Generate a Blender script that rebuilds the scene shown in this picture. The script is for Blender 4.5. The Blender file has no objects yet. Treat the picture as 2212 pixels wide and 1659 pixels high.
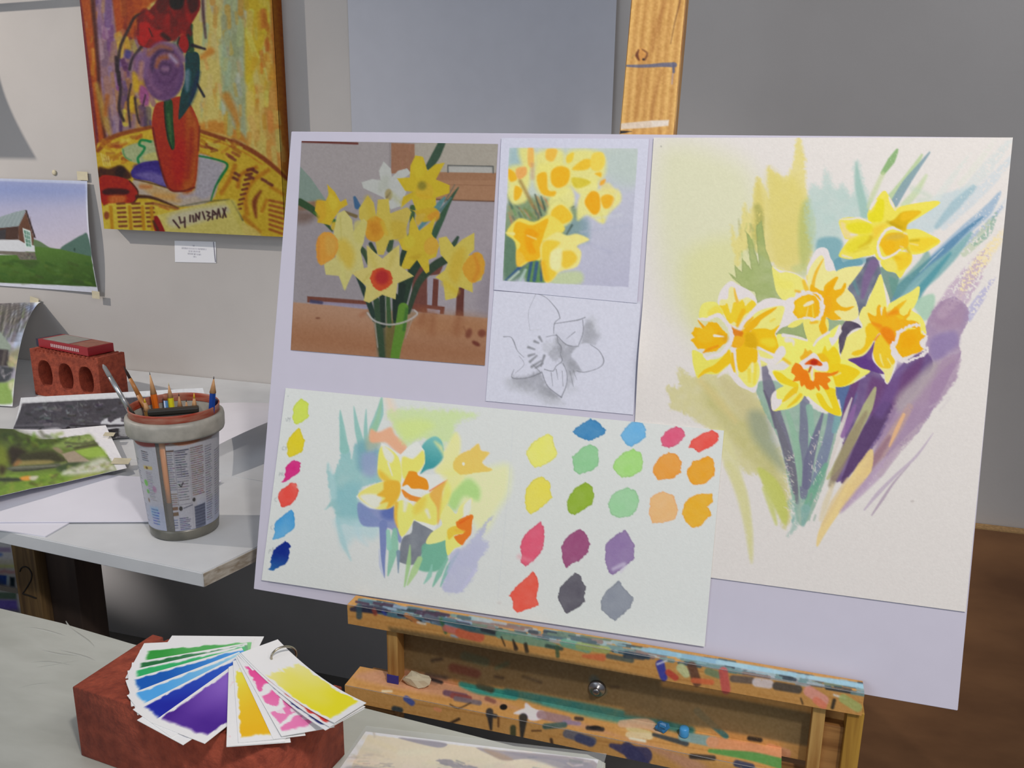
import bpy, bmesh, math, random
import numpy as np
from mathutils import Vector, Matrix

# ------------------------------------------------------------------ camera, world, lights, exposure
C = bpy.context.scene.collection
SC = bpy.context.scene
ZC = 1.30                                   # camera height above the floor (m)
F, CX, CY = 1900.0, 1106.0, 829.5           # focal length in pixels of the 2212 x 1659 frame
_dn = np.array([-0.01241423, 0.96545077, 0.26028966]); _dn /= np.linalg.norm(_dn)
_xr = np.array([6553.5, 578.6, -1900.0]); _xr -= _dn * (_xr @ _dn); _xr /= np.linalg.norm(_xr)
RM = np.array([_xr, np.cross(-_dn, _xr), -_dn])          # camera axes (right, down, forward) -> world
cam_d = bpy.data.cameras.new('camera')
cam = bpy.data.objects.new('camera', cam_d); C.objects.link(cam)
cam_d.sensor_fit = 'HORIZONTAL'; cam_d.sensor_width = 36.0; cam_d.lens = 36.0 * F / 2212.0
cam_d.clip_start = 0.02; cam_d.clip_end = 60
_m = Matrix([[RM[i, 0], -RM[i, 1], -RM[i, 2]] for i in range(3)]).to_4x4()
_m.translation = (0, 0, ZC)
cam.matrix_world = _m
SC.camera = cam

w = bpy.data.worlds.new('room_light'); SC.world = w; w.use_nodes = True
w.node_tree.nodes['Background'].inputs['Color'].default_value = (0.80, 0.86, 1.0, 1)
w.node_tree.nodes['Background'].inputs['Strength'].default_value = 0.30

def lamp(name, kind, loc, target, energy, color, **kw):
    d = bpy.data.lights.new(name, kind); d.energy = energy; d.color = color
    for k, v in kw.items(): setattr(d, k, v)
    o = bpy.data.objects.new(name, d); C.objects.link(o)
    o.location = loc
    o.rotation_euler = (Vector(target) - Vector(loc)).to_track_quat('-Z', 'Y').to_euler()
    return o
# warm gallery spot high on the left, washing the picture wall
lamp('gallery_spot', 'SPOT', (-2.75, 0.55, 2.28), (-1.36, 1.75, 0.58), 106, (1.0, 0.89, 0.79), spot_size=math.radians(66), spot_blend=0.75, shadow_soft_size=0.02)
# ceiling fluorescents above the easel
lamp('ceiling_tube', 'AREA', (1.05, -0.25, 2.60), (-0.1, 0.95, 0.95), 13, (1.0, 0.92, 0.86), shape='RECTANGLE', size=1.3, size_y=0.25)
# added warm spot, its cone shaped to light the board more than the wall
lamp('easel_fill_spot', 'SPOT', (0.60, -0.35, 2.55), (-0.17, 0.95, 0.95), 76, (1.0, 0.93, 0.87), spot_size=math.radians(42), spot_blend=0.5, shadow_soft_size=0.06)
# daylight from the room behind the camera
lamp('room_window', 'AREA', (-1.6, -2.3, 2.1), (-0.5, 1.0, 0.9), 18, (0.84, 0.92, 1.0), shape='RECTANGLE', size=1.6, size_y=1.3)
# added fill spot, brightening the wall under the shelf from the left
lamp('under_shelf_fill', 'SPOT', (-2.45, 1.43, 0.62), (-1.84, 1.75, 0.28), 60, (1.0, 0.95, 0.94), spot_size=math.radians(15), spot_blend=0.4, shadow_soft_size=0.05)
vs = SC.view_settings
vs.view_transform = 'Standard'; vs.look = 'None'; vs.exposure = 0.0; vs.gamma = 1.0; vs.use_curve_mapping = False

# ------------------------------------------------------------------ photograph geometry -> room geometry
def ray(p):
    return RM @ np.array([p[0] - CX, p[1] - CY, F])
def onz(p, z):                               # point seen at p on the horizontal plane z (world)
    r = ray(p); v = r * ((z - ZC) / r[2]); return np.array([v[0], v[1], z])
def ony(p, y):                               # point seen at p on the upright plane y, parallel to the wall
    r = ray(p); v = r * (y / r[1]); return np.array([v[0], y, v[2] + ZC])
def onplane(p, o, n):
    r = ray(p); o = np.asarray(o, float) - (0, 0, ZC); t = (o @ n) / (r @ n); v = r * t; return v + (0, 0, ZC)
def px(P):
    P = np.asarray(P, float) - (0, 0, ZC); c = P @ RM
    return np.stack([c[..., 0] / c[..., 2] * F + CX, c[..., 1] / c[..., 2] * F + CY], -1)
Z = lambda rel: ZC + rel

# ------------------------------------------------------------------ object helpers
def obj(name, me, m=None, parent=None):
    o = bpy.data.objects.new(name, me); C.objects.link(o)
    if m is not None:
        me.materials.clear(); me.materials.append(m)
    if parent is not None: o.parent = parent
    return o
def tag(o, label, cat, group=None):
    o['label'] = label; o['category'] = cat
    if group: o['group'] = group
    return o
def thing(name, label, cat, loc=(0, 0, 0), rot=0.0, group=None):
    o = bpy.data.objects.new(name, None); C.objects.link(o)
    o.empty_display_size = 0.02
    o.location = loc; o.rotation_euler = (0, 0, rot)
    return tag(o, label, cat, group)
def bmesh_done(bm, name='m', smooth=False):
    me = bpy.data.meshes.new(name); bm.normal_update(); bm.to_mesh(me); bm.free()
    if smooth:
        for p in me.polygons: p.use_smooth = True
    return me
def box(lo, hi, bev=0.0, seg=2, bm=None):
    b = bm or bmesh.new()
    r = bmesh.ops.create_cube(b, size=1.0)
    lo, hi = Vector(lo), Vector(hi)
    for v in r['verts']:
        v.co = Vector(((lo[i] + hi[i]) / 2 + v.co[i] * (hi[i] - lo[i]) for i in range(3)))
    if bev:
        es = {e for v in r['verts'] for e in v.link_edges}
        bmesh.ops.bevel(b, geom=list(es), offset=bev, segments=seg, affect='EDGES', profile=0.6)
    return b
def boxm(lo, hi, bev=0.0, seg=2):
    return bmesh_done(box(lo, hi, bev, seg))
def hexa(p8, bev=0.0):                        # eight corners: bottom ring then top ring
    b = bmesh.new(); v = [b.verts.new(tuple(q)) for q in p8]
    for f in ((3, 2, 1, 0), (4, 5, 6, 7), (0, 1, 5, 4), (1, 2, 6, 5), (2, 3, 7, 6), (3, 0, 4, 7)):
        b.faces.new([v[i] for i in f])
    bmesh.ops.recalc_face_normals(b, faces=b.faces)
    if bev: bmesh.ops.bevel(b, geom=list(b.edges), offset=bev, segments=2, affect='EDGES')
    return bmesh_done(b)
def lathe(prof, n=48, a0=0.0, a1=2 * math.pi):
    b = bmesh.new(); full = abs(a1 - a0 - 2 * math.pi) < 1e-6; rings = []
    k = n if full else n + 1
    for i in range(k):
        a = a0 + (a1 - a0) * i / n
        rings.append([b.verts.new((r * math.cos(a), r * math.sin(a), z)) for r, z in prof])
    for i in range(n):
        A, B = rings[i], rings[(i + 1) % k]
        for j in range(len(prof) - 1): b.faces.new((A[j], B[j], B[j + 1], A[j + 1]))
    bmesh.ops.remove_doubles(b, verts=b.verts, dist=1e-6)
    bmesh.ops.recalc_face_normals(b, faces=b.faces)
    return bmesh_done(b, smooth=True)
def rod(prof, n=14):                          # solid of revolution along z from (radius, z) pairs, capped
    p = [(1e-5, prof[0][1])] + list(prof) + [(1e-5, prof[-1][1])]
    return lathe(p, n)
def hexrod(r, z0, z1, n=6):
    b = bmesh.new()
    bmesh.ops.create_cone(b, cap_ends=True, segments=n, radius1=r, radius2=r, depth=z1 - z0)
    bmesh.ops.translate(b, verts=b.verts, vec=(0, 0, (z0 + z1) / 2))
    return bmesh_done(b)
def tube(pts, r, n=8, closed=False):
    b = bmesh.new(); rings = []; P = [Vector(p) for p in pts]; N = len(P)
    rr = r if hasattr(r, '__len__') else [r] * N
    for i in range(N):
        t = (P[(i + 1) % N] - P[i - 1]) if closed else (P[min(i + 1, N - 1)] - P[max(i - 1, 0)])
        t.normalize(); u = t.orthogonal() if i == 0 else (u - t * u.dot(t)); u.normalize(); v = t.cross(u)
        rings.append([b.verts.new(P[i] + (u * math.cos(2 * math.pi * k / n) + v * math.sin(2 * math.pi * k / n)) * rr[i]) for k in range(n)])
    for i in range(N if closed else N - 1):
        A, B = rings[i], rings[(i + 1) % N]
        for k in range(n): b.faces.new((A[k], A[(k + 1) % n], B[(k + 1) % n], B[k]))
    if not closed:
        b.faces.new(rings[0]); b.faces.new(rings[-1])
    bmesh.ops.recalc_face_normals(b, faces=b.faces)
    return bmesh_done(b, smooth=True)
def orient(o, base, tip):                     # put a rod modelled along +z from base towards tip
    d = Vector(tip) - Vector(base)
    o.location = base; o.rotation_euler = d.to_track_quat('Z', 'Y').to_euler()
    return d.length

# ------------------------------------------------------------------ materials
def lin(c):
    c = np.asarray(c, float) / 255.0
    return np.where(c <= 0.04045, c / 12.92, ((c + 0.055) / 1.055) ** 2.4)
def nodes(name):
    m = bpy.data.materials.new(name); m.use_nodes = True
    nt = m.node_tree; return m, nt, nt.nodes['Principled BSDF']
def plain(name, rgb, rough=0.6, metal=0.0, noise=0.0, scale=40.0, bump=0.0, bscale=200.0, stretch=(1, 1, 1), rgb2=None, spec=0.5):
    m, nt, b = nodes(name); c = tuple(lin(rgb)) + (1,)
    b.inputs['Base Color'].default_value = c; b.inputs['Roughness'].default_value = rough; b.inputs['Metallic'].default_value = metal
    b.inputs['Specular IOR Level'].default_value = spec
    tc = nt.nodes.new('ShaderNodeTexCoord'); mp = nt.nodes.new('ShaderNodeMapping'); mp.inputs['Scale'].default_value = stretch
    nt.links.new(tc.outputs['Object'], mp.inputs['Vector'])
    if noise:
        n = nt.nodes.new('ShaderNodeTexNoise'); n.inputs['Scale'].default_value = scale; n.inputs['Detail'].default_value = 5
        nt.links.new(mp.outputs['Vector'], n.inputs['Vector'])
        r = nt.nodes.new('ShaderNodeValToRGB')
        c1 = np.array(c[:3]) * (1 - noise); c2 = np.minimum(np.array(c[:3]) * (1 + noise), 1) if rgb2 is None else lin(rgb2)
        r.color_ramp.elements[0].color = tuple(c1) + (1,); r.color_ramp.elements[1].color = tuple(c2) + (1,)
        r.color_ramp.elements[0].position = 0.32; r.color_ramp.elements[1].position = 0.68
        nt.links.new(n.outputs['Fac'], r.inputs['Fac']); nt.links.new(r.outputs['Color'], b.inputs['Base Color'])
    if bump:
        n2 = nt.nodes.new('ShaderNodeTexNoise'); n2.inputs['Scale'].default_value = bscale; n2.inputs['Detail'].default_value = 4
        nt.links.new(mp.outputs['Vector'], n2.inputs['Vector'])
        bp = nt.nodes.new('ShaderNodeBump'); bp.inputs['Strength'].default_value = bump; bp.inputs['Distance'].default_value = 0.002
        nt.links.new(n2.outputs['Fac'], bp.inputs['Height']); nt.links.new(bp.outputs['Normal'], b.inputs['Normal'])
    return m
def wood(name, light, dark, scale=18.0, axis='Z', rough=0.55, knots=True):
    m, nt, b = nodes(name); b.inputs['Roughness'].default_value = rough
    tc = nt.nodes.new('ShaderNodeTexCoord'); mp = nt.nodes.new('ShaderNodeMapping')
    s = [9.0, 9.0, 9.0]; s['XYZ'.index(axis)] = 0.55; mp.inputs['Scale'].default_value = s
    nt.links.new(tc.outputs['Object'], mp.inputs['Vector'])
    n = nt.nodes.new('ShaderNodeTexNoise'); n.inputs['Scale'].default_value = scale; n.inputs['Detail'].default_value = 6; n.inputs['Distortion'].default_value = 0.6
    nt.links.new(mp.outputs['Vector'], n.inputs['Vector'])
    r = nt.nodes.new('ShaderNodeValToRGB'); e = r.color_ramp.elements
    e[0].color = tuple(lin(dark)) + (1,); e[1].color = tuple(lin(light)) + (1,); e[0].position = 0.36; e[1].position = 0.60
    nt.links.new(n.outputs['Fac'], r.inputs['Fac']); nt.links.new(r.outputs['Color'], b.inputs['Base Color'])
    bp = nt.nodes.new('ShaderNodeBump'); bp.inputs['Strength'].default_value = 0.15; bp.inputs['Distance'].default_value = 0.001
    nt.links.new(n.outputs['Fac'], bp.inputs['Height']); nt.links.new(bp.outputs['Normal'], b.inputs['Normal'])
    return m
def print_mat(name, rough=0.75, bump=0.0, bscale=350.0, spec=0.3):    # ink and paint carried by the sheet's own colour layer
    m, nt, b = nodes(name); b.inputs['Roughness'].default_value = rough; b.inputs['Specular IOR Level'].default_value = spec
    a = nt.nodes.new('ShaderNodeAttribute'); a.attribute_name = 'paint'
    nt.links.new(a.outputs['Color'], b.inputs['Base Color'])
    if bump:
        tc = nt.nodes.new('ShaderNodeTexCoord')
        n = nt.nodes.new('ShaderNodeTexNoise'); n.inputs['Scale'].default_value = bscale; n.inputs['Detail'].default_value = 3
        nt.links.new(tc.outputs['Object'], n.inputs['Vector'])
        bp = nt.nodes.new('ShaderNodeBump'); bp.inputs['Strength'].default_value = bump; bp.inputs['Distance'].default_value = 0.001
        nt.links.new(n.outputs['Fac'], bp.inputs['Height']); nt.links.new(bp.outputs['Normal'], b.inputs['Normal'])
    return m

# ------------------------------------------------------------------ painter: washes, strokes and pencil lines on a sheet
_rng = np.random.default_rng(7)
def _value_noise(n, cell, seed):
    g = np.random.default_rng(seed).random((n // cell + 1, n // cell + 1)); g[-1] = g[0]; g[:, -1] = g[:, 0]
    t = np.arange(n) / cell; i = t.astype(int); f = t - i; f = f * f * (3 - 2 * f)
    a = g[i][:, i] * (1 - f)[None] + g[i][:, i + 1] * f[None]
    b = g[i + 1][:, i] * (1 - f)[None] + g[i + 1][:, i + 1] * f[None]
    return a * (1 - f)[:, None] + b * f[:, None]
NOISE = {c: _value_noise(1024, c, c * 3 + 1) for c in (2, 4, 8, 16, 32, 64)}
def nz(x, y, c, off=0):
    return NOISE[c][(y.astype(int) + off * 131) % 1024, (x.astype(int) + off * 57) % 1024]
def P(s):
    return np.array([[float(a) for a in q.split(',')] for q in s.split()])
def spline(p, closed=True, k=5):
    n = len(p); out = []
    for i in range(n if closed else n - 1):
        a, b, c, d = (p[(i + j) % n] if closed else p[min(max(i + j, 0), n - 1)] for j in (-1, 0, 1, 2))
        for t in np.arange(k) / k:
            out.append(0.5 * ((2 * b) + (-a + c) * t + (2 * a - 5 * b + 4 * c - d) * t * t + (-a + 3 * b - 3 * c + d) * t ** 3))
    if not closed: out.append(p[-1])
    return np.array(out)

class Art:
    """A raster of paint, in the pixel grid of the traced photograph; sheets take their colours from it."""
    def __init__(s, x0, y0, x1, y1, paper, sc=1.0):
        s.x0, s.y0, s.sc = x0, y0, sc
        s.h, s.w = int((y1 - y0) * sc) + 1, int((x1 - x0) * sc) + 1
        s.a = np.empty((s.h, s.w, 3)); s.a[:] = np.asarray(paper, float)
        s.fr = (0.0, 0.0, 1.0); s.seed = 0
    def frame(s, fx=0.0, fy=0.0, fs=1.0):
        s.fr = (fx, fy, fs); return s
    def _in(s, p):
        p = P(p) if isinstance(p, str) else np.asarray(p, float)
        fx, fy, fs = s.fr
        return (p / fs + (fx - s.x0, fy - s.y0)) * s.sc
    def _grid(s, lo, hi):
        i0, i1 = max(int(lo[0]), 0), min(int(hi[0]) + 2, s.w)
        j0, j1 = max(int(lo[1]), 0), min(int(hi[1]) + 2, s.h)
        if i1 <= i0 or j1 <= j0: return None
        st = 1 if (i1 - i0) * (j1 - j0) < 90000 else 2
        X, Y = np.meshgrid(np.arange(i0, i1, st), np.arange(j0, j1, st))
        return i0, i1, j0, j1, st, X.astype(float), Y.astype(float)
    def _put(s, m, col, g, op, dry, var, col2=None, gt=None):
        i0, i1, j0, j1, st, X, Y = g
        if st > 1:
            m = np.repeat(np.repeat(m, st, 0), st, 1)[:j1 - j0, :i1 - i0]
            if gt is not None: gt = np.repeat(np.repeat(gt, st, 0), st, 1)[:j1 - j0, :i1 - i0]
            X, Y = np.meshgrid(np.arange(i0, i1), np.arange(j0, j1))
        if isinstance(dry, np.ndarray):
            if st > 1: dry = np.repeat(np.repeat(dry, st, 0), st, 1)[:j1 - j0, :i1 - i0]
            t = 0.55 * nz(X, Y, 4, s.seed) + 0.45 * nz(X, Y, 2, s.seed + 3)
            m = m * np.clip((t - dry * 0.72) / 0.14 + 0.5, 0, 1)
        elif dry:
            t = 0.6 * nz(X, Y, 4, s.seed) + 0.4 * nz(X, Y, 2, s.seed + 3)
            m = m * np.clip((t - dry * 0.62) / 0.16 + 0.5, 0, 1)
        if var:
            m = m * (1 - var * nz(X, Y, 16, s.seed) - var * 0.5 * nz(X, Y, 8, s.seed + 5))
        m = (m * op)[..., None]
        c = np.asarray(col, float)
        if col2 is not None: c = c * (1 - gt[..., None]) + np.asarray(col2, float) * gt[..., None]
        v = s.a[j0:j1, i0:i1]
        s.a[j0:j1, i0:i1] = v * (1 - m) + c * m
    def fill(s, p, col, op=1.0, soft=0.8, rough=0.0, smooth=True, dry=0.0, var=0.0, edge=0.0, to=None, line=None, k=4):
        s.seed += 1
        q = s._in(p)
        if smooth and len(q) > 2: q = spline(q, True, k)
        mg = soft + rough * 1.5 + 2
        g = s._grid(q.min(0) - mg, q.max(0) + mg)
        if g is None: return s
        X, Y = g[5], g[6]
        if rough:
            xx = X + (nz(X, Y, 4, s.seed) - .5) * 2 * rough + (nz(X, Y, 16, s.seed) - .5) * 2 * rough
            yy = Y + (nz(X, Y, 4, s.seed + 9) - .5) * 2 * rough + (nz(X, Y, 16, s.seed + 4) - .5) * 2 * rough
        else: xx, yy = X, Y
        d2 = np.full(X.shape, 1e9); ins = np.zeros(X.shape, bool)
        for a, b in zip(q, np.roll(q, -1, 0)):
            e = b - a; L = e @ e
            if L < 1e-9: continue
            wx, wy = xx - a[0], yy - a[1]
            t = np.clip((wx * e[0] + wy * e[1]) / L, 0, 1)
            d2 = np.minimum(d2, (wx - t * e[0]) ** 2 + (wy - t * e[1]) ** 2)
            if a[1] != b[1]:
                ins ^= ((a[1] > yy) != (b[1] > yy)) & (xx < a[0] + (yy - a[1]) * e[0] / e[1])
        d = np.sqrt(d2); sd = np.where(ins, d, -d)
        m = np.clip(sd / (2 * soft) + 0.5, 0, 1); m = m * m * (3 - 2 * m)
        gt = None
        if to is not None:
            a, b = s._in(line); e = b - a
            gt = np.clip(((X - a[0]) * e[0] + (Y - a[1]) * e[1]) / (e @ e), 0, 1)
        s._put(m, col, g, op, dry, var, to, gt)
        if edge:
            r = np.clip(1 - np.abs(sd - 1.2) / 1.6, 0, 1)
            s._put(r, np.asarray(col, float) * 0.72, g, edge, 0, 0)
        return s
    def stroke(s, p, wd, col, op=1.0, soft=0.8, dry=0.0, var=0.0, rough=0.0, to=None, smooth=True):
        s.seed += 1
        q = s._in(p); n = len(q)
        ww = np.asarray(wd if hasattr(wd, '__len__') else [wd] * n, float) / s.fr[2] * s.sc / 2
        tt = np.linspace(0, 1, n)
        if smooth and n > 2:
            q2 = spline(q, False, 5); t2 = np.linspace(0, 1, len(q2))
        else: q2, t2 = q, tt
        ww = np.interp(t2, np.linspace(0, 1, len(ww)), ww)
        mg = ww.max() + soft + rough + 2
        g = s._grid(q2.min(0) - mg, q2.max(0) + mg)
        if g is None: return s
        X, Y = g[5], g[6]
        if rough:
            xx = X + (nz(X, Y, 4, s.seed) - .5) * 2 * rough; yy = Y + (nz(X, Y, 4, s.seed + 9) - .5) * 2 * rough
        else: xx, yy = X, Y
        best = np.full(X.shape, -1e9); gt = np.zeros(X.shape)
        for i in range(len(q2) - 1):
            a, b = q2[i], q2[i + 1]; e = b - a; L = e @ e + 1e-9
            wx, wy = xx - a[0], yy - a[1]
            t = np.clip((wx * e[0] + wy * e[1]) / L, 0, 1)
            sd = (ww[i] * (1 - t) + ww[i + 1] * t) - np.sqrt((wx - t * e[0]) ** 2 + (wy - t * e[1]) ** 2)
            u = sd > best
            best = np.where(u, sd, best)
            if to is not None or isinstance(dry, tuple): gt = np.where(u, t2[i] * (1 - t) + t2[i + 1] * t, gt)
        m = np.clip(best / (2 * soft) + 0.5, 0, 1)
        if isinstance(dry, tuple): dry = dry[0] + (dry[1] - dry[0]) * gt
        s._put(m, col, g, op, dry, var, to, gt if to is not None else None)
        return s
    def blob(s, x, y, rx, ry, col, op=1.0, soft=0.8, ang=0.0, **kw):
        t = np.linspace(0, 2 * np.pi, 14, endpoint=False); ca, sa = math.cos(ang), math.sin(ang)
        p = np.stack([x + rx * np.cos(t) * ca - ry * np.sin(t) * sa, y + rx * np.cos(t) * sa + ry * np.sin(t) * ca], 1)
        return s.fill(p, col, op, soft, k=2, **kw)
    def dabs(s, region, n, cols, size, seed, ang=0.0, asp=2.5, op=0.8, soft=1.0, jit=0.5):
        """many short brush dabs inside a region (xmin, ymin, xmax, ymax)"""
        r = np.random.default_rng(seed)
        for _ in range(n):
            x, y = r.uniform(region[0], region[2]), r.uniform(region[1], region[3])
            a = ang + r.normal(0, jit); L = size * r.uniform(.5, 1.5)
            c = np.array(cols[r.integers(len(cols))]) + r.normal(0, 6, 3)
            d = np.array([math.cos(a), math.sin(a)]) * L * asp / 2
            s.stroke(np.array([[x, y] - d, [x, y] + d]), L, c, op * r.uniform(.5, 1), soft, smooth=False)
        return s
    def grain(s, amt, c=2):
        Y, X = np.mgrid[0:s.h, 0:s.w]
        s.a += ((nz(X, Y, c, 1) - .5) * amt + (nz(X, Y, 4, 2) - .5) * amt)[..., None]
        return s
    def sample(s, q):
        x = np.clip((q[..., 0] - s.x0) * s.sc, 0, s.w - 1.001); y = np.clip((q[..., 1] - s.y0) * s.sc, 0, s.h - 1.001)
        i, j = x.astype(int), y.astype(int); fx, fy = (x - i)[..., None], (y - j)[..., None]
        A = s.a
        return (A[j, i] * (1 - fx) + A[j, i + 1] * fx) * (1 - fy) + (A[j + 1, i] * (1 - fx) + A[j + 1, i + 1] * fx) * fy

def pigment(rgb, white, alb=0.78, gam=1.0):            # photographed colour -> reflectance, given what white paper looks like there
    return np.clip((lin(np.clip(rgb, 0, 255)) / lin(white)) ** gam * alb, 0.008, 0.92)

def homography(dst):                          # unit square (0,0)(1,0)(1,1)(0,1) -> four points
    A = []
    for (U, V), (x, y) in zip(((0, 0), (1, 0), (1, 1), (0, 1)), dst):
        A.append([U, V, 1, 0, 0, 0, -x * U, -x * V, -x]); A.append([0, 0, 0, U, V, 1, -y * U, -y * V, -y])
    return np.linalg.svd(np.array(A))[2][-1].reshape(3, 3)
def hmap(H, U, V):
    q = np.stack([U, V, np.ones_like(U)], -1) @ H.T
    return q[..., :2] / q[..., 2:]

def grid_mesh(name, G, cols=None, thick=0.0, normal=None, edge_rgb=None, back='ngon'):
    """A sheet from an (nv, nu, 3) grid of points; thick > 0 closes it to a slab, colours go into the 'paint' layer."""
    nv, nu = G.shape[:2]; N = nu * nv
    idx = np.arange(N).reshape(nv, nu)
    quads = np.stack([idx[:-1, :-1], idx[1:, :-1], idx[1:, 1:], idx[:-1, 1:]], -1).reshape(-1, 4)
    co = G.reshape(-1, 3); extra = []; starts_tot = [4] * 0
    col = None if cols is None else cols.reshape(-1, 3)
    loops = [quads.ravel()]; tot = [np.full(len(quads), 4)]
    if thick:
        n = np.asarray(normal, float); n /= np.linalg.norm(n)
        ring = np.concatenate([idx[0, :-1], idx[:-1, -1], idx[-1, :0:-1], idx[:0:-1, 0]])
        m = len(ring); r0 = N + np.arange(m); r1 = N + m + np.arange(m)
        co = np.concatenate([co, co[ring], co[ring] - n * thick])
        s_ = np.stack([r0, np.roll(r0, -1), np.roll(r1, -1), r1], -1)
        loops.append(s_.ravel()); tot.append(np.full(m, 4))
        if back == 'ngon':
            loops.append(r1); tot.append(np.array([m]))
        else:
            b0 = len(co); co = np.concatenate([co, G.reshape(-1, 3) - n * thick])
            loops.append((quads[:, ::-1] + b0).ravel()); tot.append(np.full(len(quads), 4))
        if col is not None:
            e = np.tile(np.asarray(edge_rgb if edge_rgb is not None else (.6, .6, .6)), (len(co) - N, 1)); col = np.concatenate([col, e])
    loops = np.concatenate(loops).astype(np.int32); tot = np.concatenate(tot).astype(np.int32)
    me = bpy.data.meshes.new(name)
    me.vertices.add(len(co)); me.vertices.foreach_set('co', co.astype(np.float32).ravel())
    me.loops.add(len(loops)); me.loops.foreach_set('vertex_index', loops)
    me.polygons.add(len(tot)); me.polygons.foreach_set('loop_start', np.concatenate([[0], np.cumsum(tot)[:-1]]).astype(np.int32))
    me.polygons.foreach_set('loop_total', tot)
    me.update(calc_edges=True)
    if col is not None:
        at = me.attributes.new('paint', 'FLOAT_COLOR', 'POINT')
        at.data.foreach_set('color', np.concatenate([col, np.ones((len(col), 1))], 1).astype(np.float32).ravel())
    return me

def sheet(name, c3, art=None, white=(205, 203, 205), alb=0.78, step=2.0, thick=0.0004, mat=None, parent=None, bulge=None, trace=None, side=1, edge=None, smooth=False, gam=1.0):
    """A rectangular sheet: corners TL, TR, BR, BL in the room, colours read from the traced art by homography."""
    c3 = [np.asarray(p, float) for p in c3]
    tr = np.array([px(p) for p in c3]) if trace is None else np.asarray(trace, float)
    wpx = max(np.linalg.norm(tr[1] - tr[0]), np.linalg.norm(tr[2] - tr[3])); hpx = max(np.linalg.norm(tr[3] - tr[0]), np.linalg.norm(tr[2] - tr[1]))
    nu, nv = max(int(wpx / step), 2), max(int(hpx / step), 2)
    U, V = np.meshgrid(np.linspace(0, 1, nu + 1), np.linspace(0, 1, nv + 1))
    u, v = U[..., None], V[..., None]
    G = (c3[0] * (1 - u) + c3[1] * u) * (1 - v) + (c3[3] * (1 - u) + c3[2] * u) * v
    n = np.cross(c3[3] - c3[0], c3[1] - c3[0]); n /= np.linalg.norm(n)
    if bulge is not None: G = G + bulge(U, V)
    cols = None; er = None
    if art is not None:
        cols = pigment(art.sample(hmap(homography(tr), U, V)), white, alb, gam); er = pigment(edge if edge is not None else white, white, alb)
    me = grid_mesh(name, G, cols, thick, n * side, er, 'grid' if bulge is not None else 'ngon')
    if smooth:
        me.polygons.foreach_set('use_smooth', np.ones(len(me.polygons), bool))
    return obj(name, me, mat, parent)
# ------------------------------------------------------------------ what is painted and printed on the sheets (colours as photographed)
PW = (212, 206, 203)                          # watercolour paper

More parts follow.
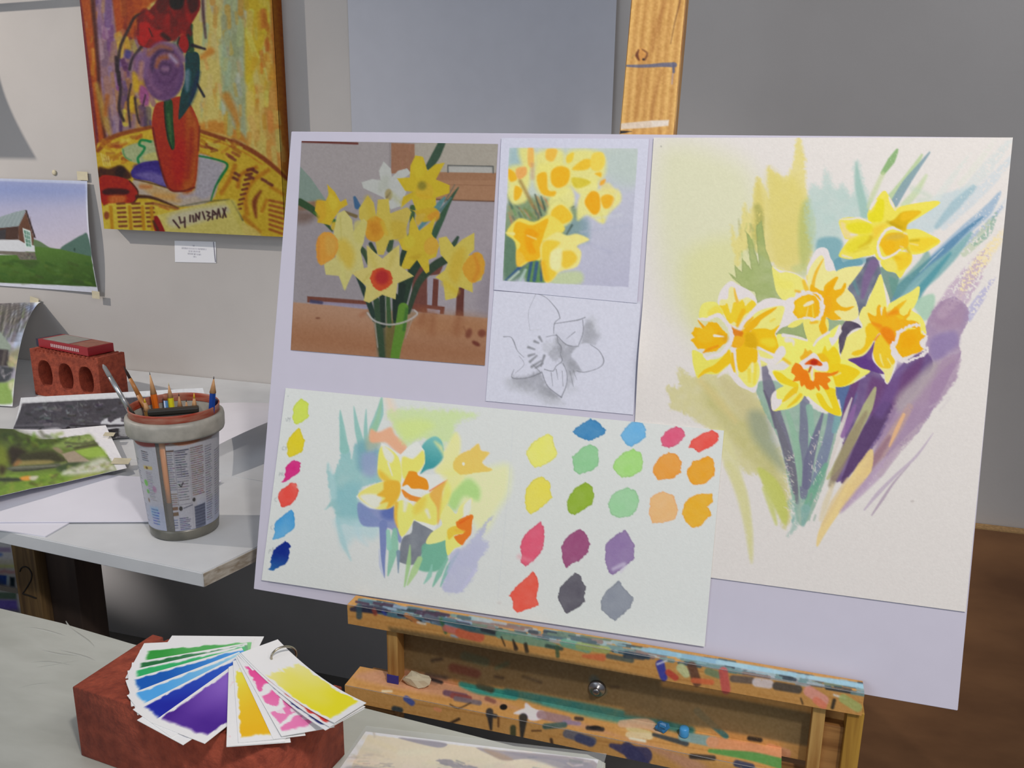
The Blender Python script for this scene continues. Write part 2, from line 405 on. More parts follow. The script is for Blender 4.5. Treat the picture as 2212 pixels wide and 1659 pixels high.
def art_large():
    a = Art(1338, 280, 2205, 1335, (213, 206, 202))
    f = a.fill; st = a.stroke
    # ---- background washes, upper left
    a.frame()
    f('1420,330 1560,330 1640,420 1640,700 1560,800 1480,720 1430,600', (206, 205, 168), .75, 45)
    f('1480,560 1600,520 1640,620 1600,700 1500,720', (206, 204, 140), .55, 30)
    a.frame(1400, 290, 2.719)
    f('480,540 520,640 545,560 560,420 600,470 640,260 690,330 715,380 700,205 760,240 800,262 850,200 868,30 905,60 930,300 950,420 975,520 975,620 950,760 900,840 800,830 700,760 620,700 560,700 520,800', (212, 198, 122), .92, 5, 3, var=.12)
    f('700,230 800,280 860,260 930,420 950,620 900,760 800,800 720,700', (206, 192, 108), .6, 14)
    st('640,270 650,400 640,600', [10, 55, 70], (200, 184, 100), .55, 5)
    st('640,440 655,500 650,640', [40, 50, 50], (150, 150, 84), .6, 4, .45)
    f('900,430 950,400 975,560 960,720 900,800 880,600', (160, 172, 104), .6, 8)
    f('470,835 515,862 505,785 550,832 548,745 605,815 572,580 610,640 650,790 630,560 665,520 690,690 728,790 745,900 795,996 720,985 640,1012 625,950 560,925 510,880', (150, 164, 102), .95, 1.2, .8, False, var=.18, edge=.25)
    a.dabs((520, 480, 660, 760), 26, [(176, 176, 112), (150, 158, 96)], 12, 3, 1.5, 3, .35, 1.5, .12)
    f('840,800 960,780 940,840 900,860', (178, 186, 126), .6, 6)
    # ---- pale teal behind the top flower
    a.frame(1780, 290, 2.72)
    f('-60,300 -10,330 10,205 60,330 100,300 160,370 190,160 240,330 270,420 260,520 110,520 100,640 90,740 60,800 -40,800 -90,620 -100,420', (170, 192, 186), .85, 8, 4, var=.2)
    f('-40,640 60,620 110,660 100,730 220,740 290,760 150,800 70,800 -10,860 -40,760', (112, 156, 166), .8, 5)
    st('190,170 200,300 240,480', [8, 40, 60], (142, 176, 166), .7, 3)
    st('430,95 395,160 345,235', [16, 44, 26], (128, 164, 108), .9, 1.6, .25)
    st('345,240 290,360 260,440', [26, 30, 20], (186, 196, 150), .7, 3, .2)
    st('575,125 520,220 440,330 390,380', [12, 40, 50, 40], (168, 190, 140), .8, 2, .15)
    st('620,110 560,190 480,300 410,420', [10, 24, 46, 50], (126, 150, 160), .9, 1.5, .15)
    st('600,250 540,350 470,430', [16, 40, 44], (176, 196, 144), .6, 3)
    st('520,330 620,380 560,400', 30, (180, 196, 176), .5, 6)
    # long blue and teal leaves
    f('440,590 600,420 780,330 880,320 800,420 700,520 620,600 560,640', (176, 194, 200), .75, 8, 3, var=.2)
    for q, w_, c, o in (('1090,40 960,200 800,380', [30, 70, 50], (190, 200, 200), .5), ('1110,130 1000,260 860,400 700,560', [20, 60, 70, 40], (184, 196, 204), .55), ('1120,300 1060,420 960,520', [16, 40, 40], (196, 200, 206), .5), ('1000,40 900,180 800,300', [20, 40, 30], (206, 208, 196), .5), ('1080,560 1010,660 900,800', [30, 60, 40], (222, 206, 176), .5), ('860,120 740,280 640,420', [16, 40, 40], (200, 206, 200), .5)): st(q, w_, c, o, 3, (.62, .3))
    st('880,320 770,430 660,560', [30, 60, 26], (150, 176, 186), .8, 3, (.45, .05))
    st('1035,350 960,460 840,570 700,700 560,830', [12, 60, 66, 60, 50], (146, 168, 190), .85, 2.5, (.5, .05))
    st('1060,420 940,560 800,680 660,800', [10, 30, 40, 30], (150, 166, 190), .7, 2, (.7, .2))
    st('930,500 800,610 640,770 500,890 390,985', [8, 34, 60, 70, 60], (84, 126, 158), .95, 2, (.35, 0.), .15)
    st('860,600 760,720 640,830 520,940 470,1000', [20, 60, 90, 80, 60], (124, 164, 166), .9, 3, .1)
    st('740,720 650,830 570,930 545,1010', [14, 36, 46, 20], (76, 138, 150), .8, 3)
    st('700,690 560,830', [5, 7], (196, 206, 206), .7, 1)
    f('520,1010 640,960 640,1060 590,1120 540,1060', (160, 190, 168), .9, 4)
    st('980,520 900,640 820,720', [30, 56, 40], (176, 186, 160), .7, 2, .62)
    st('1010,480 960,600 880,660', [20, 40, 30], (120, 156, 140), .6, 1.5, .72)
    st('1040,600 940,740 840,880 790,1000', [30, 80, 60, 16], (224, 206, 160), .8, 4, (.75, .15))
    # violet mass on the right
    st('960,700 880,830 790,960 690,1090', [40, 120, 150, 110], (184, 162, 180), .85, 3, (.95, .3))
    st('1000,860 920,980 840,1100', [14, 50, 60], (168, 164, 196), .75, 2, (.85, .4))
    f('640,1060 690,1000 760,985 820,1020 850,1080 830,1140 790,1240 802,1310 780,1380 735,1440 690,1545 640,1640 560,1760 400,1900 300,1900 380,1660 440,1560 480,1400 580,1330 600,1240 590,1150', (150, 126, 156), .96, 2, 2, var=.22)
    st('820,960 740,1030 690,1080', [30, 70, 60], (190, 170, 184), .7, 4, (.7, .3))
    f('690,1000 800,1010 830,1100 760,1180 650,1170 620,1100', (156, 128, 152), .7, 8, var=.3)
    f('620,1230 760,1180 790,1250 740,1300 640,1360', (136, 118, 160), .8, 8)
    f('520,1460 640,1380 760,1340 700,1480 640,1560 480,1640', (172, 156, 156), .75, 10, var=.2)
    f('640,1480 760,1360 735,1450 690,1540 620,1650', (140, 104, 150), .7, 4)
    st('800,1310 690,1540', [4, 5], (120, 88, 134), .5, 1)
    # dark stem between the flowers
    f('140,930 190,850 240,780 250,745 300,740 325,790 330,850 265,970 240,1040 205,1095 190,1010', (86, 92, 112), .97, 1, .6, True, var=.2)
    st('290,780 250,870 225,980', [60, 50, 20], (122, 96, 136), .8, 3)
    st('170,880 200,960', [24, 14], (98, 134, 138), .8, 3)
    f('330,800 400,830 440,860 400,990 380,1000 350,900', (116, 142, 132), .95, 2)
    f('380,860 450,870 560,760 600,700 620,760 520,880 420,990', (92, 142, 132), .6, 4)
    # ---- lower part: leaves and stems fan to the foot
    a.frame(1400, 780, 2.765)
    f('115,170 180,180 180,60 250,120 330,100 480,110 640,210 700,330 720,470 790,560 830,700 850,840 825,1000 800,985 760,880 700,760 640,690 590,690 530,630 470,560 420,480 330,400 210,330 130,300', (198, 190, 134), .92, 5, 4, var=.2)
    st('430,470 500,640 560,830 600,1020 618,1205', [90, 84, 60, 44, 12], (206, 200, 152), .85, 4, (.05, .4))
    f('350,150 480,300 640,420 760,620 820,800 820,960 700,720 560,560 430,400 330,260', (176, 170, 106), .6, 14, var=.3)
    f('420,120 560,180 690,330 720,460 620,420 480,260', (188, 176, 130), .6, 14)
    st('300,130 420,260 520,380', [30, 50, 30], (204, 186, 128), .6, 6)
    f('600,330 700,340 770,520 820,680 720,600 620,470', (136, 146, 126), .7, 14)
    f('650,660 760,720 830,860 822,990 760,900', (186, 190, 96), .8, 4)
    st('480,640 560,800 600,1000 615,1180', [50, 60, 40, 14], (204, 198, 146), .8, 4, .35)
    st('700,780 740,900 765,985', [40, 34, 14], (190, 192, 112), .8, 3, .15)
    f('640,160 760,140 900,240 980,300 1060,340 1160,320 1120,480 1060,700 1000,880 930,990 890,960 850,800 790,520 720,380 660,250', (134, 164, 146), .95, 2, 1, var=.2)
    st('690,50 720,180 760,320 810,480 850,640 880,800', [26, 70, 56, 60, 60, 30], (112, 106, 126), .95, 1.4, (0., .4), .12)
    st('690,200 730,300 760,420', [10, 22, 14], (100, 94, 112), .8, 1.2)
    st('750,330 800,480 860,660 890,860', [10, 40, 40, 20], (110, 108, 118), .8, 1.5)
    st('935,240 930,400 925,600 930,820', [60, 52, 60, 46], (114, 114, 136), .95, 1.4, (0., .25), .12)
    st('830,330 880,500 900,640 910,760', [26, 40, 40, 12], (140, 174, 150), .9, 1.5)
    st('960,300 975,440 960,560', [40, 36, 8], (136, 172, 154), .9, 1.5)
    st('1040,340 1000,470 960,620 945,760', [14, 40, 60, 50], (108, 106, 132), .9, 1.5)
    st('1100,330 1080,460 1040,600 990,760', [50, 56, 66, 40], (118, 124, 150), .95, 1.6, 0, .15)
    st('1140,330 1110,440', [50, 30], (120, 158, 162), .9, 2)
    st('1060,640 990,780 940,900', [26, 50, 40], (112, 160, 136), .9, 2, .15)
    a.dabs((860, 820, 1010, 990), 16, [(130, 166, 150), (120, 156, 148)], 14, 11, -1.2, 2.4, .7, 1.6, .2)
    st('850,860 880,980 830,1060', [40, 40, 10], (140, 172, 160), .6, 3, .55)
    st('940,900 925,990', [60, 20], (132, 166, 160), .8, 2, .3)
    a.dabs((815, 560, 870, 930), 60, [(210, 202, 194)], 4, 13, .5, 3.4, .9, .6, .4)
    a.dabs((960, 440, 1040, 860), 44, [(210, 202, 196)], 4, 15, 1.2, 3.2, .85, .6, .5)
    a.dabs((1290, 500, 1420, 640), 18, [(206, 190, 196)], 4, 17, 2.3, 3.0, .8, .6, .3)
    # right hand leaves
    f('1120,180 1200,40 1190,10 1330,20 1420,150 1500,60 1640,-30 1700,60 1620,180 1480,330 1400,460 1300,600 1200,700 1130,740 1090,700 1150,560 1180,380 1150,300', (98, 74, 122), .96, 2.5, 1.5, var=.15)
    f('1330,120 1430,150 1560,60 1640,0 1600,140 1480,300 1360,360 1300,300', (104, 66, 110), .8, 8)
    f('1120,120 1190,160 1240,230 1170,330 1130,250', (80, 110, 150), .8, 6)
    st('1240,140 1200,260 1160,380', [40, 50, 20], (104, 66, 112), .9, 2)
    st('1215,245 1180,340 1140,470 1070,690', [8, 22, 26, 16], (206, 196, 190), .9, 1.2)
    st('1235,290 1200,380 1160,470', [14, 40, 26], (136, 100, 150), .9, 1.6)
    st('1355,185 1310,300 1220,480 1130,640 1070,720', [14, 60, 56, 44, 16], (176, 176, 126), .96, 1.3, 0, .12)
    st('1300,330 1220,480 1140,640 1090,760', [20, 60, 60, 30], (146, 132, 104), .8, 3)
    st('1420,300 1330,440 1240,600 1160,740', [70, 100, 70, 20], (86, 62, 100), .95, 2, 0, .12)
    st('1500,60 1440,220 1380,330', [50, 80, 70], (110, 84, 138), .6, 6)
    f('1460,300 1620,140 1790,0 1860,-10 1850,90 1800,180 1700,310 1600,430 1500,540 1400,650 1300,760 1200,860 1140,920 1180,800 1280,640 1380,470', (158, 132, 158), .9, 4, 3, var=.18)
    f('1480,240 1600,120 1700,30 1720,80 1600,250 1500,330', (170, 158, 160), .75, 10)
    st('1560,300 1480,430 1390,570 1330,640', [40, 60, 60, 20], (180, 150, 144), .85, 3, (.3, .1), .15)
    st('1440,480 1360,600 1300,690', [26, 50, 20], (140, 104, 120), .7, 4)
    st('1525,345 1480,440 1440,530', [20, 26, 10], (218, 172, 128), .9, 1.5, .1)
    st('1330,560 1290,660 1200,790 1120,900 1040,1030 1010,1110', [26, 90, 80, 60, 44, 12], (222, 194, 130), .96, 1.6, .05, .1)
    st('1190,720 1110,860 1040,990', [14, 40, 20], (212, 186, 136), .7, 2)
    st('1100,760 1060,870 1030,960', [20, 40, 20], (208, 192, 158), .7, 3, .3)
    st('1480,560 1380,680 1260,800 1150,915', [30, 60, 50, 16], (176, 152, 176), .8, 3, .3)
    st('1650,380 1560,480 1460,590 1380,700', [10, 40, 46, 30], (178, 158, 170), .7, 2, .5)
    st('1700,455 1600,590 1480,700 1370,810 1290,905', [4, 16, 18, 24, 8], (182, 166, 182), .85, 1.2, .15)
    st('1560,640 1470,740 1400,840 1335,935', [4, 12, 18, 8], (168, 150, 166), .85, 1.2, .1)
    st('1680,300 1800,240 1740,320', 10, (196, 186, 190), .4, 3)
    # ---- greens between the flowers, dark gaps
    a.frame(1650, 530, 6.9125)
    f('170,1390 330,1255 480,1270 590,1190 600,1320 640,1460 560,1430 400,1395', (150, 164, 112), 1, 1, edge=.3)
    f('930,1140 1060,1180 1200,1185 1150,1260 1040,1300 930,1370 950,1260', (148, 166, 132), 1, 1)
    f('1150,1290 1215,1190 1270,1185 1400,1230 1450,1290 1380,1300 1290,1350 1240,1440 1200,1560 1160,1680 1130,1660 1120,1560 1105,1450 1160,1350', (78, 68, 86), 1, 1, var=.12)
    f('1040,290 1130,230 1180,300 1290,260 1450,260 1460,340 1290,370 1150,410 1080,450', (104, 150, 164), .95, 1.5)
    # ---- flower: centre
    W, PY, YY, OR = (216, 207, 206), (224, 215, 128), (229, 187, 44), (225, 168, 28)
    f('640,480 650,360 720,220 780,110 870,75 950,110 990,230 1030,300 1060,400 1080,480 1000,640 880,740 740,760 640,690', W, 1, .8)
    f('650,490 720,330 830,205 890,230 915,400 970,440 1060,430 1075,510 960,640 880,720 720,750 655,700', (223, 214, 142), 1, 1.2)
    f('1050,480 1160,400 1300,368 1450,370 1462,400 1300,620 1240,700 1330,800 1390,950 1402,1120 1300,1185 1150,1175 900,1110 880,820', (223, 213, 140), 1, .8)
    f('120,370 200,392 420,460 520,500 600,560 620,700 480,760 450,870 300,885 190,760 150,600', (222, 214, 118), 1, .8)
    f('150,480 260,560 420,600 420,700 260,700 180,620', (222, 212, 100), .6, 6)
    st('135,372 240,440 330,440 480,480 595,560', [10, 40, 14, 14, 10], W, 1, 1)
    f('300,900 450,840 440,1100 360,1250 240,1290 200,1290 270,1130', W, 1, 1)
    f('350,1270 450,1190 590,1160 545,1240 430,1290', (222, 212, 110), 1, .8)
    f('580,1190 640,1160 860,1180 950,1160 962,1330 900,1400 780,1520 700,1560 640,1450 600,1320', (223, 212, 112), 1, .8)
    st('885,255 830,350 780,450 745,560 725,680', [14, 30, 44, 46, 60], (227, 176, 56), 1, 1.2)
    st('590,590 630,700 650,740', [50, 70, 40], (228, 184, 60), 1, 2)
    st('640,510 640,560', 24, (226, 200, 90), .8, 2)
    st('470,735 530,750', [30, 40], (222, 168, 50), .9, 2)
    f('690,740 705,640 780,690 880,730 905,650 1010,565 1095,520 1102,570 1040,680 1060,720 1150,700 1195,615 1228,650 1180,770 1080,860 1105,930 1200,985 1345,968 1230,1040 1100,1028 1045,1060 1150,1155 1000,1172 930,1130 915,1230 945,1330 870,1392 820,1280 850,1180 880,960 820,860', OR, 1, 1.2, .6)
    f('930,700 1000,620 1060,560 1020,700 950,800 900,820', (226, 160, 20), .8, 4)
    f('900,830 1000,840 1010,960 960,1080 900,1060', (222, 156, 30), .6, 6)
    st('700,1215 790,1205', 40, (226, 170, 40), .9, 2)
    st('450,850 520,800 600,755 720,760 830,800 872,900 878,1050 800,1150 700,1175', [36, 40, 34, 30, 34, 44, 42, 34, 26], W, 1, .7, 0, 0, 1.8)
    f('455,890 600,805 720,800 795,850 825,950 832,1080 760,1145 640,1120 520,1150 440,1060 450,980', (227, 174, 30), 1, 1, 1.2)
    f('480,920 620,830 640,960 600,1080 500,1080', (230, 186, 40), .7, 5)
    st('740,850 790,960 780,1080', 50, (226, 164, 30), .8, 3)
    st('600,960 660,930 720,905', [30, 60, 50], (222, 212, 180), 1, 1)
    st('660,980 630,1120', [12, 26], (222, 200, 110), .9, 1); st('720,960 735,1120', [14, 26], (224, 200, 80), .9, 1)
    # ---- flower: left
    a.frame(1480, 600, 6.146)
    f('440,425 430,340 480,200 600,90 700,140 850,220 930,310 940,410 800,600 690,720 600,690 520,570', W, 1, .8)
    f('455,420 470,340 560,330 580,190 640,180 690,330 760,330 820,310 900,350 930,410 800,580 690,690 600,670 520,560', (222, 214, 140), .9, 1.5)
    f('445,430 520,415 550,390 580,470 602,525 625,430 640,380 700,372 765,350 800,425 880,348 937,412 850,500 760,570 700,650 640,640 590,668 540,590 490,500', (229, 193, 50), 1, 1, .8)
    st('650,190 665,280 690,370', [14, 34, 40], (228, 180, 70), 1, 1.2)
    st('770,490 720,600 690,690', [60, 60, 40], (226, 172, 30), .9, 2)
    f('185,580 200,440 260,380 380,368 450,420 505,520 430,560 300,585', (221, 214, 112), 1, 1.2)
    f('300,500 420,420 500,520 420,560 320,570', (224, 204, 76), .8, 4)
    f('940,420 1040,340 1160,318 1300,345 1430,380 1440,480 1300,660 1190,800 1050,770 900,770 760,770 690,780 800,600', W, 1, .8)
    f('820,650 960,500 1200,430 1312,440 1292,560 1240,690 1110,760 880,730 770,710', (222, 215, 122), 1, 1.2)
    f('735,770 830,665 960,560 1080,490 1215,440 1150,510 1010,610 950,690 850,770 760,800', (224, 170, 30), 1, 1)
    st('740,780 810,670 895,580', [26, 50, 24], (226, 176, 44), 1, 1); st('770,720 720,770', [30, 14], W, .6, 1)
    st('1130,630 1180,600', [24, 24], (224, 196, 70), .8, 2)
    f('950,975 1210,1075 1320,1000 1335,1110 1180,1210 1000,1190 940,1110', W, 1, 1)
    f('955,1010 1060,1040 1170,1110 1100,1130 960,1090', (222, 214, 124), 1, 1)
    f('950,1130 1090,1200 1000,1230', (222, 214, 124), .9, 1.5)
    f('710,790 860,770 900,735 1060,725 1145,745 1252,680 1190,790 1212,860 1240,950 1205,1060 1080,1020 950,960 930,1040 760,1010', (229, 181, 30), 1, 1)
    f('1010,870 1160,860 1210,930 1140,980 1020,930', (232, 206, 60), .7, 5)
    f('790,800 900,780 960,900 940,1000 860,1040 780,940', (204, 158, 22), .85, 6)
    st('690,775 750,690 800,610', [44, 40, 36], W, 1, 1)
    st('590,700 650,760 740,790', [26, 60, 60], (210, 118, 26), .95, 2)
    st('620,790 680,820 750,830', [40, 60, 20], (212, 122, 30), .9, 1.5)
    f('630,830 780,850 765,940 690,1000 620,960', (226, 166, 34), 1, 1.5)
    f('590,1000 690,985 940,1000 1000,1180 990,1280 935,1565 820,1540 700,1480 590,1340 560,1200', W, 1, .8)
    f('595,1180 660,1310 720,1380 830,1500 930,1485 985,1340 972,1200 900,1120 700,1080', (224, 215, 112), 1, 1.4)
    f('685,990 940,1000 945,1175 870,1200 795,1290 720,1305 690,1180', (227, 178, 30), 1, 1.2, .8)
    st('620,1070 630,1180 650,1300', [50, 60, 20], (228, 176, 40), 1, 1); st('655,1040 665,1180 695,1340', [40, 26, 22], W, 1, 1)
    st('845,1280 850,1430', [50, 40], (228, 204, 76), .9, 2); st('930,1210 915,1450', [50, 40], (228, 204, 76), .9, 2); st('890,1190 890,1300', 30, (226, 216, 170), .8, 2)
    f('100,1010 250,1080 300,1135 450,1120 590,1000 590,1190 430,1330 240,1330 165,1390 110,1240 92,1120', (220, 211, 96), 1, 1)
    f('580,1010 605,1170 540,1225 420,1320 320,1300 165,1378 240,1280 380,1210 490,1110', (228, 184, 36), 1, 1)
    st('430,1370 500,1310 560,1260', [20, 50, 50], W, .9, 2)
    st('180,600 300,600 420,545 500,600 570,690 605,770 612,870 545,990 470,1070 380,1080 290,1125 245,1070', [24, 46, 54, 46, 46, 54, 60, 58, 54, 40, 40, 16], W, 1, .7, 0, 0, 1.2)
    f('165,612 240,690 255,700 310,630 420,655 500,740 557,800 550,910 480,960 400,1030 320,1040 228,1052 262,1000 165,1000 105,910 62,880 122,840 75,790 130,705 225,730', (226, 170, 24), 1, 1, .8, False)
    f('160,760 330,700 400,800 330,900 180,900', (230, 180, 40), .7, 6)
    st('430,960 320,1000 235,1048', [30, 36, 12], (222, 140, 22), .9, 1.5); st('440,800 530,860', [30, 80], (210, 152, 34), .8, 4)
    st('170,620 240,700', [14, 30], (224, 150, 30), .9, 1); st('385,822 450,828 512,834', [36, 26, 8], (222, 214, 200), 1, .8)
    st('610,960 650,960', 14, (226, 150, 40), .8, 1)
    # ---- flower: bottom
    a.frame(1640, 690, 7.2125)
    B = (226, 219, 108)
    for p in ('265,310 400,300 600,330 740,388 835,450 845,640 640,760 560,800 380,700 240,770 225,640 300,520',
              '845,470 960,335 1080,260 1232,148 1272,180 1232,360 1242,600 1265,710 1060,830 860,680',
              '1040,760 1260,680 1420,720 1560,800 1725,868 1600,965 1480,1050 1300,1115 1160,1100 1040,940',
              '880,1160 940,1060 1060,1100 1175,1095 1192,1250 1262,1450 1275,1565 1130,1535 970,1445 750,1285 680,1220',
              '360,1110 560,1030 700,1110 700,1240 620,1365 480,1445 330,1475 205,1480 180,1330 200,1230 280,1150',
              '200,860 380,850 520,760 620,900 640,1120 380,1100 260,985',
              '560,700 1100,700 1120,1150 640,1180'):
        f(p, B, 1, .8, smooth=True)
    f('225,620 300,500 370,480 410,560 380,640 240,770', W, 1, 1.2); f('0,640 220,700 260,640 250,770 130,740', W, .8, 2)
    st('370,310 520,330 740,392', [60, 40, 26], W, 1, 1); st('430,380 520,400 530,470', [90, 50, 14], W, .9, 2)
    st('845,470 920,370 1080,265', [30, 40, 40], W, 1, 1); f('1085,350 1160,330 1240,150 1268,190 1225,360 1140,470 1110,440', W, 1, 1)
    f('195,1230 260,1170 270,1290 345,1310 330,1390 210,1482 180,1330', W, 1, 1)
    st('750,1280 860,1380 1000,1470', [40, 44, 26], W, 1, 1); st('1230,1320 1260,1440', [30, 20], W, .9, 1)
    st('1480,1040 1640,950', [14, 20], W, .9, 1); st('200,850 160,900 250,990', [30, 40, 20], W, .9, 1.5)
    f('900,610 960,600 1020,475 1060,560 1160,485 1245,620 1248,770 1060,900 1060,760 960,700', (230, 196, 38), 1, 1.5)
    f('900,610 1000,600 1080,700 1060,760 960,710', (228, 176, 34), .9, 3)
    f('1060,800 1230,755 1400,790 1565,880 1490,980 1360,1085 1200,1110 1150,980', (230, 192, 34), 1, 1.2)
    st('1180,940 1260,900', [16, 24], (224, 214, 150), .8, 1.5)
    f('215,875 330,895 440,980 600,1065 585,1130 500,1110 330,1045 260,985', (230, 196, 40), 1, 1.2)
    f('395,1260 520,1130 605,1115 565,1230 440,1320 350,1345 390,1280', (229, 186, 40), 1, 1.2); st('440,1425 560,1330 640,1240', [20, 60, 60], (229, 190, 44), 1, 1.5)
    st('370,1370 560,1230', [10, 26], (226, 218, 150), .8, 1.2)
    f('1000,1120 1175,1150 1185,1240 1265,1510 1205,1560 1040,1485 960,1405 880,1230 960,1225 1060,1390 1140,1445 1060,1250', (230, 196, 38), 1, 1.2)
    f('632,650 680,600 712,515 745,560 795,540 825,610 720,690 650,700', (227, 170, 44), 1, 1.5); st('375,680 470,750', [46, 50], (229, 186, 44), .9, 2)
    f('620,745 740,655 840,585 905,630 965,725 1055,730 1065,860 900,860 820,800 700,840', W, 1, 1)
    f('560,738 640,770 685,840 745,865 772,920 790,1010 850,1020 862,880 905,880 1000,885 1120,900 1240,858 1215,900 1130,945 1060,960 1112,1010 1060,1060 1092,1150 1030,1160 930,1075 942,1160 920,1182 862,1100 852,1140 800,1162 740,1142 702,1080 655,1115 630,1020 510,1030 562,940 492,890 508,810', (229, 124, 26), 1, .9, .6, False)
    f('640,900 760,920 780,1040 900,1060 860,1120 760,1120 660,1040', (226, 116, 20), .6, 6)
    f('700,760 840,668 970,745 962,790 860,775 780,770', (212, 92, 26), 1, 1); a.blob(850, 735, 60, 46, (176, 44, 22), 1, 3)
    st('800,810 770,880', [40, 30], (190, 70, 26), .9, 1.5); st('835,800 815,900 830,1020', [26, 40, 14], (226, 206, 190), 1, .9)
    st('870,820 1000,840 1050,850', [40, 50, 30], W, 1, 1.2)
    # ---- flower: top right
    a.frame(1800, 400, 7.54)
    Y4 = (222, 208, 84)
    for p in ('820,118 900,200 1012,420 985,650 860,700 620,670 556,580 570,450 680,280',
              '900,620 1040,420 1180,362 1450,312 1680,288 1735,330 1600,432 1400,562 1200,690 1170,800 1000,740',
              '1140,800 1260,758 1400,768 1550,838 1742,960 1600,1082 1450,1162 1260,1175 1180,1060',
              '1040,1130 1240,1160 1282,1200 1262,1320 1180,1430 1085,1572 1000,1482 860,1450 775,1350 790,1270',
              '88,1180 200,1000 300,905 560,800 700,960 690,1160 480,1222 300,1262 130,1235',
              '98,600 420,568 615,650 720,800 500,910 230,932 160,860',
              '620,700 860,660 1000,720 1210,820 1215,1060 1060,1140 820,1265 700,1245 640,980'):
        f(p, Y4, 1, .9)
    st('905,230 950,330 1005,440', [20, 50, 26], W, .95, 1.2); st('600,430 640,350 700,280', [30, 56, 26], W, .95, 1.2); st('110,598 300,590 420,575 610,655', [16, 30, 36, 20], W, .9, 1.2)
    f('110,640 200,680 260,800 390,850 260,920 160,860', (222, 200, 150), .8, 4); st('290,850 380,850', [40, 30], W, .8, 2); st('150,1200 300,1240', [40, 20], W, .8, 2)
    f('720,280 790,255 830,330 800,600 700,640 590,620 570,520 660,440', (216, 204, 40), .95, 3); f('200,710 330,650 540,650 640,720 620,820 400,840 260,790', (216, 204, 44), .9, 4)
    f('190,1080 330,930 560,850 600,960 480,1050 300,1150', (216, 202, 52), .9, 5); st('420,1060 560,980 620,900', [20, 60, 80], (198, 170, 36), .8, 4); st('330,1140 560,1060', [10, 30], (206, 184, 50), .8, 3)
    f('910,650 1000,590 1130,475 1420,468 1220,650 1170,790 1040,740', (205, 164, 24), .95, 3); f('1130,480 1420,470 1260,590 1100,620', (222, 178, 36), .9, 4); st('880,640 980,690 1100,740', [30, 50, 40], (178, 146, 22), .8, 4)
    st('1000,420 1300,380 1620,340', [26, 50, 40], (226, 208, 90), .7, 4)
    f('1240,960 1300,920 1560,900 1720,960 1560,1060 1440,1130 1280,1130 1240,1040', (228, 194, 50), .9, 4); st('1250,955 1380,945', [30, 36], (180, 156, 28), .85, 3); st('1250,1000 1370,1025', [12, 20], (220, 206, 170), .8, 2)
    f('1020,1200 1180,1150 1270,1210 1240,1340 1080,1450 1000,1330', (230, 188, 44), .9, 4); f('830,1290 980,1280 1040,1380 1000,1450 870,1440', (222, 208, 100), .9, 4); st('1000,1230 1090,1260', [60, 30], (206, 170, 34), .7, 4)
    f('640,760 760,690 880,680 800,780 700,900 660,900', (224, 190, 60), .9, 6); st('1180,1060 1230,1150', [60, 40], (200, 164, 34), .8, 4)
    f('800,900 900,828 1050,818 1190,850 1225,960 1200,1060 1090,1080 1000,1150 860,1192 790,1070 740,1000', (222, 176, 36), 1, 1.5)
    f('880,880 1060,830 1160,880 1060,930 880,950', (200, 168, 66), .8, 6); f('800,1000 950,940 1000,1060 900,1180 810,1120', (226, 172, 28), .8, 6)
    st('1115,800 1020,760 960,735 860,780 775,890 725,1010 735,1140 800,1245 930,1210 1010,1160 1090,1100', [16, 34, 46, 46, 44, 40, 46, 46, 32, 30, 24], W, 1, .9, 0, 0, .8)
    st('1090,1050 1130,1060', 20, (222, 200, 150), .9, 2); st('1150,830 1190,840', 24, W, .8, 2)
    # ---- flower: right
    a.frame(1800, 590, 6.382)
    f('645,62 690,180 735,300 775,430 765,540 740,660 600,660 480,620 420,600 460,470 520,330 580,190', (224, 214, 112), 1, .8); st('690,190 720,300 750,440 755,510', [10, 30, 50, 40], W, .95, 1)
    f('440,510 350,650 402,790 330,842 200,900 140,1080 98,1222 230,1252 400,1195 505,1090 562,980 650,890 600,700', (224, 214, 120), 1, .8); st('330,840 240,880 190,930', [14, 22, 14], W, .9, 1)
    f('750,500 860,420 1060,310 1182,230 1172,380 1112,520 1080,570 1200,650 1265,790 1250,930 1000,860 800,640', (224, 213, 104), 1, .8)
    f('430,805 520,740 625,820 635,890 545,1000 450,1120 350,1185 245,1180 285,1130 400,1085 450,950', (230, 184, 36), 1, 1.5, 1)
    f('540,1050 640,880 800,1060 810,1180 875,1290 765,1565 708,1565 690,1450 570,1300 520,1180', W, 1, .8)
    f('548,1080 640,900 785,1060 800,1190 845,1280 765,1550 715,1545 690,1430 580,1290', (224, 214, 138), 1, 1); f('550,1080 640,900 785,1060 795,1180 848,1280 800,1330 765,1372 640,1352 560,1240', (230, 188, 46), 1, 1.2)
    st('640,1180 660,1270 690,1340', [24, 26, 8], (224, 212, 130), .9, 1.2); st('745,1240 800,1330', [22, 10], (224, 212, 130), .9, 1.2)
    f('515,745 470,600 580,650 590,540 640,488 655,640 690,520 715,530 740,640 790,570 900,480 1005,428 900,560 940,640 1010,622 1065,535 1045,640 1000,700 1150,720 1195,835 1050,800 930,850 870,885 835,1010 805,1065 720,980 640,885', (227, 166, 30), 1, 1, .6)
    f('880,500 1000,430 920,540', (228, 180, 40), .8, 2); st('655,540 660,630', [26, 10], W, .8, 1); f('860,640 920,640 980,670 920,690', (230, 186, 40), .8, 3)
    f('640,840 720,795 830,865 842,1000 795,1062 700,965', (222, 126, 22), .95, 4); st('750,620 860,590', [50, 70], (222, 136, 24), .9, 4); st('540,745 640,790', [30, 60], (222, 130, 26), .8, 3); st('570,980 630,900', [26, 14], (216, 110, 26), .8, 2)
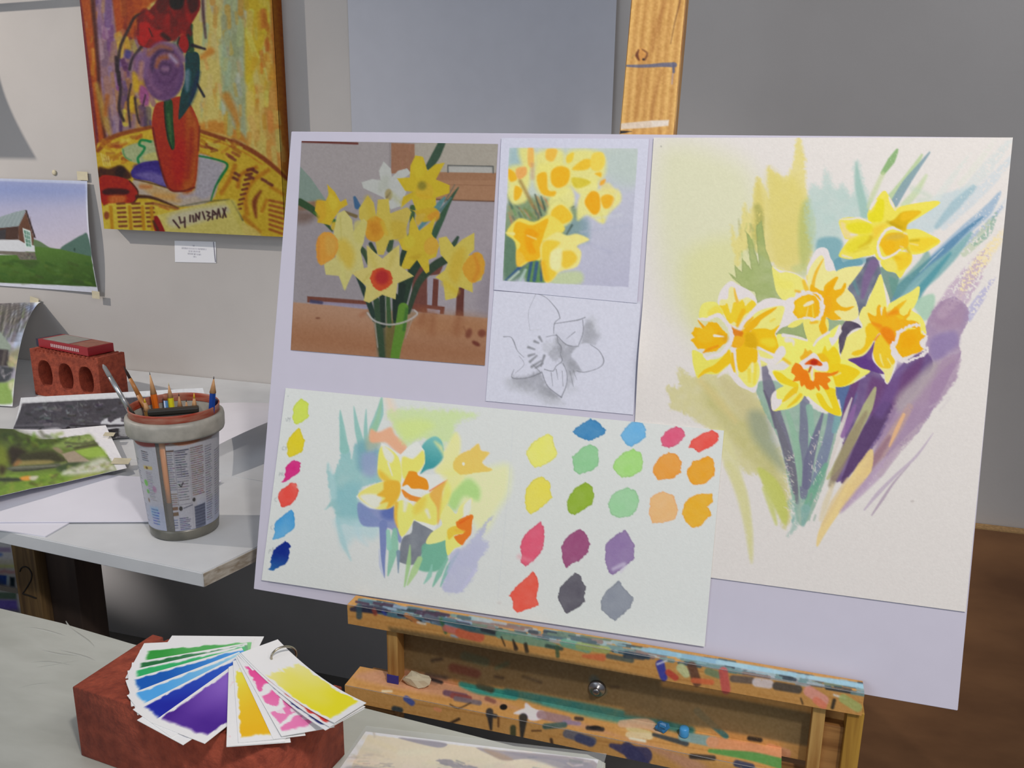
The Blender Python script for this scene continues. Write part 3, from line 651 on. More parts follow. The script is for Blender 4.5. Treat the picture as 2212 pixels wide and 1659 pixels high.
    st('1170,770 1100,770 1030,795 940,850 885,880 880,980 815,1040 815,1150 900,1240 1010,1275 1120,1235 1215,1200 1290,1110 1225,1040 1290,955 1225,880', [44, 42, 30, 34, 38, 38, 46, 54, 50, 36, 42, 38, 30, 42, 30, 30], W, 1, .7, 0, 0, 2.6)
    f('915,885 1040,830 1180,828 1202,890 1265,925 1180,1000 1185,1065 1245,1110 1190,1152 1085,1180 950,1222 900,1160 850,1080 890,980', (228, 166, 24), 1, 1, 1, False); f('940,920 1060,870 1140,960 1060,1080 940,1080', (224, 158, 20), .7, 6)
    f('200,1245 400,1200 500,1100 560,1000 550,1100 530,1200 560,1290 700,1450 500,1400 380,1365 300,1310', (92, 58, 124), 1, 1.2, var=.12)
    a.frame(); a.blob(1428, 317, 1.2, 1.2, (120, 116, 112)); a.blob(1970, 1089, 4, 2, (170, 160, 156), .6, 2)
    return a.grain(4)

SWR = '''228,222,110|400,235 435,255 440,300 465,370 440,410 350,450 310,455 280,420 260,355 290,310 340,260
65,130,180|680,140 730,160 780,215 770,240 720,265 670,285 640,275 600,260 565,225 600,190
105,170,215|960,160 1020,165 1045,210 1040,260 1000,295 945,322 910,300 880,245 910,200
214,88,120|1240,188 1280,205 1300,245 1260,300 1190,330 1150,310 1138,265 1165,225
232,84,74|1470,210 1505,235 1515,280 1480,310 1440,330 1390,362 1360,335 1320,325 1330,285 1390,245
140,195,142|680,305 730,330 742,400 730,450 690,480 610,505 570,480 565,390 620,330
160,210,120|960,330 1010,360 1028,420 1015,480 960,515 890,523 850,490 827,460 845,410 900,360
235,150,62|1190,360 1240,370 1275,420 1270,490 1220,525 1120,537 1085,490 1100,430 1140,385
238,155,42|1440,380 1480,400 1492,460 1480,520 1430,560 1350,573 1325,545 1305,480 1350,420
225,211,82|360,512 420,560 415,610 435,655 400,690 350,730 290,768 255,730 248,660 260,590 310,540
140,170,52|650,555 695,590 708,650 690,700 640,735 570,770 540,750 525,680 550,630 600,580
152,200,152|920,590 980,610 1000,680 985,740 940,780 870,790 820,770 793,700 820,640 870,605
238,176,118|1160,610 1225,640 1250,740 1235,795 1150,825 1080,820 1065,760 1070,660 1110,625
238,168,46|1400,625 1470,625 1475,680 1440,710 1470,770 1430,800 1400,840 1340,850 1290,800 1280,760 1295,690 1330,650
216,86,112|350,810 375,850 380,930 370,1000 310,1070 255,1120 240,1095 215,1090 230,1040 215,980 250,900
150,76,116|615,860 655,900 680,965 660,1020 620,1070 520,1120 500,1080 490,1000 510,940 560,890
140,115,160|910,868 945,920 970,970 965,1060 900,1120 830,1170 800,1150 775,1070 780,960 840,905
232,86,70|305,1150 330,1190 340,1250 325,1310 340,1380 260,1405 200,1432 170,1390 170,1350 148,1310 200,1240
92,88,98|580,1160 625,1180 630,1220 655,1250 640,1310 645,1350 600,1390 520,1430 490,1370 465,1320 480,1260 520,1210
136,140,152|870,1205 895,1250 960,1320 940,1390 880,1440 840,1480 800,1450 755,1400 750,1340 790,1270'''
def art_swatch():
    a = Art(545, 826, 1575, 1405, (210, 211, 208)); f = a.fill; st = a.stroke
    a.frame(1060, 860, 3.072)
    for ln in SWR.split('\n'):
        c, p = ln.split('|'); c = [int(v) for v in c.split(',')]
        f(p, c, 1, .8, 1.3, False, var=.10, edge=.28)
    st('215,1050 300,1080', [30, 10], (226, 150, 160), .5, 5); st('830,1130 900,1100 880,1150', [20, 30, 10], (196, 186, 206), .7, 3)
    a.frame(570, 850, 7.9)
    for c, p in (((200, 213, 82), '640,85 700,110 770,170 775,240 765,300 795,370 760,410 650,490 590,515 525,505 500,430 490,380 510,330 500,260 540,180'),
                 ((216, 196, 42), '605,570 640,610 660,680 680,750 715,780 690,850 680,940 650,985 560,1030 440,1080 405,1000 415,930 405,840 430,750 500,660'),
                 ((206, 46, 122), '535,1110 600,1145 640,1180 630,1220 650,1240 620,1270 640,1310 600,1350 430,1450 340,1505 310,1495 370,1410 360,1350 380,1310 365,1250 430,1180')):
        f(p, c, 1, .8, 1.0, False, var=.08, edge=.2)
    pg = (150, 154, 156)
    for q in ('378,415 390,465 410,450', '415,445 412,400 435,425 460,405', '455,405 440,475', '345,890 318,915 325,950 350,945', '365,895 385,920 400,890', '385,920 380,955', '262,1390 275,1335', '275,1335 300,1345 285,1370', '310,1380 318,1335 340,1345 325,1365 345,1395', '410,40 425,45'):
        st(q, 9, pg, .8, .7, smooth=False)
    a.frame(560, 1030, 7.9)
    f('560,90 640,90 665,130 655,160 690,220 670,290 650,350 600,410 540,460 400,520 365,490 350,420 330,350 340,310 330,270 420,180', (226, 72, 62), 1, .8, 1.2, False, var=.12, edge=.25)
    st('590,110 640,140 650,170', 40, (230, 130, 118), .6, 3)
    f('560,545 600,600 610,680 625,800 610,860 500,950 430,1010 330,1050 235,1065 220,1050 270,930 260,870 270,780 330,710 450,620', (66, 148, 206), 1, .8, .9, False, var=.12, edge=.2, to=(96, 166, 212), line='400,700 400,1060')
    f('455,1085 510,1120 555,1170 530,1220 545,1280 520,1320 520,1380 490,1440 440,1490 330,1550 250,1595 165,1590 210,1520 190,1450 210,1400 195,1370 240,1310 260,1240 350,1160', (18, 40, 128), 1, .8, 1.2, False, to=(34, 92, 156), line='380,1300 300,1600', var=.05)
    for q in ('300,335 270,360 275,400 305,405', '225,815 200,840 205,875 235,880', '165,1300 180,1230 205,1235 180,1265', '215,1270 235,1195 250,1200 235,1235 255,1245'):
        st(q, 8, pg, .7, .7, smooth=False)
    # ---- small daffodil study
    a.frame(540, 830, 3.317)
    f('600,640 645,560 665,430 655,190 690,380 730,470 745,530 765,420 800,450 830,440 880,480 960,470 945,640 965,690 850,720 780,800 840,880 940,960 900,1000 800,1015 700,1005 640,985 610,870 552,885 600,820 580,740 565,560', (142, 186, 186), .95, 3, 2, var=.15)
    for q, w_ in (('658,185 672,300 690,460', [4, 36, 70]), ('758,160 785,320 825,460', [4, 40, 60]), ('848,180 845,300 850,460', [4, 26, 40]), ('962,92 945,210 900,320 880,400', [6, 60, 60, 40])):
        st(q, w_, (140, 186, 178), .9, 1.5)
    st('960,110 930,260 900,330', [4, 40, 50], (150, 190, 150), .7, 3)
    f('780,430 860,400 940,430 930,560 860,600 790,600', (112, 158, 172), .7, 10); f('820,500 920,490 935,620 880,660 820,620', (150, 156, 192), .75, 10); f('850,380 920,360 960,430 860,470', (170, 176, 150), .7, 8)
    f('620,760 800,700 790,830 860,930 700,960 640,900', (130, 180, 188), .6, 14)
    st('570,560 600,660 610,800', [4, 40, 50], (172, 202, 204), .6, 4)
    f('940,340 1030,305 1060,360 1140,425 1135,485 1100,502 1040,455 985,412 880,412 880,320', (228, 168, 134), .95, 4); st('1010,110 1050,220 1080,300', [50, 70, 40], (232, 202, 176), .6, 8)
    f('1010,205 1190,168 1300,190 1420,185 1660,225 1505,280 1480,400 1400,430 1250,385 1150,425 1080,360', (198, 216, 152), .9, 8, 4, var=.15); f('1080,270 1240,250 1340,300 1200,390 1110,380', (206, 220, 132), .7, 12)
    f('1380,640 1500,560 1690,600 1875,575 1880,760 1800,900 1690,1060 1560,900 1450,860', (224, 226, 168), .85, 14); f('1490,740 1590,672 1670,740 1660,830 1560,800 1500,900 1440,850', (170, 208, 128), .9, 8)
    f('1235,640 1270,560 1255,440 1340,372 1400,410 1412,520 1350,590 1290,610', (62, 148, 152), .95, 2.5, to=(120, 184, 180), line='1300,560 1360,380')
    f('640,960 950,980 960,1040 900,1110 780,1090 690,1180 650,1060', (176, 204, 208), .7, 12); st('640,960 680,1120 740,1260', [30, 40, 6], (160, 196, 200), .7, 3, .3); st('780,1000 800,1090 860,1150', [40, 40, 6], (180, 206, 212), .6, 6)
    f('795,840 880,885 1000,890 1055,850 1080,990 1110,1100 1090,1130 1040,1040 960,1020 830,1010 790,930', (124, 134, 182), .95, 2.5, var=.12); f('960,900 1060,860 1060,960 980,960', (70, 90, 160), .6, 8)
    st('975,1000 975,1150 975,1260 985,1385', [60, 46, 30, 4], (118, 130, 178), .95, 1.2); st('945,1180 955,1300 975,1370', [4, 18, 4], (176, 182, 210), .8, 1.5)
    f('1195,975 1260,1005 1345,1045 1270,1190 1200,1290 1100,1275 1090,1240 1115,1100 1180,1060', (112, 116, 126), .97, 1.5, var=.15); f('1260,1150 1340,1120 1425,1105 1445,1220 1380,1330 1260,1340 1200,1290 1250,1230', (112, 172, 146), .95, 3)
    for q, w_, c in (('1060,1040 1050,1180 1010,1370', [30, 70, 10], (134, 186, 160)), ('1170,1150 1160,1280 1130,1450', [6, 34, 10], (160, 196, 136)), ('1085,1200 1085,1350', [30, 6], (120, 140, 160)), ('1240,1250 1200,1340 1150,1440', [40, 50, 10], (170, 200, 140)),
                     ('1330,1290 1310,1370 1270,1430', [6, 34, 6], (140, 190, 172)), ('1440,1250 1380,1360 1335,1450', [16, 40, 8], (126, 180, 158)), ('1520,1200 1450,1310 1390,1450', [10, 36, 8], (130, 180, 168)), ('1010,1050 1020,1170', [30, 40], (146, 196, 176))):
        st(q, w_, c, .9, 1.3)
    f('1470,1200 1560,1170 1640,1080 1760,935 1690,1100 1735,1140 1670,1260 1640,1340 1560,1480 1450,1505 1400,1450 1440,1330', (178, 178, 206), .9, 4, 3, var=.15); st('1640,1330 1520,1500', [30, 6], (190, 188, 214), .7, 2)
    Wt, Py = (220, 220, 214), (230, 220, 116)
    f('960,415 1100,500 1160,440 1220,408 1272,470 1278,560 1240,640 1445,640 1440,690 1310,775 1372,900 1362,1010 1345,1050 1200,970 1112,1105 1060,960 1055,855 960,893 880,880 776,800 850,730 970,690 932,600', Wt, 1, .8, smooth=False)
    f('962,440 1085,520 1105,690 1040,705 950,660 933,580', (230, 218, 108), .95, 2); f('968,432 1052,505 1030,560 985,520', Wt, .9, 3); st('1010,560 1040,650', [14, 8], Wt, .8, 1)
    f('1112,520 1190,530 1262,470 1273,560 1210,640 1120,670', (228, 216, 104), .95, 3); f('1160,470 1225,420 1240,480 1180,525', Wt, .9, 4); f('950,610 1040,690 1000,705 945,660', (236, 180, 60), .8, 6)
    f('790,795 870,730 980,692 1085,690 1100,770 1060,858 1000,890 900,880', (230, 214, 110), .9, 2); f('805,800 880,780 960,800 950,860 900,882', Wt, .9, 4); f('985,690 1085,690 1100,765 1055,850 1000,888 1010,840 950,850 990,810 930,790 975,750', (236, 172, 56), .95, 3)
    f('1112,725 1150,640 1165,618 1215,625 1230,650 1290,680 1302,750 1240,745 1180,742 1150,715', (226, 142, 38), 1, 1.2); f('1108,745 1180,790 1292,820 1230,850 1215,838 1140,815', (230, 138, 56), 1, 1.2); st('1110,730 1200,770 1280,790', [6, 10, 4], Wt, .9, 1); st('1110,740 1160,735', 18, Wt, .9, 1)
    f('1062,862 1115,825 1195,870 1198,965 1112,1090 1070,975', (232, 220, 112), .95, 2); st('1070,850 1065,950 1080,1020', [30, 24, 8], (236, 176, 66), .9, 2.5); st('1140,830 1130,900', [40, 20], Wt, .8, 3)
    f('1192,872 1310,775 1365,880 1362,1000 1270,985 1195,960', (230, 217, 108), .95, 2); st('1290,900 1310,950', [26, 16], Wt, .8, 3); f('1200,860 1280,800 1270,880 1210,930', (236, 190, 70), .6, 8)
    f('1312,775 1440,685 1405,770 1405,880 1370,1000 1362,880', (238, 172, 78), .95, 3); f('1440,690 1470,760 1420,900 1380,960 1400,800', (232, 218, 110), .9, 5); st('1310,760 1440,680', [8, 5], (226, 110, 60), .8, 1)
    f('1345,410 1400,440 1420,470 1490,350 1530,385 1530,490 1500,640 1400,640 1350,610 1410,520', (230, 224, 150), .85, 6); f('1400,640 1520,600 1560,660 1480,760 1440,700', (230, 224, 140), .7, 8)
    f('1480,560 1530,500 1600,470 1662,420 1682,470 1745,490 1690,560 1765,615 1640,632 1540,645 1490,610', (238, 192, 96), .95, 2, 1); a.blob(1555, 567, 10, 12, (228, 226, 214), .9)
    f('1440,865 1500,925 1530,870 1612,808 1612,870 1540,955 1505,1020 1430,1110 1290,1142 1320,1065 1400,1005 1390,940', (228, 224, 140), 1, 1.2); f('1430,1090 1500,1090 1540,1150 1490,1175 1440,1222', (230, 222, 120), 1, 1.2); f('1560,860 1612,815 1605,900 1560,940', Wt, .9, 3)
    f('1440,1040 1500,1010 1560,1020 1570,1060 1490,1080 1450,1110', (236, 192, 70), 1, 2); f('1502,985 1560,945 1622,932 1618,1000 1610,1070 1575,1110 1545,1150 1490,1090 1560,1060 1510,1020', (228, 122, 44), 1, 1, .8); st('1530,990 1600,950', [14, 6], (216, 90, 30), .7, 2); st('1500,1040 1560,1050', [20, 14], (238, 180, 70), .8, 2)
    # faint fold and soiling
    a.frame(1060, 860, 3.072); st('170,180 150,500 70,1340', 4, (200, 202, 204), .6, 1.2); a.blob(80, 1360, 14, 10, (196, 188, 184), .5, 4)
    return a.grain(3)

def art_photo():
    a = Art(622, 296, 1085, 798, (178, 169, 173)); f = a.fill; st = a.stroke
    a.frame(610, 280, 3.19)
    f('120,60 760,60 760,600 100,600', (180, 170, 170), 1, 30); f('100,560 700,560 620,1220 60,1220', (166, 156, 160), .8, 60); f('910,90 1500,90 1500,300 910,300', (194, 184, 168), .9, 8); f('1000,500 1480,500 1430,1300 900,1280', (182, 170, 176), .9, 10)
    f('1440,860 1340,1200 1440,1300 1480,900', (150, 138, 150), .5, 20)
    st('130,82 520,96', 14, (112, 48, 38), 1, 1); f('118,250 200,340 305,492 112,500', (142, 160, 148), 1, 1, smooth=False); f('110,510 310,492 240,540 110,560', (150, 112, 84), .9, 4); f('105,560 240,580 180,640 100,640', (122, 96, 84), .8, 12)
    f('752,92 914,98 914,300 752,305', (172, 124, 96), 1, 1, smooth=False); st('745,95 745,300', 10, (150, 140, 140), .7, 2); a.dabs((760, 100, 905, 290), 30, [(160, 110, 82), (186, 138, 108)], 5, 2, 1.57, 6, .5, 1, .05)
    f('1040,295 1475,300 1468,495 1060,482', (186, 138, 104), 1, 1, smooth=False); f('1040,295 1475,300 1472,352 1050,350', (176, 128, 96), .9, 1, smooth=False); st('1070,380 1470,388', 5, (150, 104, 76), .6, 1); st('1060,484 1468,497', 9, (112, 76, 56), .9, 1)
    f('1145,252 1450,255 1450,298 1145,295', (200, 196, 190), 1, 1, smooth=False); st('1143,295 1143,248 1452,254 1452,300', 8, (98, 100, 98), 1, .8, smooth=False)
    # chairs and low shelf
    f('860,950 1110,940 1085,1000 1000,1010 1000,1260 880,1235 900,1060', (120, 66, 54), .95, 1.5, smooth=False); f('1000,1020 1045,1030 1035,1240 1005,1240', (176, 166, 178), 1, 1, smooth=False); f('1042,1030 1078,1035 1070,1275 1030,1268', (118, 62, 48), 1, 1, smooth=False); f('1205,1090 1255,1090 1248,1290 1195,1285', (110, 56, 46), 1, 1, smooth=False)
    f('900,1200 1120,1222 1115,1275 905,1255', (132, 72, 56), 1, 1, smooth=False); f('1000,1235 1090,1245 1085,1272 1000,1262', (180, 170, 190), 1, 1, smooth=False)
    f('172,1150 600,1182 600,1225 172,1192', (126, 70, 54), 1, 1, smooth=False); f('190,1180 590,1208 590,1240 190,1215', (168, 160, 186), .9, 1.5, smooth=False); st('200,1185 270,1195', 24, (70, 66, 100), .9, 2)
    f('60,1190 330,1212 600,1242 930,1262 1425,1302 1400,1650 40,1530', (196, 150, 120), 1, 2, smooth=False); f('50,1330 600,1380 1410,1460 1400,1650 40,1530', (176, 118, 80), .85, 40); f('900,1270 1420,1305 1410,1420 900,1400', (184, 124, 78), .6, 20)
    for q, w_ in (('1040,1270 1030,1400', 40), ('1220,1290 1200,1400', 50), ('980,1260 960,1330', 60)): st(q, w_, (160, 96, 60), .5, 8)
    st('545,1280 600,1250', 20, (168, 100, 66), .6, 5); a.blob(245, 1300, 16, 5, (120, 66, 44), .9, 2); a.blob(1285, 1405, 22, 34, (132, 66, 46), .8, 4, .3); a.blob(1375, 1405, 28, 26, (128, 60, 40), .8, 4); a.blob(1335, 1475, 30, 14, (118, 50, 36), .9, 3, .5); st('1250,1360 1270,1400', 8, (150, 90, 60), .6, 2)
    # glass and stems
    f('590,1250 930,1250 880,1350 820,1500 800,1590 660,1590 650,1450 630,1340', (150, 140, 120), .45, 3); f('640,1300 700,1300 720,1580 670,1575', (72, 80, 56), .8, 4); f('720,1350 790,1340 770,1580 720,1580', (110, 100, 44), .8, 5)
    dk, md, lt = (44, 66, 48), (70, 104, 56), (96, 150, 52)
    for q, w_, c in (('120,500 230,570 345,700', [50, 44, 10], (54, 84, 48)), ('220,575 370,640', [14, 36], (70, 118, 56)), ('1100,95 1060,180 1015,255', [50, 60, 50], (66, 92, 72)), ('1215,400 1150,500 1100,610 1040,740', [6, 30, 44, 50], (62, 96, 70)), ('1165,470 1090,560', [8, 20], (96, 130, 130)), ('1190,380 1120,500', [4, 10], (110, 116, 100)), ('1120,470 1050,560 940,690', [14, 50, 16], (100, 148, 150)),
                     ('1210,745 1180,800', [20, 40], (60, 84, 66)), ('1120,900 1040,950 940,1060 870,1260', [60, 60, 46, 30], (54, 72, 52)), ('930,930 880,1020 830,1180 790,1320', [60, 60, 70, 50], dk), ('870,800 830,900 820,1180', [50, 40, 40], dk), ('510,1000 570,1120 640,1310', [14, 40, 36], (40, 62, 52)), ('470,760 560,840 600,920', [20, 40, 36], (62, 84, 56)), ('610,790 640,850', [26, 30], dk), ('750,770 740,830', [40, 40], (66, 90, 62)),
                     ('650,1180 670,1350 690,1560', [44, 44, 40], (56, 80, 54)), ('690,1150 700,1350', [40, 36], (40, 56, 44)), ('730,1160 740,1350', [30, 34], (64, 96, 52)), ('780,1150 780,1300', [40, 36], (34, 50, 40)), ('830,1080 800,1300', [50, 40], (36, 52, 42)), ('900,540 890,700 870,740', [40, 26, 20], (74, 104, 60)), ('500,470 520,530', [20, 44], (70, 110, 150)), ('430,570 510,600', [20, 24], (130, 110, 70))):
        st(q, w_, c, 1, 1.2)
    st('715,1150 715,1330', 6, (170, 170, 160), .6, 1); st('640,1300 660,1500', 6, (180, 170, 160), .5, 1)
    st('835,1230 815,1380 790,1500 775,1590', [70, 76, 66, 60], (104, 150, 48), 1, 1); st('860,1240 840,1380', 22, (66, 116, 46), .8, 2)
    st('590,1265 640,1320 740,1345 850,1325 930,1275 910,1245', 12, (206, 198, 196), .9, 1); st('640,1345 660,1500', 6, (190, 186, 180), .6, 1); st('900,1300 850,1440', 6, (196, 186, 180), .5, 1)
    # flowers
    f('700,220 750,270 757,330 800,285 862,268 888,300 830,345 855,430 830,525 750,552 700,470 640,442 560,405 548,365 620,342 680,350 668,285', (210, 210, 204), 1, 1, smooth=False); f('690,330 740,330 720,420 660,420', (196, 198, 184), .7, 6); a.blob(735, 450, 26, 40, (182, 164, 110), .95, 3); st('720,470 745,440', 10, (120, 100, 60), .7, 2); st('760,450 830,520', 30, (200, 200, 150), .6, 5)
    f('310,378 362,430 402,500 440,478 452,520 402,550 352,622 332,662 240,640 262,600 224,560 240,490 300,492 320,450', (224, 188, 44), 1, 1, smooth=False); f('330,440 390,510 350,560 320,500', (230, 204, 60), .8, 4); f('230,500 290,500 300,600 250,640', (226, 176, 40), .8, 4); f('345,640 390,650 380,690 340,690', (222, 186, 50), .9, 2)
    f('590,455 632,505 650,600 660,485 735,478 745,580 862,538 892,570 852,690 862,745 740,765 700,865 660,865 640,760 530,610 530,545', (222, 198, 84), 1, 1, smooth=False); f('760,590 860,545 880,580 840,680 760,680', (218, 192, 90), .8, 5); f('750,640 850,650 850,740 780,760', (216, 184, 60), .8, 6); f('580,645 640,598 702,640 705,720 650,775 580,745', (228, 162, 42), 1, 2); f('600,660 650,640 680,690 640,740', (216, 140, 30), .7, 6); st('690,640 720,720', 26, (226, 190, 60), .9, 3); st('590,480 620,600', 40, (216, 186, 60), .6, 6)
    f('820,540 900,560 960,600 1000,570 990,560 920,560', (214, 180, 50), 1, 1)
    f('885,250 920,178 972,188 1002,285 1055,240 1122,228 1060,345 1155,385 1152,440 1060,470 1062,520 1010,575 925,560 895,480 820,540 835,465 905,430 850,425 793,338 880,330', (224, 194, 44), 1, 1, smooth=False); f('900,240 940,190 985,290 930,330', (228, 204, 50), .7, 5); f('930,560 1050,540 1080,600 980,640 930,600', (222, 182, 44), 1, 2); f('1000,600 1070,560 1085,610 1040,640', (228, 160, 44), .9, 3); a.blob(982, 425, 62, 62, (226, 188, 50), 1, 2); a.blob(965, 388, 30, 30, (150, 138, 44), .9, 5); st('930,450 1030,470', 16, (230, 184, 40), .8, 3); st('830,500 900,440', 20, (210, 176, 40), .6, 5)
    f('880,645 902,600 945,700 1005,655 1062,600 1030,720 1082,800 1062,880 1010,900 1015,980 992,995 930,900 880,962 815,965 862,840 830,830 800,760 872,740', (224, 194, 52), 1, 1, smooth=False); a.blob(1028, 805, 50, 62, (230, 180, 60), 1, 2, .2); a.blob(875, 775, 40, 46, (226, 204, 60), .9, 4); f('880,880 960,860 930,900', (206, 166, 36), .6, 4); f('920,600 990,580 960,640 930,660', (222, 186, 70), 1, 2)
    f('1078,750 1132,738 1185,812 1240,760 1325,712 1322,830 1282,870 1372,860 1392,950 1372,1040 1312,1060 1312,1125 1220,1085 1200,1160 1125,1178 1110,1050 1055,1020 1122,970 1142,920 1090,860', (228, 206, 92), 1, 1, smooth=False); f('1180,860 1260,820 1240,960 1200,1060 1150,1000', (226, 190, 60), .8, 8); f('1255,920 1330,848 1382,880 1390,990 1312,1062 1250,985', (236, 172, 50), 1, 1.5, 1); st('1320,860 1350,960 1320,1040', [10, 30, 20], (232, 150, 40), .8, 3); st('1120,1060 1200,1120', 40, (228, 198, 60), .7, 5)
    f('368,640 380,580 430,558 482,622 492,705 560,615 588,642 562,780 540,832 567,970 490,985 432,1112 390,1010 300,1002 288,930 370,880 350,740', (224, 212, 132), 1, 1, smooth=False); f('500,640 580,640 550,780 500,760', (222, 210, 118), .8, 4); f('370,780 440,760 500,860 470,960 400,900', (228, 194, 70), .85, 10); f('238,762 290,708 350,718 384,770 375,860 312,920 262,938 234,860', (236, 166, 60), 1, 1.5, 1.2); f('300,740 370,760 360,850 310,860', (230, 180, 80), .7, 6); st('250,760 250,900', 16, (230, 140, 50), .7, 3); st('400,600 410,760', 5, (196, 184, 90), .6, 2); st('410,920 430,1090', 20, (226, 218, 130), .7, 4)
    f('584,798 640,850 692,892 750,840 808,796 812,940 908,1012 795,1062 782,1172 690,1140 600,1196 563,1182 580,1082 480,990 590,950', (228, 210, 122), 1, 1, smooth=False); st('600,830 640,940', 30, (216, 196, 90), .6, 6); st('780,830 740,940', 24, (214, 192, 90), .6, 6); st('610,1160 650,1080', 30, (224, 212, 130), .7, 5); st('560,1050 600,1000', 8, (200, 180, 80), .5, 3)
    a.blob(686, 1034, 78, 78, (222, 84, 38), 1, 1.2, rough=1.5); a.blob(690, 1020, 48, 50, (188, 38, 40), .9, 6)
    return a.grain(7)

def art_smallprint():
    a = Art(1040, 285, 1415, 672, (198, 197, 212)); f = a.fill; st = a.stroke; a.frame(1060, 290, 2.719)
    im = '108,80 862,85 808,900 72,862'
    f(im, (186, 186, 198), 1, .8, smooth=False, to=(176, 174, 194), line='500,300 800,900')
    f('108,82 860,86 850,280 700,250 500,240 380,420 100,420', (186, 196, 180), .8, 20); f('110,85 190,85 180,220 105,220', (150, 176, 182), .8, 12); f('660,120 860,90 850,300 700,300', (178, 188, 184), .8, 20)
    f('90,430 330,380 500,440 520,600 430,740 300,720 80,860', (120, 140, 100), .85, 10); f('80,600 160,560 180,740 230,800 80,860', (92, 120, 100), .9, 10); f('230,740 340,740 330,868 200,866', (88, 130, 70), .9, 6)
    f('380,820 520,810 520,880 350,880', (186, 196, 150), .9, 6); f('440,520 560,500 560,640 440,600', (126, 150, 160), .8, 10)
    a.dabs((100, 380, 330, 520), 34, [(70, 80, 76), (150, 130, 90), (110, 130, 80), (190, 130, 90)], 14, 5, 1.1, 4, .6, 1.5, .3)
    for q, w_ in (('85,860 150,800 220,740', [6, 16, 30]), ('215,860 235,740', [16, 20]), ('290,860 295,730', [12, 18]), ('250,860 265,760', [20, 20])): st(q, w_, (52, 80, 130), .8, 2)
    st('105,860 160,810', 14, (190, 200, 190), .8, 2); st('170,860 200,800', 16, (170, 190, 180), .8, 2)
    for q in ('255,360 290,480', '290,370 310,440', '390,370 440,430 480,430', '440,590 470,540'): st(q, [8, 16, 6] if q.count(',') > 2 else [8, 12], (60, 76, 66), .7, 2)
    py, yy, og = (222, 212, 120), (228, 190, 60), (232, 170, 40)
    for p in ('160,90 240,90 260,180 200,220', '260,120 400,90 420,180 300,260', '440,120 520,90 640,110 670,180 640,280 500,330 440,260', '100,200 220,200 210,330 110,330', '260,190 440,180 470,300 380,380 270,340'): f(p, py, .85, 8)
    for p in ('110,320 190,310 210,390 140,420 100,380', '340,380 460,320 480,420 380,480 340,440', '480,290 600,260 620,330 520,360', '520,360 620,330 740,330 760,400 690,470 650,530 560,480 500,510', '330,440 420,410 475,480 440,540 330,560'): f(p, (222, 214, 130), .9, 5)
    f('660,290 700,300 730,360 640,330', (220, 206, 130), .8, 5)
    for p, c in (('215,80 245,80 245,190 215,180', (226, 172, 90)), ('320,95 360,85 385,100 360,160 320,150', (230, 176, 70)), ('100,210 140,230 150,270 110,280', og), ('145,210 200,195 205,240 160,270', (224, 160, 90)), ('140,310 180,330 165,380 135,390', og), ('265,250 320,230 330,330 375,340 360,370 290,350', og), ('350,220 400,190 455,215 445,290 390,320 350,290', (230, 168, 36)), ('440,130 480,110 470,160 440,170', yy), ('470,210 540,150 590,160 560,210', (224, 180, 50)), ('590,120 650,110 665,170 630,220 580,200', (228, 196, 80)), ('605,235 640,228 640,255', og), ('640,280 668,268 660,295 635,305', (232, 160, 50)),
                 ('470,260 540,265 580,290 520,320 480,310', (206, 186, 60)), ('545,395 585,340 630,360 635,450 600,478 560,440', (234, 158, 30)), ('640,380 680,358 720,380 700,430 660,440', (234, 166, 40)), ('355,450 410,420 470,480 450,520 370,540 345,500', (230, 182, 50))): f(p, c, .95, 3)
    st('170,280 230,400 250,440', [20, 22, 10], (150, 120, 70), .7, 3); st('240,180 240,260', 20, (190, 150, 120), .6, 4)
    f('88,585 160,500 250,520 340,480 430,560 350,620 300,640 290,740 240,740 160,780 140,640', (226, 204, 90), 1, 3); f('150,520 240,540 330,500 310,580 290,650 280,730 200,750 155,700 170,650 130,600', (232, 170, 36), 1, 2.5); f('200,560 280,590 240,640 260,700 210,690', (230, 150, 24), .8, 4); st('130,590 90,585', [20, 6], (226, 214, 140), .9, 2); st('210,600 260,620', 10, (236, 200, 120), .8, 1.5)
    f('290,650 380,580 440,600 500,590 572,625 500,660 525,700 500,780 400,810 340,870 310,860 290,740', (226, 212, 130), 1, 3); f('300,640 400,640 350,700 340,780 380,820 330,868 300,800', (232, 190, 60), .95, 4); f('400,700 470,690 500,740 440,790 400,760', (234, 186, 60), .95, 4); f('345,700 410,680 400,790 350,790', (224, 218, 160), .9, 4); st('300,760 320,850', 30, (234, 170, 40), .8, 4)
    f('150,680 200,740 150,780', (236, 180, 60), .9, 3); st('520,580 800,540', [6, 10], (170, 172, 190), .6, 4); st('600,500 760,480', [6, 10], (196, 198, 206), .6, 4); st('560,640 700,700', [4, 10], (164, 164, 186), .5, 5); st('740,330 690,470', 8, (206, 196, 160), .5, 4); st('640,470 655,520', 14, (214, 204, 120), .7, 3)
    for q in ('-60,-60 1100,-60 1100,85 862,85 108,80 -60,76', '862,85 1100,85 1100,1100 795,1100', '-60,862 72,862 808,900 1000,910 1000,1100 -60,1100', '-60,70 108,70 66,920 -60,920'): f(q, (198, 197, 212), 1, .8, smooth=False)
    return a.grain(6)

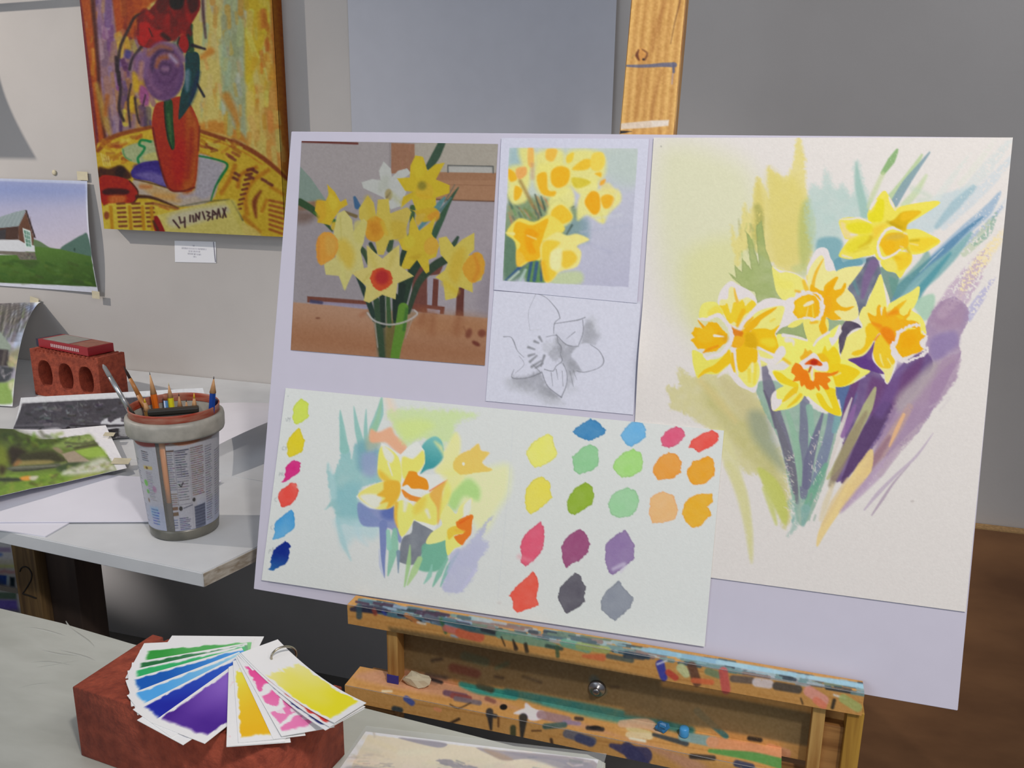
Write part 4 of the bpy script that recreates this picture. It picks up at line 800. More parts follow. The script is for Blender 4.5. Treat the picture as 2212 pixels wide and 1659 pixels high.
def art_sketch():
    a = Art(1040, 618, 1395, 905, (202, 201, 214)); f = a.fill; st = a.stroke; a.frame(1060, 290, 2.719)
    g = lambda v: (v, v, v + 6)
    for p, v, o, s_ in (('130,1430 220,1420 300,1400 330,1470 400,1530 380,1560 260,1510 160,1480', 128, .9, 8), ('90,1440 200,1460 380,1540 440,1580 360,1590 200,1520 110,1500', 172, .8, 10), ('380,1200 430,1240 520,1240 490,1290 540,1380 510,1400 450,1390 420,1320', 130, .85, 7), ('530,1220 550,1110 600,1090 620,1150 650,1190 590,1240 540,1230', 140, .85, 7), ('570,1080 620,1070 640,1180', 178, .6, 8), ('450,1400 500,1380 480,1470 440,1500', 150, .8, 6), ('420,1540 480,1480 520,1500', 180, .6, 10), ('350,1260 410,1240 420,1310 380,1330 350,1300', 138, .85, 5), ('320,1230 380,1220 360,1280 320,1280', 170, .7, 5), ('390,1170 460,1200 440,1240 390,1220', 150, .8, 6)):
        f(p, g(v), o * .85, s_, 3, var=.35)
    f('380,1110 460,1095 555,1085 545,1150 520,1240 450,1230 390,1180', (200, 199, 212), .85, 2); f('480,1290 560,1225 640,1270 668,1330 620,1380 550,1395 520,1350', (201, 200, 213), .9, 2); f('305,1390 420,1350 455,1430 440,1500 420,1545 350,1490', (201, 200, 213), .9, 2)
    ln = (112, 112, 120)
    for q, w_ in (('78,1188 120,1190 140,1220 160,1270 200,1310', [6, 4, 8, 4, 2]), ('235,1150 225,1050 250,980 272,935', [1, 1, 1, 2]), ('272,932 330,960 370,1000 400,1040 412,1080', [6, 3, 5, 7, 5]), ('412,1080 380,1110 375,1170', [4, 6, 4]), ('380,1112 460,1100 520,1090 560,1075', [5, 6, 8, 6]), ('545,1090 548,1160 520,1240', [5, 4, 5]), ('450,1200 500,1160', [2, 6]), ('520,1245 450,1235 390,1175', [4, 6, 5]), ('590,1235 640,1270 668,1330 640,1370 560,1396 510,1390', [3, 5, 8, 4, 5, 6]), ('305,1395 340,1480 420,1545', [7, 5, 8]), ('430,1345 452,1400 450,1470 420,1545', [5, 4, 5, 8]), ('360,1400 370,1480', [6, 2]), ('390,1380 400,1440', [6, 2]), ('425,1390 430,1480', [5, 2]),
                 ('140,1380 130,1430 220,1430 300,1400', [2, 7, 6, 8]), ('170,1300 200,1350 150,1400', [2, 2, 2]), ('250,1350 300,1400', [3, 5]), ('330,1190 390,1180 400,1220 420,1250 415,1290 425,1330 390,1360 370,1390 320,1380', [3, 5, 4, 6, 4, 7, 5, 6, 6]), ('470,1390 490,1480', [4, 3]), ('490,1385 510,1440', [3, 2])):
        st(q, np.asarray(w_) * .8, ln, .75, .8, .05)
    for x, y, x2, y2 in ((262, 1215, 285, 1225), (225, 1250, 262, 1262), (235, 1335, 275, 1300), (245, 1365, 300, 1330), (290, 1190, 305, 1215), (270, 1370, 310, 1345), (320, 1300, 300, 1360), (228, 1300, 262, 1290)): st('%d,%d %d,%d' % (x, y, x2, y2), [14, 8], g(120), .8, 2)
    st('780,985 880,990', 5, (180, 178, 190), .8, 1.2); st('240,1150 300,1145', 3, g(180), .5, 1)
    return a.grain(6)
def art_canvas():
    a = Art(145, -125, 640, 525, (222, 202, 120)); f = a.fill; st = a.stroke; a.frame(0, 0, 3.073)
    vs_ = lambda reg, n, cols, w_, sd, **k: a.dabs(reg, n, cols, w_, sd, 1.52, 3.2, .75, 2, .12, **k)
    f('430,-380 900,-380 900,900 640,1000 500,300', (168, 130, 136), 1, 10)
    vs_((620, -380, 800, 880), 70, [(150, 112, 156), (170, 140, 170), (128, 90, 140), (190, 160, 170), (196, 150, 110)], 34, 1)
    f('470,-380 600,-380 640,300 700,920 640,1010 570,400', (196, 100, 36), 1, 4)
    vs_((560, 0, 650, 900), 26, [(212, 170, 60), (200, 80, 30), (220, 150, 60), (170, 60, 40), (190, 150, 140)], 20, 2); vs_((480, -380, 600, 0), 30, [(200, 90, 30), (220, 150, 50)], 24, 3)
    st('470,-200 525,0 590,500 650,980 690,1510', [24, 26, 26, 20, 12], (136, 56, 70), .9, 2); st('610,-50 650,420 660,640 700,930', [30, 24, 22, 16], (98, 52, 48), .9, 3); st('640,560 700,800 730,900', [30, 50, 20], (202, 166, 80), .8, 4); st('710,640 700,760', 30, (196, 120, 50), .8, 4)
    f('780,-380 1350,-380 1330,0 1040,0 920,150 860,330 780,260', (198, 96, 34), 1, 4); vs_((800, -300, 1000, 240), 26, [(214, 130, 50), (176, 76, 36), (160, 60, 50)], 30, 4)
    a.dabs((790, 250, 1010, 880), 80, [(150, 104, 150), (206, 150, 70), (126, 92, 120), (222, 190, 80), (180, 150, 150), (196, 140, 90), (110, 80, 110)], 36, 5, 1.5, 2, .9, 2, .2)
    f('880,480 920,490 920,600 885,600', (226, 186, 50), .9, 4); f('860,650 890,640 885,740 860,720', (226, 190, 50), .9, 3); f('830,330 870,340 860,390 830,380', (96, 86, 150), .9, 4); f('930,570 985,600 985,700 930,680', (176, 96, 156), .9, 4)
    dk = (62, 48, 56)
    for q, w_ in (('1000,70 900,110 850,200 800,310 780,450 790,560', [10, 18, 20, 20, 24, 16]), ('940,310 880,390 860,460', 20), ('790,480 800,600 790,720 820,800', 20), ('870,560 850,680 865,840', [10, 14, 12]), ('895,650 910,760 925,815', 14), ('965,630 950,700', 8), ('770,380 775,470', 20)): st(q, w_, dk, .85, 2)
    # right background: upright strokes of cream, grey green, yellow and ochre
    f('1330,-380 1960,-380 1960,1200 1600,960 1330,860', (226, 206, 124), 1, 4)
    f('1480,-380 1640,-380 1640,300 1630,700 1640,960 1560,900 1490,700 1460,300', (186, 190, 152), .95, 6); f('1640,-380 1800,-380 1790,100 1740,330 1640,560 1625,300', (228, 196, 56), .95, 6); f('1800,-380 1960,-380 1960,1200 1860,1150 1820,600', (190, 118, 34), .95, 6)
    f('1660,600 1740,560 1820,500 1860,900 1870,1150 1760,1060 1680,900', (224, 168, 84), .9, 8); f('1330,820 1460,800 1600,880 1640,960 1500,900 1340,870', (220, 152, 62), .9, 6)
    vs_((1330, -350, 1480, 820), 60, [(226, 190, 110), (224, 170, 80), (206, 206, 176), (230, 210, 140), (200, 196, 150)], 28, 6); vs_((1480, -350, 1640, 900), 50, [(186, 194, 162), (206, 206, 150), (176, 180, 140), (222, 176, 80), (212, 210, 180)], 30, 7); vs_((1640, -350, 1820, 1000), 50, [(230, 204, 70), (226, 170, 60), (232, 214, 120), (222, 196, 100)], 34, 8); vs_((1730, 100, 1800, 480), 12, [(220, 140, 50), (206, 110, 40)], 22, 9); vs_((1660, 700, 1860, 1100), 26, [(226, 196, 110), (220, 160, 80), (230, 206, 120)], 36, 10)
    st('1500,640 1560,760 1580,840', [60, 50, 20], (216, 150, 60), .8, 5); st('1340,380 1400,340', [30, 50], (222, 150, 60), .8, 4); st('1345,0 1350,100 1365,250', [16, 18, 10], (86, 54, 70), .9, 3)
    st('1850,-380 1905,300 1930,700 1950,1180', 90, (176, 100, 26), .9, 4)
    # table with patterned cloth
    f('630,1010 760,910 1000,850 1330,870 1600,965 1780,1080 1910,1190 1960,1620 680,1620', (222, 188, 62), 1, 3)
    st('650,1000 760,905 1000,845', [26, 30, 24], (166, 92, 34), .95, 2); st('1330,870 1600,965 1760,1060 1910,1190', [24, 30, 30, 24], (160, 84, 36), .95, 2); st('1330,900 1580,990 1740,1090', 10, (206, 140, 40), .8, 2)
    a.dabs((690, 900, 1000, 1090), 46, [(168, 92, 50), (206, 150, 40), (230, 206, 100), (190, 120, 40)], 18, 11, -.2, 2.6, .8, 1.6, .4); a.dabs((1330, 940, 1600, 1060), 26, [(150, 76, 50), (196, 130, 40), (230, 206, 90)], 18, 12, .3, 2.4, .8, 1.6, .4)
    for k in range(4): st('%d,%d %d,%d' % (670 + k * 16, 1020 + k * 6, 690 + k * 14, 1100), 7, (232, 214, 130), .9, 1.4)
    # cloth, plates, vase
    f('890,1190 1060,1240 1290,1260 1300,1030 1440,1060 1510,1095 1460,1190 1400,1335 1200,1370 1000,1310 900,1280', (206, 188, 168), 1, 3); f('1310,1040 1430,1070 1480,1110 1400,1300 1300,1290', (190, 182, 186), .95, 5); f('930,1210 1180,1290 1180,1350 1010,1300', (218, 180, 120), .8, 6); st('935,1240 1000,1240', 26, (206, 136, 80), .8, 3); st('1030,1300 1170,1310', 30, (226, 170, 90), .7, 5); st('1180,1310 1300,1290', 20, (190, 176, 190), .7, 5)
    st('1320,1035 1440,1060 1510,1095 1470,1170 1430,1240 1400,1330', [12, 12, 14, 20, 12, 8], (38, 140, 74), .95, 1.5)
    f('812,990 900,950 1040,935 1050,1050 920,1085 830,1045', (190, 196, 148), 1, 3); st('815,990 830,1040 870,1065', 10, (120, 170, 110), .9, 1.5); st('920,1080 915,1050 940,1020 960,980 925,960 940,930 1000,940', 16, (34, 150, 88), .95, 1.5); f('960,1030 1040,1010 1050,1060 960,1060', (214, 204, 130), .9, 3)
    f('868,1140 920,1090 990,1072 1075,1080 1125,1240 1000,1205 890,1185', (84, 66, 150), 1, 2); f('900,1160 1000,1140 1100,1180 1110,1240 990,1200', (136, 120, 176), .9, 5); st('900,1110 990,1090 1060,1090', 30, (76, 54, 140), .8, 4); st('890,1190 1000,1215 1120,1250', 8, (90, 60, 60), .8, 1.5)
    f('1028,705 1080,672 1200,640 1262,690 1322,835 1318,1000 1290,1245 1200,1272 1110,1245 1050,1040 1008,850', (190, 66, 22), 1, 1.5); f('1230,700 1290,770 1318,850 1310,1040 1285,1250 1210,1265 1240,1040', (198, 110, 48), .9, 8); st('1270,860 1265,1000 1240,1180', [20, 40, 30], (176, 50, 20), .7, 6); f('1140,960 1220,940 1220,1180 1160,1200', (196, 46, 18), .7, 10); st('1015,850 1050,1040 1115,1240 1200,1270 1290,1245', 10, (120, 44, 30), .9, 2); st('1325,840 1318,1000', 8, (130, 60, 40), .8, 2)
    f('1088,672 1142,668 1150,820 1160,965 1142,992 1110,920 1100,820', (46, 96, 58), 1, 1.5); st('1120,760 1135,960', [16, 16], (100, 136, 80), .7, 3); st('1092,680 1100,840 1140,990', 7, (26, 44, 40), .8, 1.2)
    f('1232,360 1300,345 1325,390 1318,540 1270,680 1200,785 1185,770 1202,620 1230,520', (22, 84, 84), 1, 1.5); f('1228,480 1262,470 1252,600 1230,590', (128, 150, 160), .9, 5); st('1320,480 1290,600 1260,700', [20, 40, 10], (26, 66, 100), .7, 4); st('1265,170 1255,240 1270,330', [30, 50, 40], (52, 92, 62), .95, 2); st('1275,300 1360,325', [22, 14], (50, 40, 56), .95, 2); st('1310,560 1355,640', [16, 16], (44, 44, 60), .9, 1.5); st('1160,290 1180,250', 36, (130, 150, 130), .8, 3)
    # red and violet blooms
    f('915,170 960,130 1000,60 1120,-60 1290,-60 1330,40 1275,150 1240,200 1200,230 1140,270 1075,282 1020,320 930,300 910,240', (162, 26, 32), 1, 2)
    a.dabs((930, 60, 1260, 270), 46, [(196, 30, 34), (150, 18, 30), (120, 20, 30), (206, 50, 40)], 40, 13, 1.4, 1.6, .8, 3, .5); f('1120,-120 1220,-60 1210,50 1150,60 1120,10', (48, 26, 34), 1, 4); f('1240,-40 1310,-20 1310,60 1260,80', (84, 22, 36), .9, 4); f('1040,0 1120,-40 1110,60 1050,80', (110, 22, 32), .9, 5)
    f('925,160 985,150 1000,210 975,290 935,290', (206, 36, 30), .9, 3); f('1020,210 1075,200 1080,260 1040,285', (196, 30, 32), .9, 3); st('990,190 1010,240', 8, (70, 24, 30), .8, 1.5); st('1080,230 1120,260', 30, (60, 40, 40), .8, 3)
    a.blob(1220, 292, 34, 60, (186, 22, 34), 1, 2, -.15); st('1190,250 1180,300 1210,350', 10, (50, 50, 50), .9, 1.5); st('1250,230 1260,300 1240,350', 10, (36, 66, 60), .9, 1.5)
    a.blob(1085, 480, 136, 192, (132, 92, 132), 1, 4); f('900,370 960,340 1000,400 960,520 890,470', (150, 112, 150), .9, 6)
    for q, w_, c in (('980,380 1030,310 1100,290 1180,330 1215,400', 40, (150, 112, 150)), ('990,360 1060,310 1130,330', 34, (176, 116, 90)), ('1010,470 1020,390 1070,340 1140,350', 24, (86, 60, 96)), ('1050,400 1100,360 1160,380 1180,430', 28, (160, 110, 120)), ('1040,440 1060,390 1110,380', 26, (186, 116, 76)), ('1130,370 1170,410', 24, (196, 180, 200)), ('1040,500 1070,550 1130,540 1170,470', 24, (112, 72, 116)), ('1060,440 1090,420 1130,440 1120,490 1080,490 1070,460', 16, (96, 62, 100)), ('990,470 1000,560 1060,620', 30, (150, 106, 140)), ('1210,440 1200,560 1150,630', 26, (120, 84, 130)), ('1080,460 1110,460', 20, (170, 130, 150)), ('940,420 930,520', 30, (200, 150, 130))): st(q, w_, c, .85, 4)
    # bowl, stripes, card
    f('655,1110 720,1120 800,1100 870,1160 835,1195 660,1185', (96, 58, 34), 1, 4); a.blob(800, 1140, 34, 40, (60, 44, 34), .8, 6); f('660,1180 760,1168 860,1200 915,1270 905,1325 850,1352 685,1362', (186, 56, 26), 1, 2); f('680,1270 720,1250 830,1255 860,1275 820,1295 700,1292', (84, 34, 32), .95, 3); f('730,1300 830,1300 820,1345 730,1345', (216, 130, 66), .9, 6); st('860,1200 915,1270 900,1330 850,1355 690,1365', 8, (80, 44, 30), .9, 1.5)
    st('910,1305 1000,1310 1100,1345 1180,1380', [24, 20, 14, 8], (86, 50, 36), .9, 2)
    f('680,1370 900,1350 1010,1340 1160,1390 1030,1450 1080,1600 690,1600', (226, 200, 80), 1, 3)
    for x in (800, 900, 990): 
        for k in range(6): st('%d,%d %d,%d' % (x - 22 + k * 3, 1352 + k * 30, x + 26 + k * 3, 1350 + k * 30), 14, (136, 66, 50), .85, 1.5)
    for x in (735, 860, 945, 1005): st('%d,1375 %d,1520' % (x, x + 10), 22, (206, 150, 30), .9, 2)
    a.blob(708, 1430, 18, 26, (160, 80, 50), .9, 3); st('1020,1350 1180,1385', 16, (160, 90, 60), .8, 3); st('1060,1370 1120,1390', 12, (200, 120, 60), .8, 2)
    f('1028,1432 1300,1365 1500,1328 1550,1335 1610,1450 1690,1600 1100,1600', (224, 208, 122), 1, 1.5, smooth=False); f('1140,1420 1490,1360 1500,1420 1160,1510', (216, 206, 176), .9, 8); st('1180,1375 1360,1340 1520,1325', [6, 10, 8], (110, 110, 80), .7, 2); st('1540,1335 1610,1460', [10, 14], (90, 90, 70), .9, 1.5)
    f('1030,1435 1060,1460 1115,1600 1060,1600 1020,1500', (166, 26, 28), 1, 2); st('1018,1470 1050,1530', 16, (90, 70, 40), .8, 2)
    ink = (86, 54, 56)
    for q in ('1150,1462 1190,1512', '1190,1442 1200,1480 1225,1470', '1225,1445 1228,1508', '1262,1430 1262,1470', '1280,1432 1286,1472', '1300,1468 1300,1420 1322,1455 1325,1412', '1345,1408 1360,1455', '1372,1405 1390,1412 1378,1432 1398,1440 1380,1462', '1410,1455 1412,1398 1435,1420 1412,1428', '1440,1450 1450,1388 1462,1440', '1480,1385 1500,1440', '1498,1380 1478,1445'): st(q, 11, ink, .95, 1.2, smooth=False)
    # right hand cloth
    for q, w_, c in (('1470,1280 1530,1180 1560,1100', 30, (206, 140, 32)), ('1580,1240 1600,1160 1700,1110', 26, (200, 132, 30)), ('1640,1420 1630,1300 1680,1200 1780,1130', 30, (206, 142, 34)), ('1700,1440 1690,1340 1730,1270', [14, 34, 14], (150, 76, 40)), ('1740,1400 1770,1330', 22, (206, 140, 40)), ('1620,1440 1720,1540', 30, (200, 140, 40)), ('1800,1240 1880,1290', 24, (206, 146, 40))): st(q, w_, c, .9, 3)
    for k in range(9): st('%d,%d %d,%d' % (1572 + k * 9, 1392 - k * 33, 1600 + k * 10, 1384 - k * 33), 12 + k, (128, 60, 50), .85, 1.5)
    for k in range(7): st('%d,%d %d,%d' % (1790, 1330 + k * 32, 1880, 1350 + k * 34), 16, (176, 96, 46), .85, 2)
    for x, y in ((1560, 1150), (1550, 1180), (1680, 1130), (1655, 1170), (1740, 1190), (1780, 1215)): st('%d,%d %d,%d' % (x, y, x + 26, y + 14), 20, (124, 60, 54), .85, 2)
    f('1500,1340 1560,1330 1600,1440 1640,1580 1560,1450', (222, 206, 110), .8, 4); f('1600,1480 1720,1540 1740,1620 1660,1620', (226, 204, 120), .9, 4)
    return a.grain(12, 4)

def art_land():
    a = Art(-165, 370, 235, 645, (208, 206, 216)); f = a.fill; st = a.stroke; a.frame(0, 350, 3.0156)
    im = '-420,110 565,142 640,808 -420,760'
    f('-420,110 568,142 645,810 -420,770', (160, 160, 190), 1, .8, smooth=False, to=(196, 184, 196), line='200,140 260,560'); f('-400,115 560,140 570,230 -400,220', (120, 136, 186), .6, 30)
    f('400,560 500,495 560,465 600,462 625,620 500,590', (82, 108, 96), 1, 1.5); f('210,500 260,510 330,550 400,562 250,570', (96, 116, 80), 1, 1.5); a.blob(503, 562, 6, 12, (50, 70, 60), .9)
    f('-420,600 120,600 240,545 400,560 520,585 622,605 645,810 -420,770', (84, 116, 50), 1, 1, smooth=False, to=(60, 86, 36), line='300,560 330,800'); a.dabs((-100, 640, 620, 790), 90, [(66, 92, 36), (90, 116, 52), (56, 80, 34)], 14, 2, .15, 3, .5, 2, .2); f('130,640 260,640 200,690', (60, 80, 40), .7, 6)
    f('-60,350 0,352 100,320 170,305 125,412 0,424 -120,430', (140, 150, 150), 1, .8, smooth=False); 
    for k in range(7): st('%d,%d %d,%d' % (150 - k * 26, 312 + k * 6, 108 - k * 28, 414), 3, (176, 184, 184), .6, .8)
    f('165,310 175,308 236,488 224,488', (60, 44, 42), 1, .8, smooth=False); f('168,318 222,488 215,560 120,500 122,412', (104, 70, 54), 1, .8, smooth=False); f('-60,430 122,412 120,505 -60,500', (76, 54, 46), 1, .8, smooth=False); f('-10,440 40,430 35,500 -10,500', (60, 60, 64), .8, 1, smooth=False)
    for k in range(6): st('%d,%d %d,%d' % (136 + k * 13, 400 - k * 10, 136 + k * 13, 500 + k * 6), 3, (70, 46, 40), .6, .8)
    f('-60,500 120,500 155,520 226,540 228,580 -60,572', (206, 204, 206), 1, .8, smooth=False); f('148,424 200,442 212,556 166,550', (206, 214, 208), 1, .8, smooth=False); f('156,436 194,450 204,546 172,542', (84, 126, 106), 1, .8, smooth=False)
    for q in ('170,440 186,548', '184,444 196,548', '158,462 198,476', '162,490 202,502', '166,518 206,528'): st(q, 3.5, (206, 214, 208), .9, .7, smooth=False)
    f('-60,572 228,582 240,632 130,632 110,600 -60,590', (112, 104, 92), 1, 1, smooth=False); a.dabs((120, 590, 235, 625), 20, [(140, 132, 118), (86, 80, 70)], 8, 3, 0, 1.5, .8, 1)
    return a.grain(5)

def art_card():
    a = Art(368, 508, 478, 578, (204, 200, 206), 3.0); st = a.stroke; a.frame(360, 510, 18.43); ink = (120, 116, 122)
    r = np.random.default_rng(4)
    for x0, x1, y0, y1 in ((1050, 1120, 385, 395), (615, 1590, 480, 530), (880, 1340, 600, 625), (850, 1400, 700, 745), (1070, 1190, 820, 830)):
        x = x0
        while x < x1:
            w_ = r.uniform(30, 90) if x1 - x0 > 200 else 60
            t = (x - x0) / (x1 - x0); y = y0 + (y1 - y0) * t
            xx = x
            while xx < min(x + w_, x1):
                st('%f,%f %f,%f' % (xx, y - 26, xx + r.uniform(-8, 16), y + 26), 14, ink, r.uniform(.5, 1), 1, smooth=False); xx += 26
            x += w_ + 34
    st('1865,240 1900,560 1920,800 1945,1020', [30, 36, 40, 40], (92, 88, 98), .9, 1.2)
    return a

def art_wood():
    a = Art(-310, 630, 110, 900, (206, 204, 212)); f = a.fill; st = a.stroke; a.frame(0, 640, 6.38)
    f('-1900,60 0,80 527,138 420,440 310,760 215,1100 165,1300 150,1485 -1900,1380', (146, 140, 150), 1, .8, smooth=False)
    f('330,120 527,140 500,230 400,200', (140, 166, 216), .9, 10); f('-1900,60 200,90 330,150 300,330 0,420 -1900,400', (112, 104, 92), .8, 20)
    a.dabs((-300, 100, 480, 780), 150, [(96, 90, 90), (150, 150, 170), (120, 108, 96), (170, 180, 206), (140, 120, 130), (90, 96, 60)], 26, 5, 1.8, 3, .6, 3, .35)
    r = np.random.default_rng(8)
    for k in range(26):
        x = -260 + k * 26 + r.uniform(-10, 10); st('%f,%f %f,%f %f,%f' % (x + 80, 90, x + 40 + r.uniform(-20, 20), 320, x - 30, 620), [r.uniform(6, 16), 10, 6], (40, 36, 40), .8, 2)
    for k in range(7): st('%d,%d %d,%d' % (250 + k * 30, 520, 200 + k * 24, 760), 14, (170, 186, 214), .6, 5)
    f('150,760 330,700 270,900 150,960 90,900', (124, 118, 90), .9, 8); f('-300,430 0,490 152,680 148,762 -300,690', (126, 134, 122), 1, 2, smooth=False); f('-300,700 120,740 110,960 -300,960', (52, 46, 48), 1, 3, smooth=False); st('70,760 30,960', 34, (92, 84, 78), .9, 3)
    a.dabs((120, 840, 260, 1000), 24, [(150, 150, 90), (110, 110, 80), (170, 160, 120)], 26, 6, 1.2, 2, .7, 3); f('-300,960 150,980 165,1060 120,1160 0,1200 -300,1200', (58, 60, 64), 1, 4); st('10,980 40,1100 150,1050', 8, (150, 140, 146), .8, 2); st('60,1130 40,1010', 10, (170, 160, 160), .8, 2)
    f('-300,1200 60,1190 180,1140 200,1180 165,1330 150,1485 -300,1440', (124, 148, 78), 1, 4); f('120,1200 190,1170 170,1290 130,1270', (196, 186, 160), .8, 5)
    return a.grain(8)

def art_bw():
    a = Art(-5, 825, 485, 975, (206, 206, 214)); f = a.fill; st = a.stroke; a.frame(0, 780, 3.072)
    f('148,268 1335,204 1372,440 870,520 700,535 100,480 84,412', (70, 68, 76), 1, .8, smooth=False)
    a.dabs((150, 260, 1330, 400), 160, [(52, 50, 58), (96, 94, 104), (40, 40, 46), (120, 120, 130)], 9, 4, 0, 3.5, .6, 1.5, .2); a.dabs((300, 250, 700, 330), 40, [(150, 150, 160)], 5, 5, .1, 3, .5, 1.2, .6)
    a.frame(0, 880, 7.37)
    f('210,250 900,240 1000,260 1500,240 2060,235 2060,190 1500,200 1100,200 700,180 230,200', (96, 94, 104), .7, 4); f('210,262 640,268 900,240 1000,280 940,330 600,350 330,320', (170, 168, 178), .9, 3); f('1200,270 1560,250 1540,300 1190,320', (186, 184, 194), .9, 2); f('1690,255 2080,240 2080,290 1930,280 1690,290', (196, 196, 206), .9, 2)
    st('1130,205 1500,215 2060,218', [14, 20, 12], (20, 20, 24), 1, 1.2); st('230,240 700,230', 14, (30, 30, 36), .9, 2); f('1620,190 1720,90 1740,140 1790,160 1850,110 1930,80 1950,140 2060,180', (206, 206, 216), .9, 2, 1)
    for q, w_ in (('660,255 560,320', 16), ('1100,260 1050,380', 70), ('1230,245 1130,350', 26), ('1570,240 1580,300', 50), ('1660,235 1640,300', 40)): st(q, w_, (26, 26, 30), 1, 1.2)
    f('330,350 600,300 760,280 800,330 640,420 420,390', (112, 110, 122), .8, 5); f('500,420 900,340 1500,310 1520,350 900,450 700,460', (34, 34, 40), .95, 3); f('1690,320 1920,270 1920,430 1680,470', (36, 36, 42), 1, 2); f('1690,490 2070,440 2060,480 1960,510 1700,515', (44, 44, 50), 1, 1.5); f('1930,250 2100,240 2090,430 1930,430', (150, 150, 156), .9, 2)
    a.dabs((1700, 300, 2060, 490), 24, [(190, 190, 196), (40, 40, 44)], 12, 7, -.5, 2.5, .7, 1)
    return a.grain(8)

def art_garden():
    a = Art(-245, 870, 300, 1185, (208, 206, 218)); f = a.fill; st = a.stroke; a.frame(0, 880, 7.37)
    f('-1750,300 0,240 300,390 620,500 860,500 1060,470 1420,425 1560,590 1740,800 1870,1020 1640,1050 1000,1230 0,1500 -1750,1900', (92, 110, 54), 1, .8, smooth=False)
    f('-1750,300 0,240 300,390 620,500 860,510 800,640 300,640 0,560 -1750,700', (58, 70, 36), .9, 14)
    a.dabs((-300, 400, 1000, 680), 80, [(50, 60, 34), (86, 112, 40), (110, 142, 46), (40, 46, 30)], 34, 3, .3, 1.8, .7, 4); f('840,640 1000,540 1300,470 1420,430 1500,540 1250,640', (128, 148, 84), .9, 6); a.dabs((1020, 460, 1480, 640), 40, [(90, 100, 70), (160, 170, 120), (120, 140, 80), (70, 70, 56)], 18, 4, -.2, 2.5, .7, 2)
    f('1200,690 1560,620 1700,780 1500,800 1380,800', (140, 168, 74), .95, 5); st('1200,650 1540,590', 34, (56, 50, 44), .9, 4); st('1040,560 1300,580 1500,540', [16, 26, 20], (60, 56, 50), .8, 3)
    f('60,780 190,620 420,700 330,800 220,920 130,900', (42, 34, 30), .95, 8); f('320,760 560,700 860,690 960,760 1080,870 700,880 330,870', (50, 48, 36), .9, 8); f('-100,640 60,620 150,860 60,960 -100,960', (112, 124, 44), .9, 10)
    f('980,740 1180,690 1300,770 1440,860 1260,880 1090,880', (150, 136, 122), 1, 2, smooth=False); f('840,650 920,640 1000,700 960,740', (140, 124, 106), .9, 3); f('240,880 330,850 800,840 800,900 330,930 230,930', (138, 126, 80), .9, 4); st('300,860 240,930', 40, (150, 90, 60), .8, 6)
    f('150,950 700,910 1060,880 1430,870 1200,960 920,1030 900,960 500,1010 180,1010', (84, 88, 76), 1, 3); st('200,1010 500,1000 880,950', [16, 14, 8], (36, 36, 34), .9, 2); st('200,960 880,930', 14, (128, 130, 118), .8, 2); f('900,960 1060,900 1330,890 1100,980 940,1035', (56, 74, 46), .95, 3)
    f('0,1050 240,1060 880,1010 940,1040 1200,1080 1000,1220 400,1360 0,1480', (108, 138, 52), .9, 8); a.dabs((0, 1080, 1000, 1400), 80, [(130, 156, 62), (92, 116, 44), (150, 150, 80), (80, 84, 50)], 26, 9, -.25, 2.4, .7, 3)
    f('1000,1050 1340,900 1620,800 1740,860 1860,1010 1640,1045 1260,1080', (196, 196, 190), .9, 8); a.dabs((1000, 880, 1780, 1120), 60, [(150, 160, 96), (206, 206, 206), (120, 120, 90), (110, 130, 70), (176, 176, 170)], 24, 10, -.3, 2.2, .7, 3); f('1260,1080 1640,1040 1500,1090 1000,1220', (150, 160, 82), .9, 6)
    f('0,1120 330,1130 340,1170 0,1180', (44, 48, 46), .9, 4); f('330,1110 480,1090 470,1160 350,1160', (206, 140, 60), .95, 3); f('480,1100 610,1090 560,1160 480,1150', (196, 190, 180), .9, 3); f('0,930 90,960 60,1060 0,1060', (50, 36, 30), .9, 8)
    return a.grain(8)

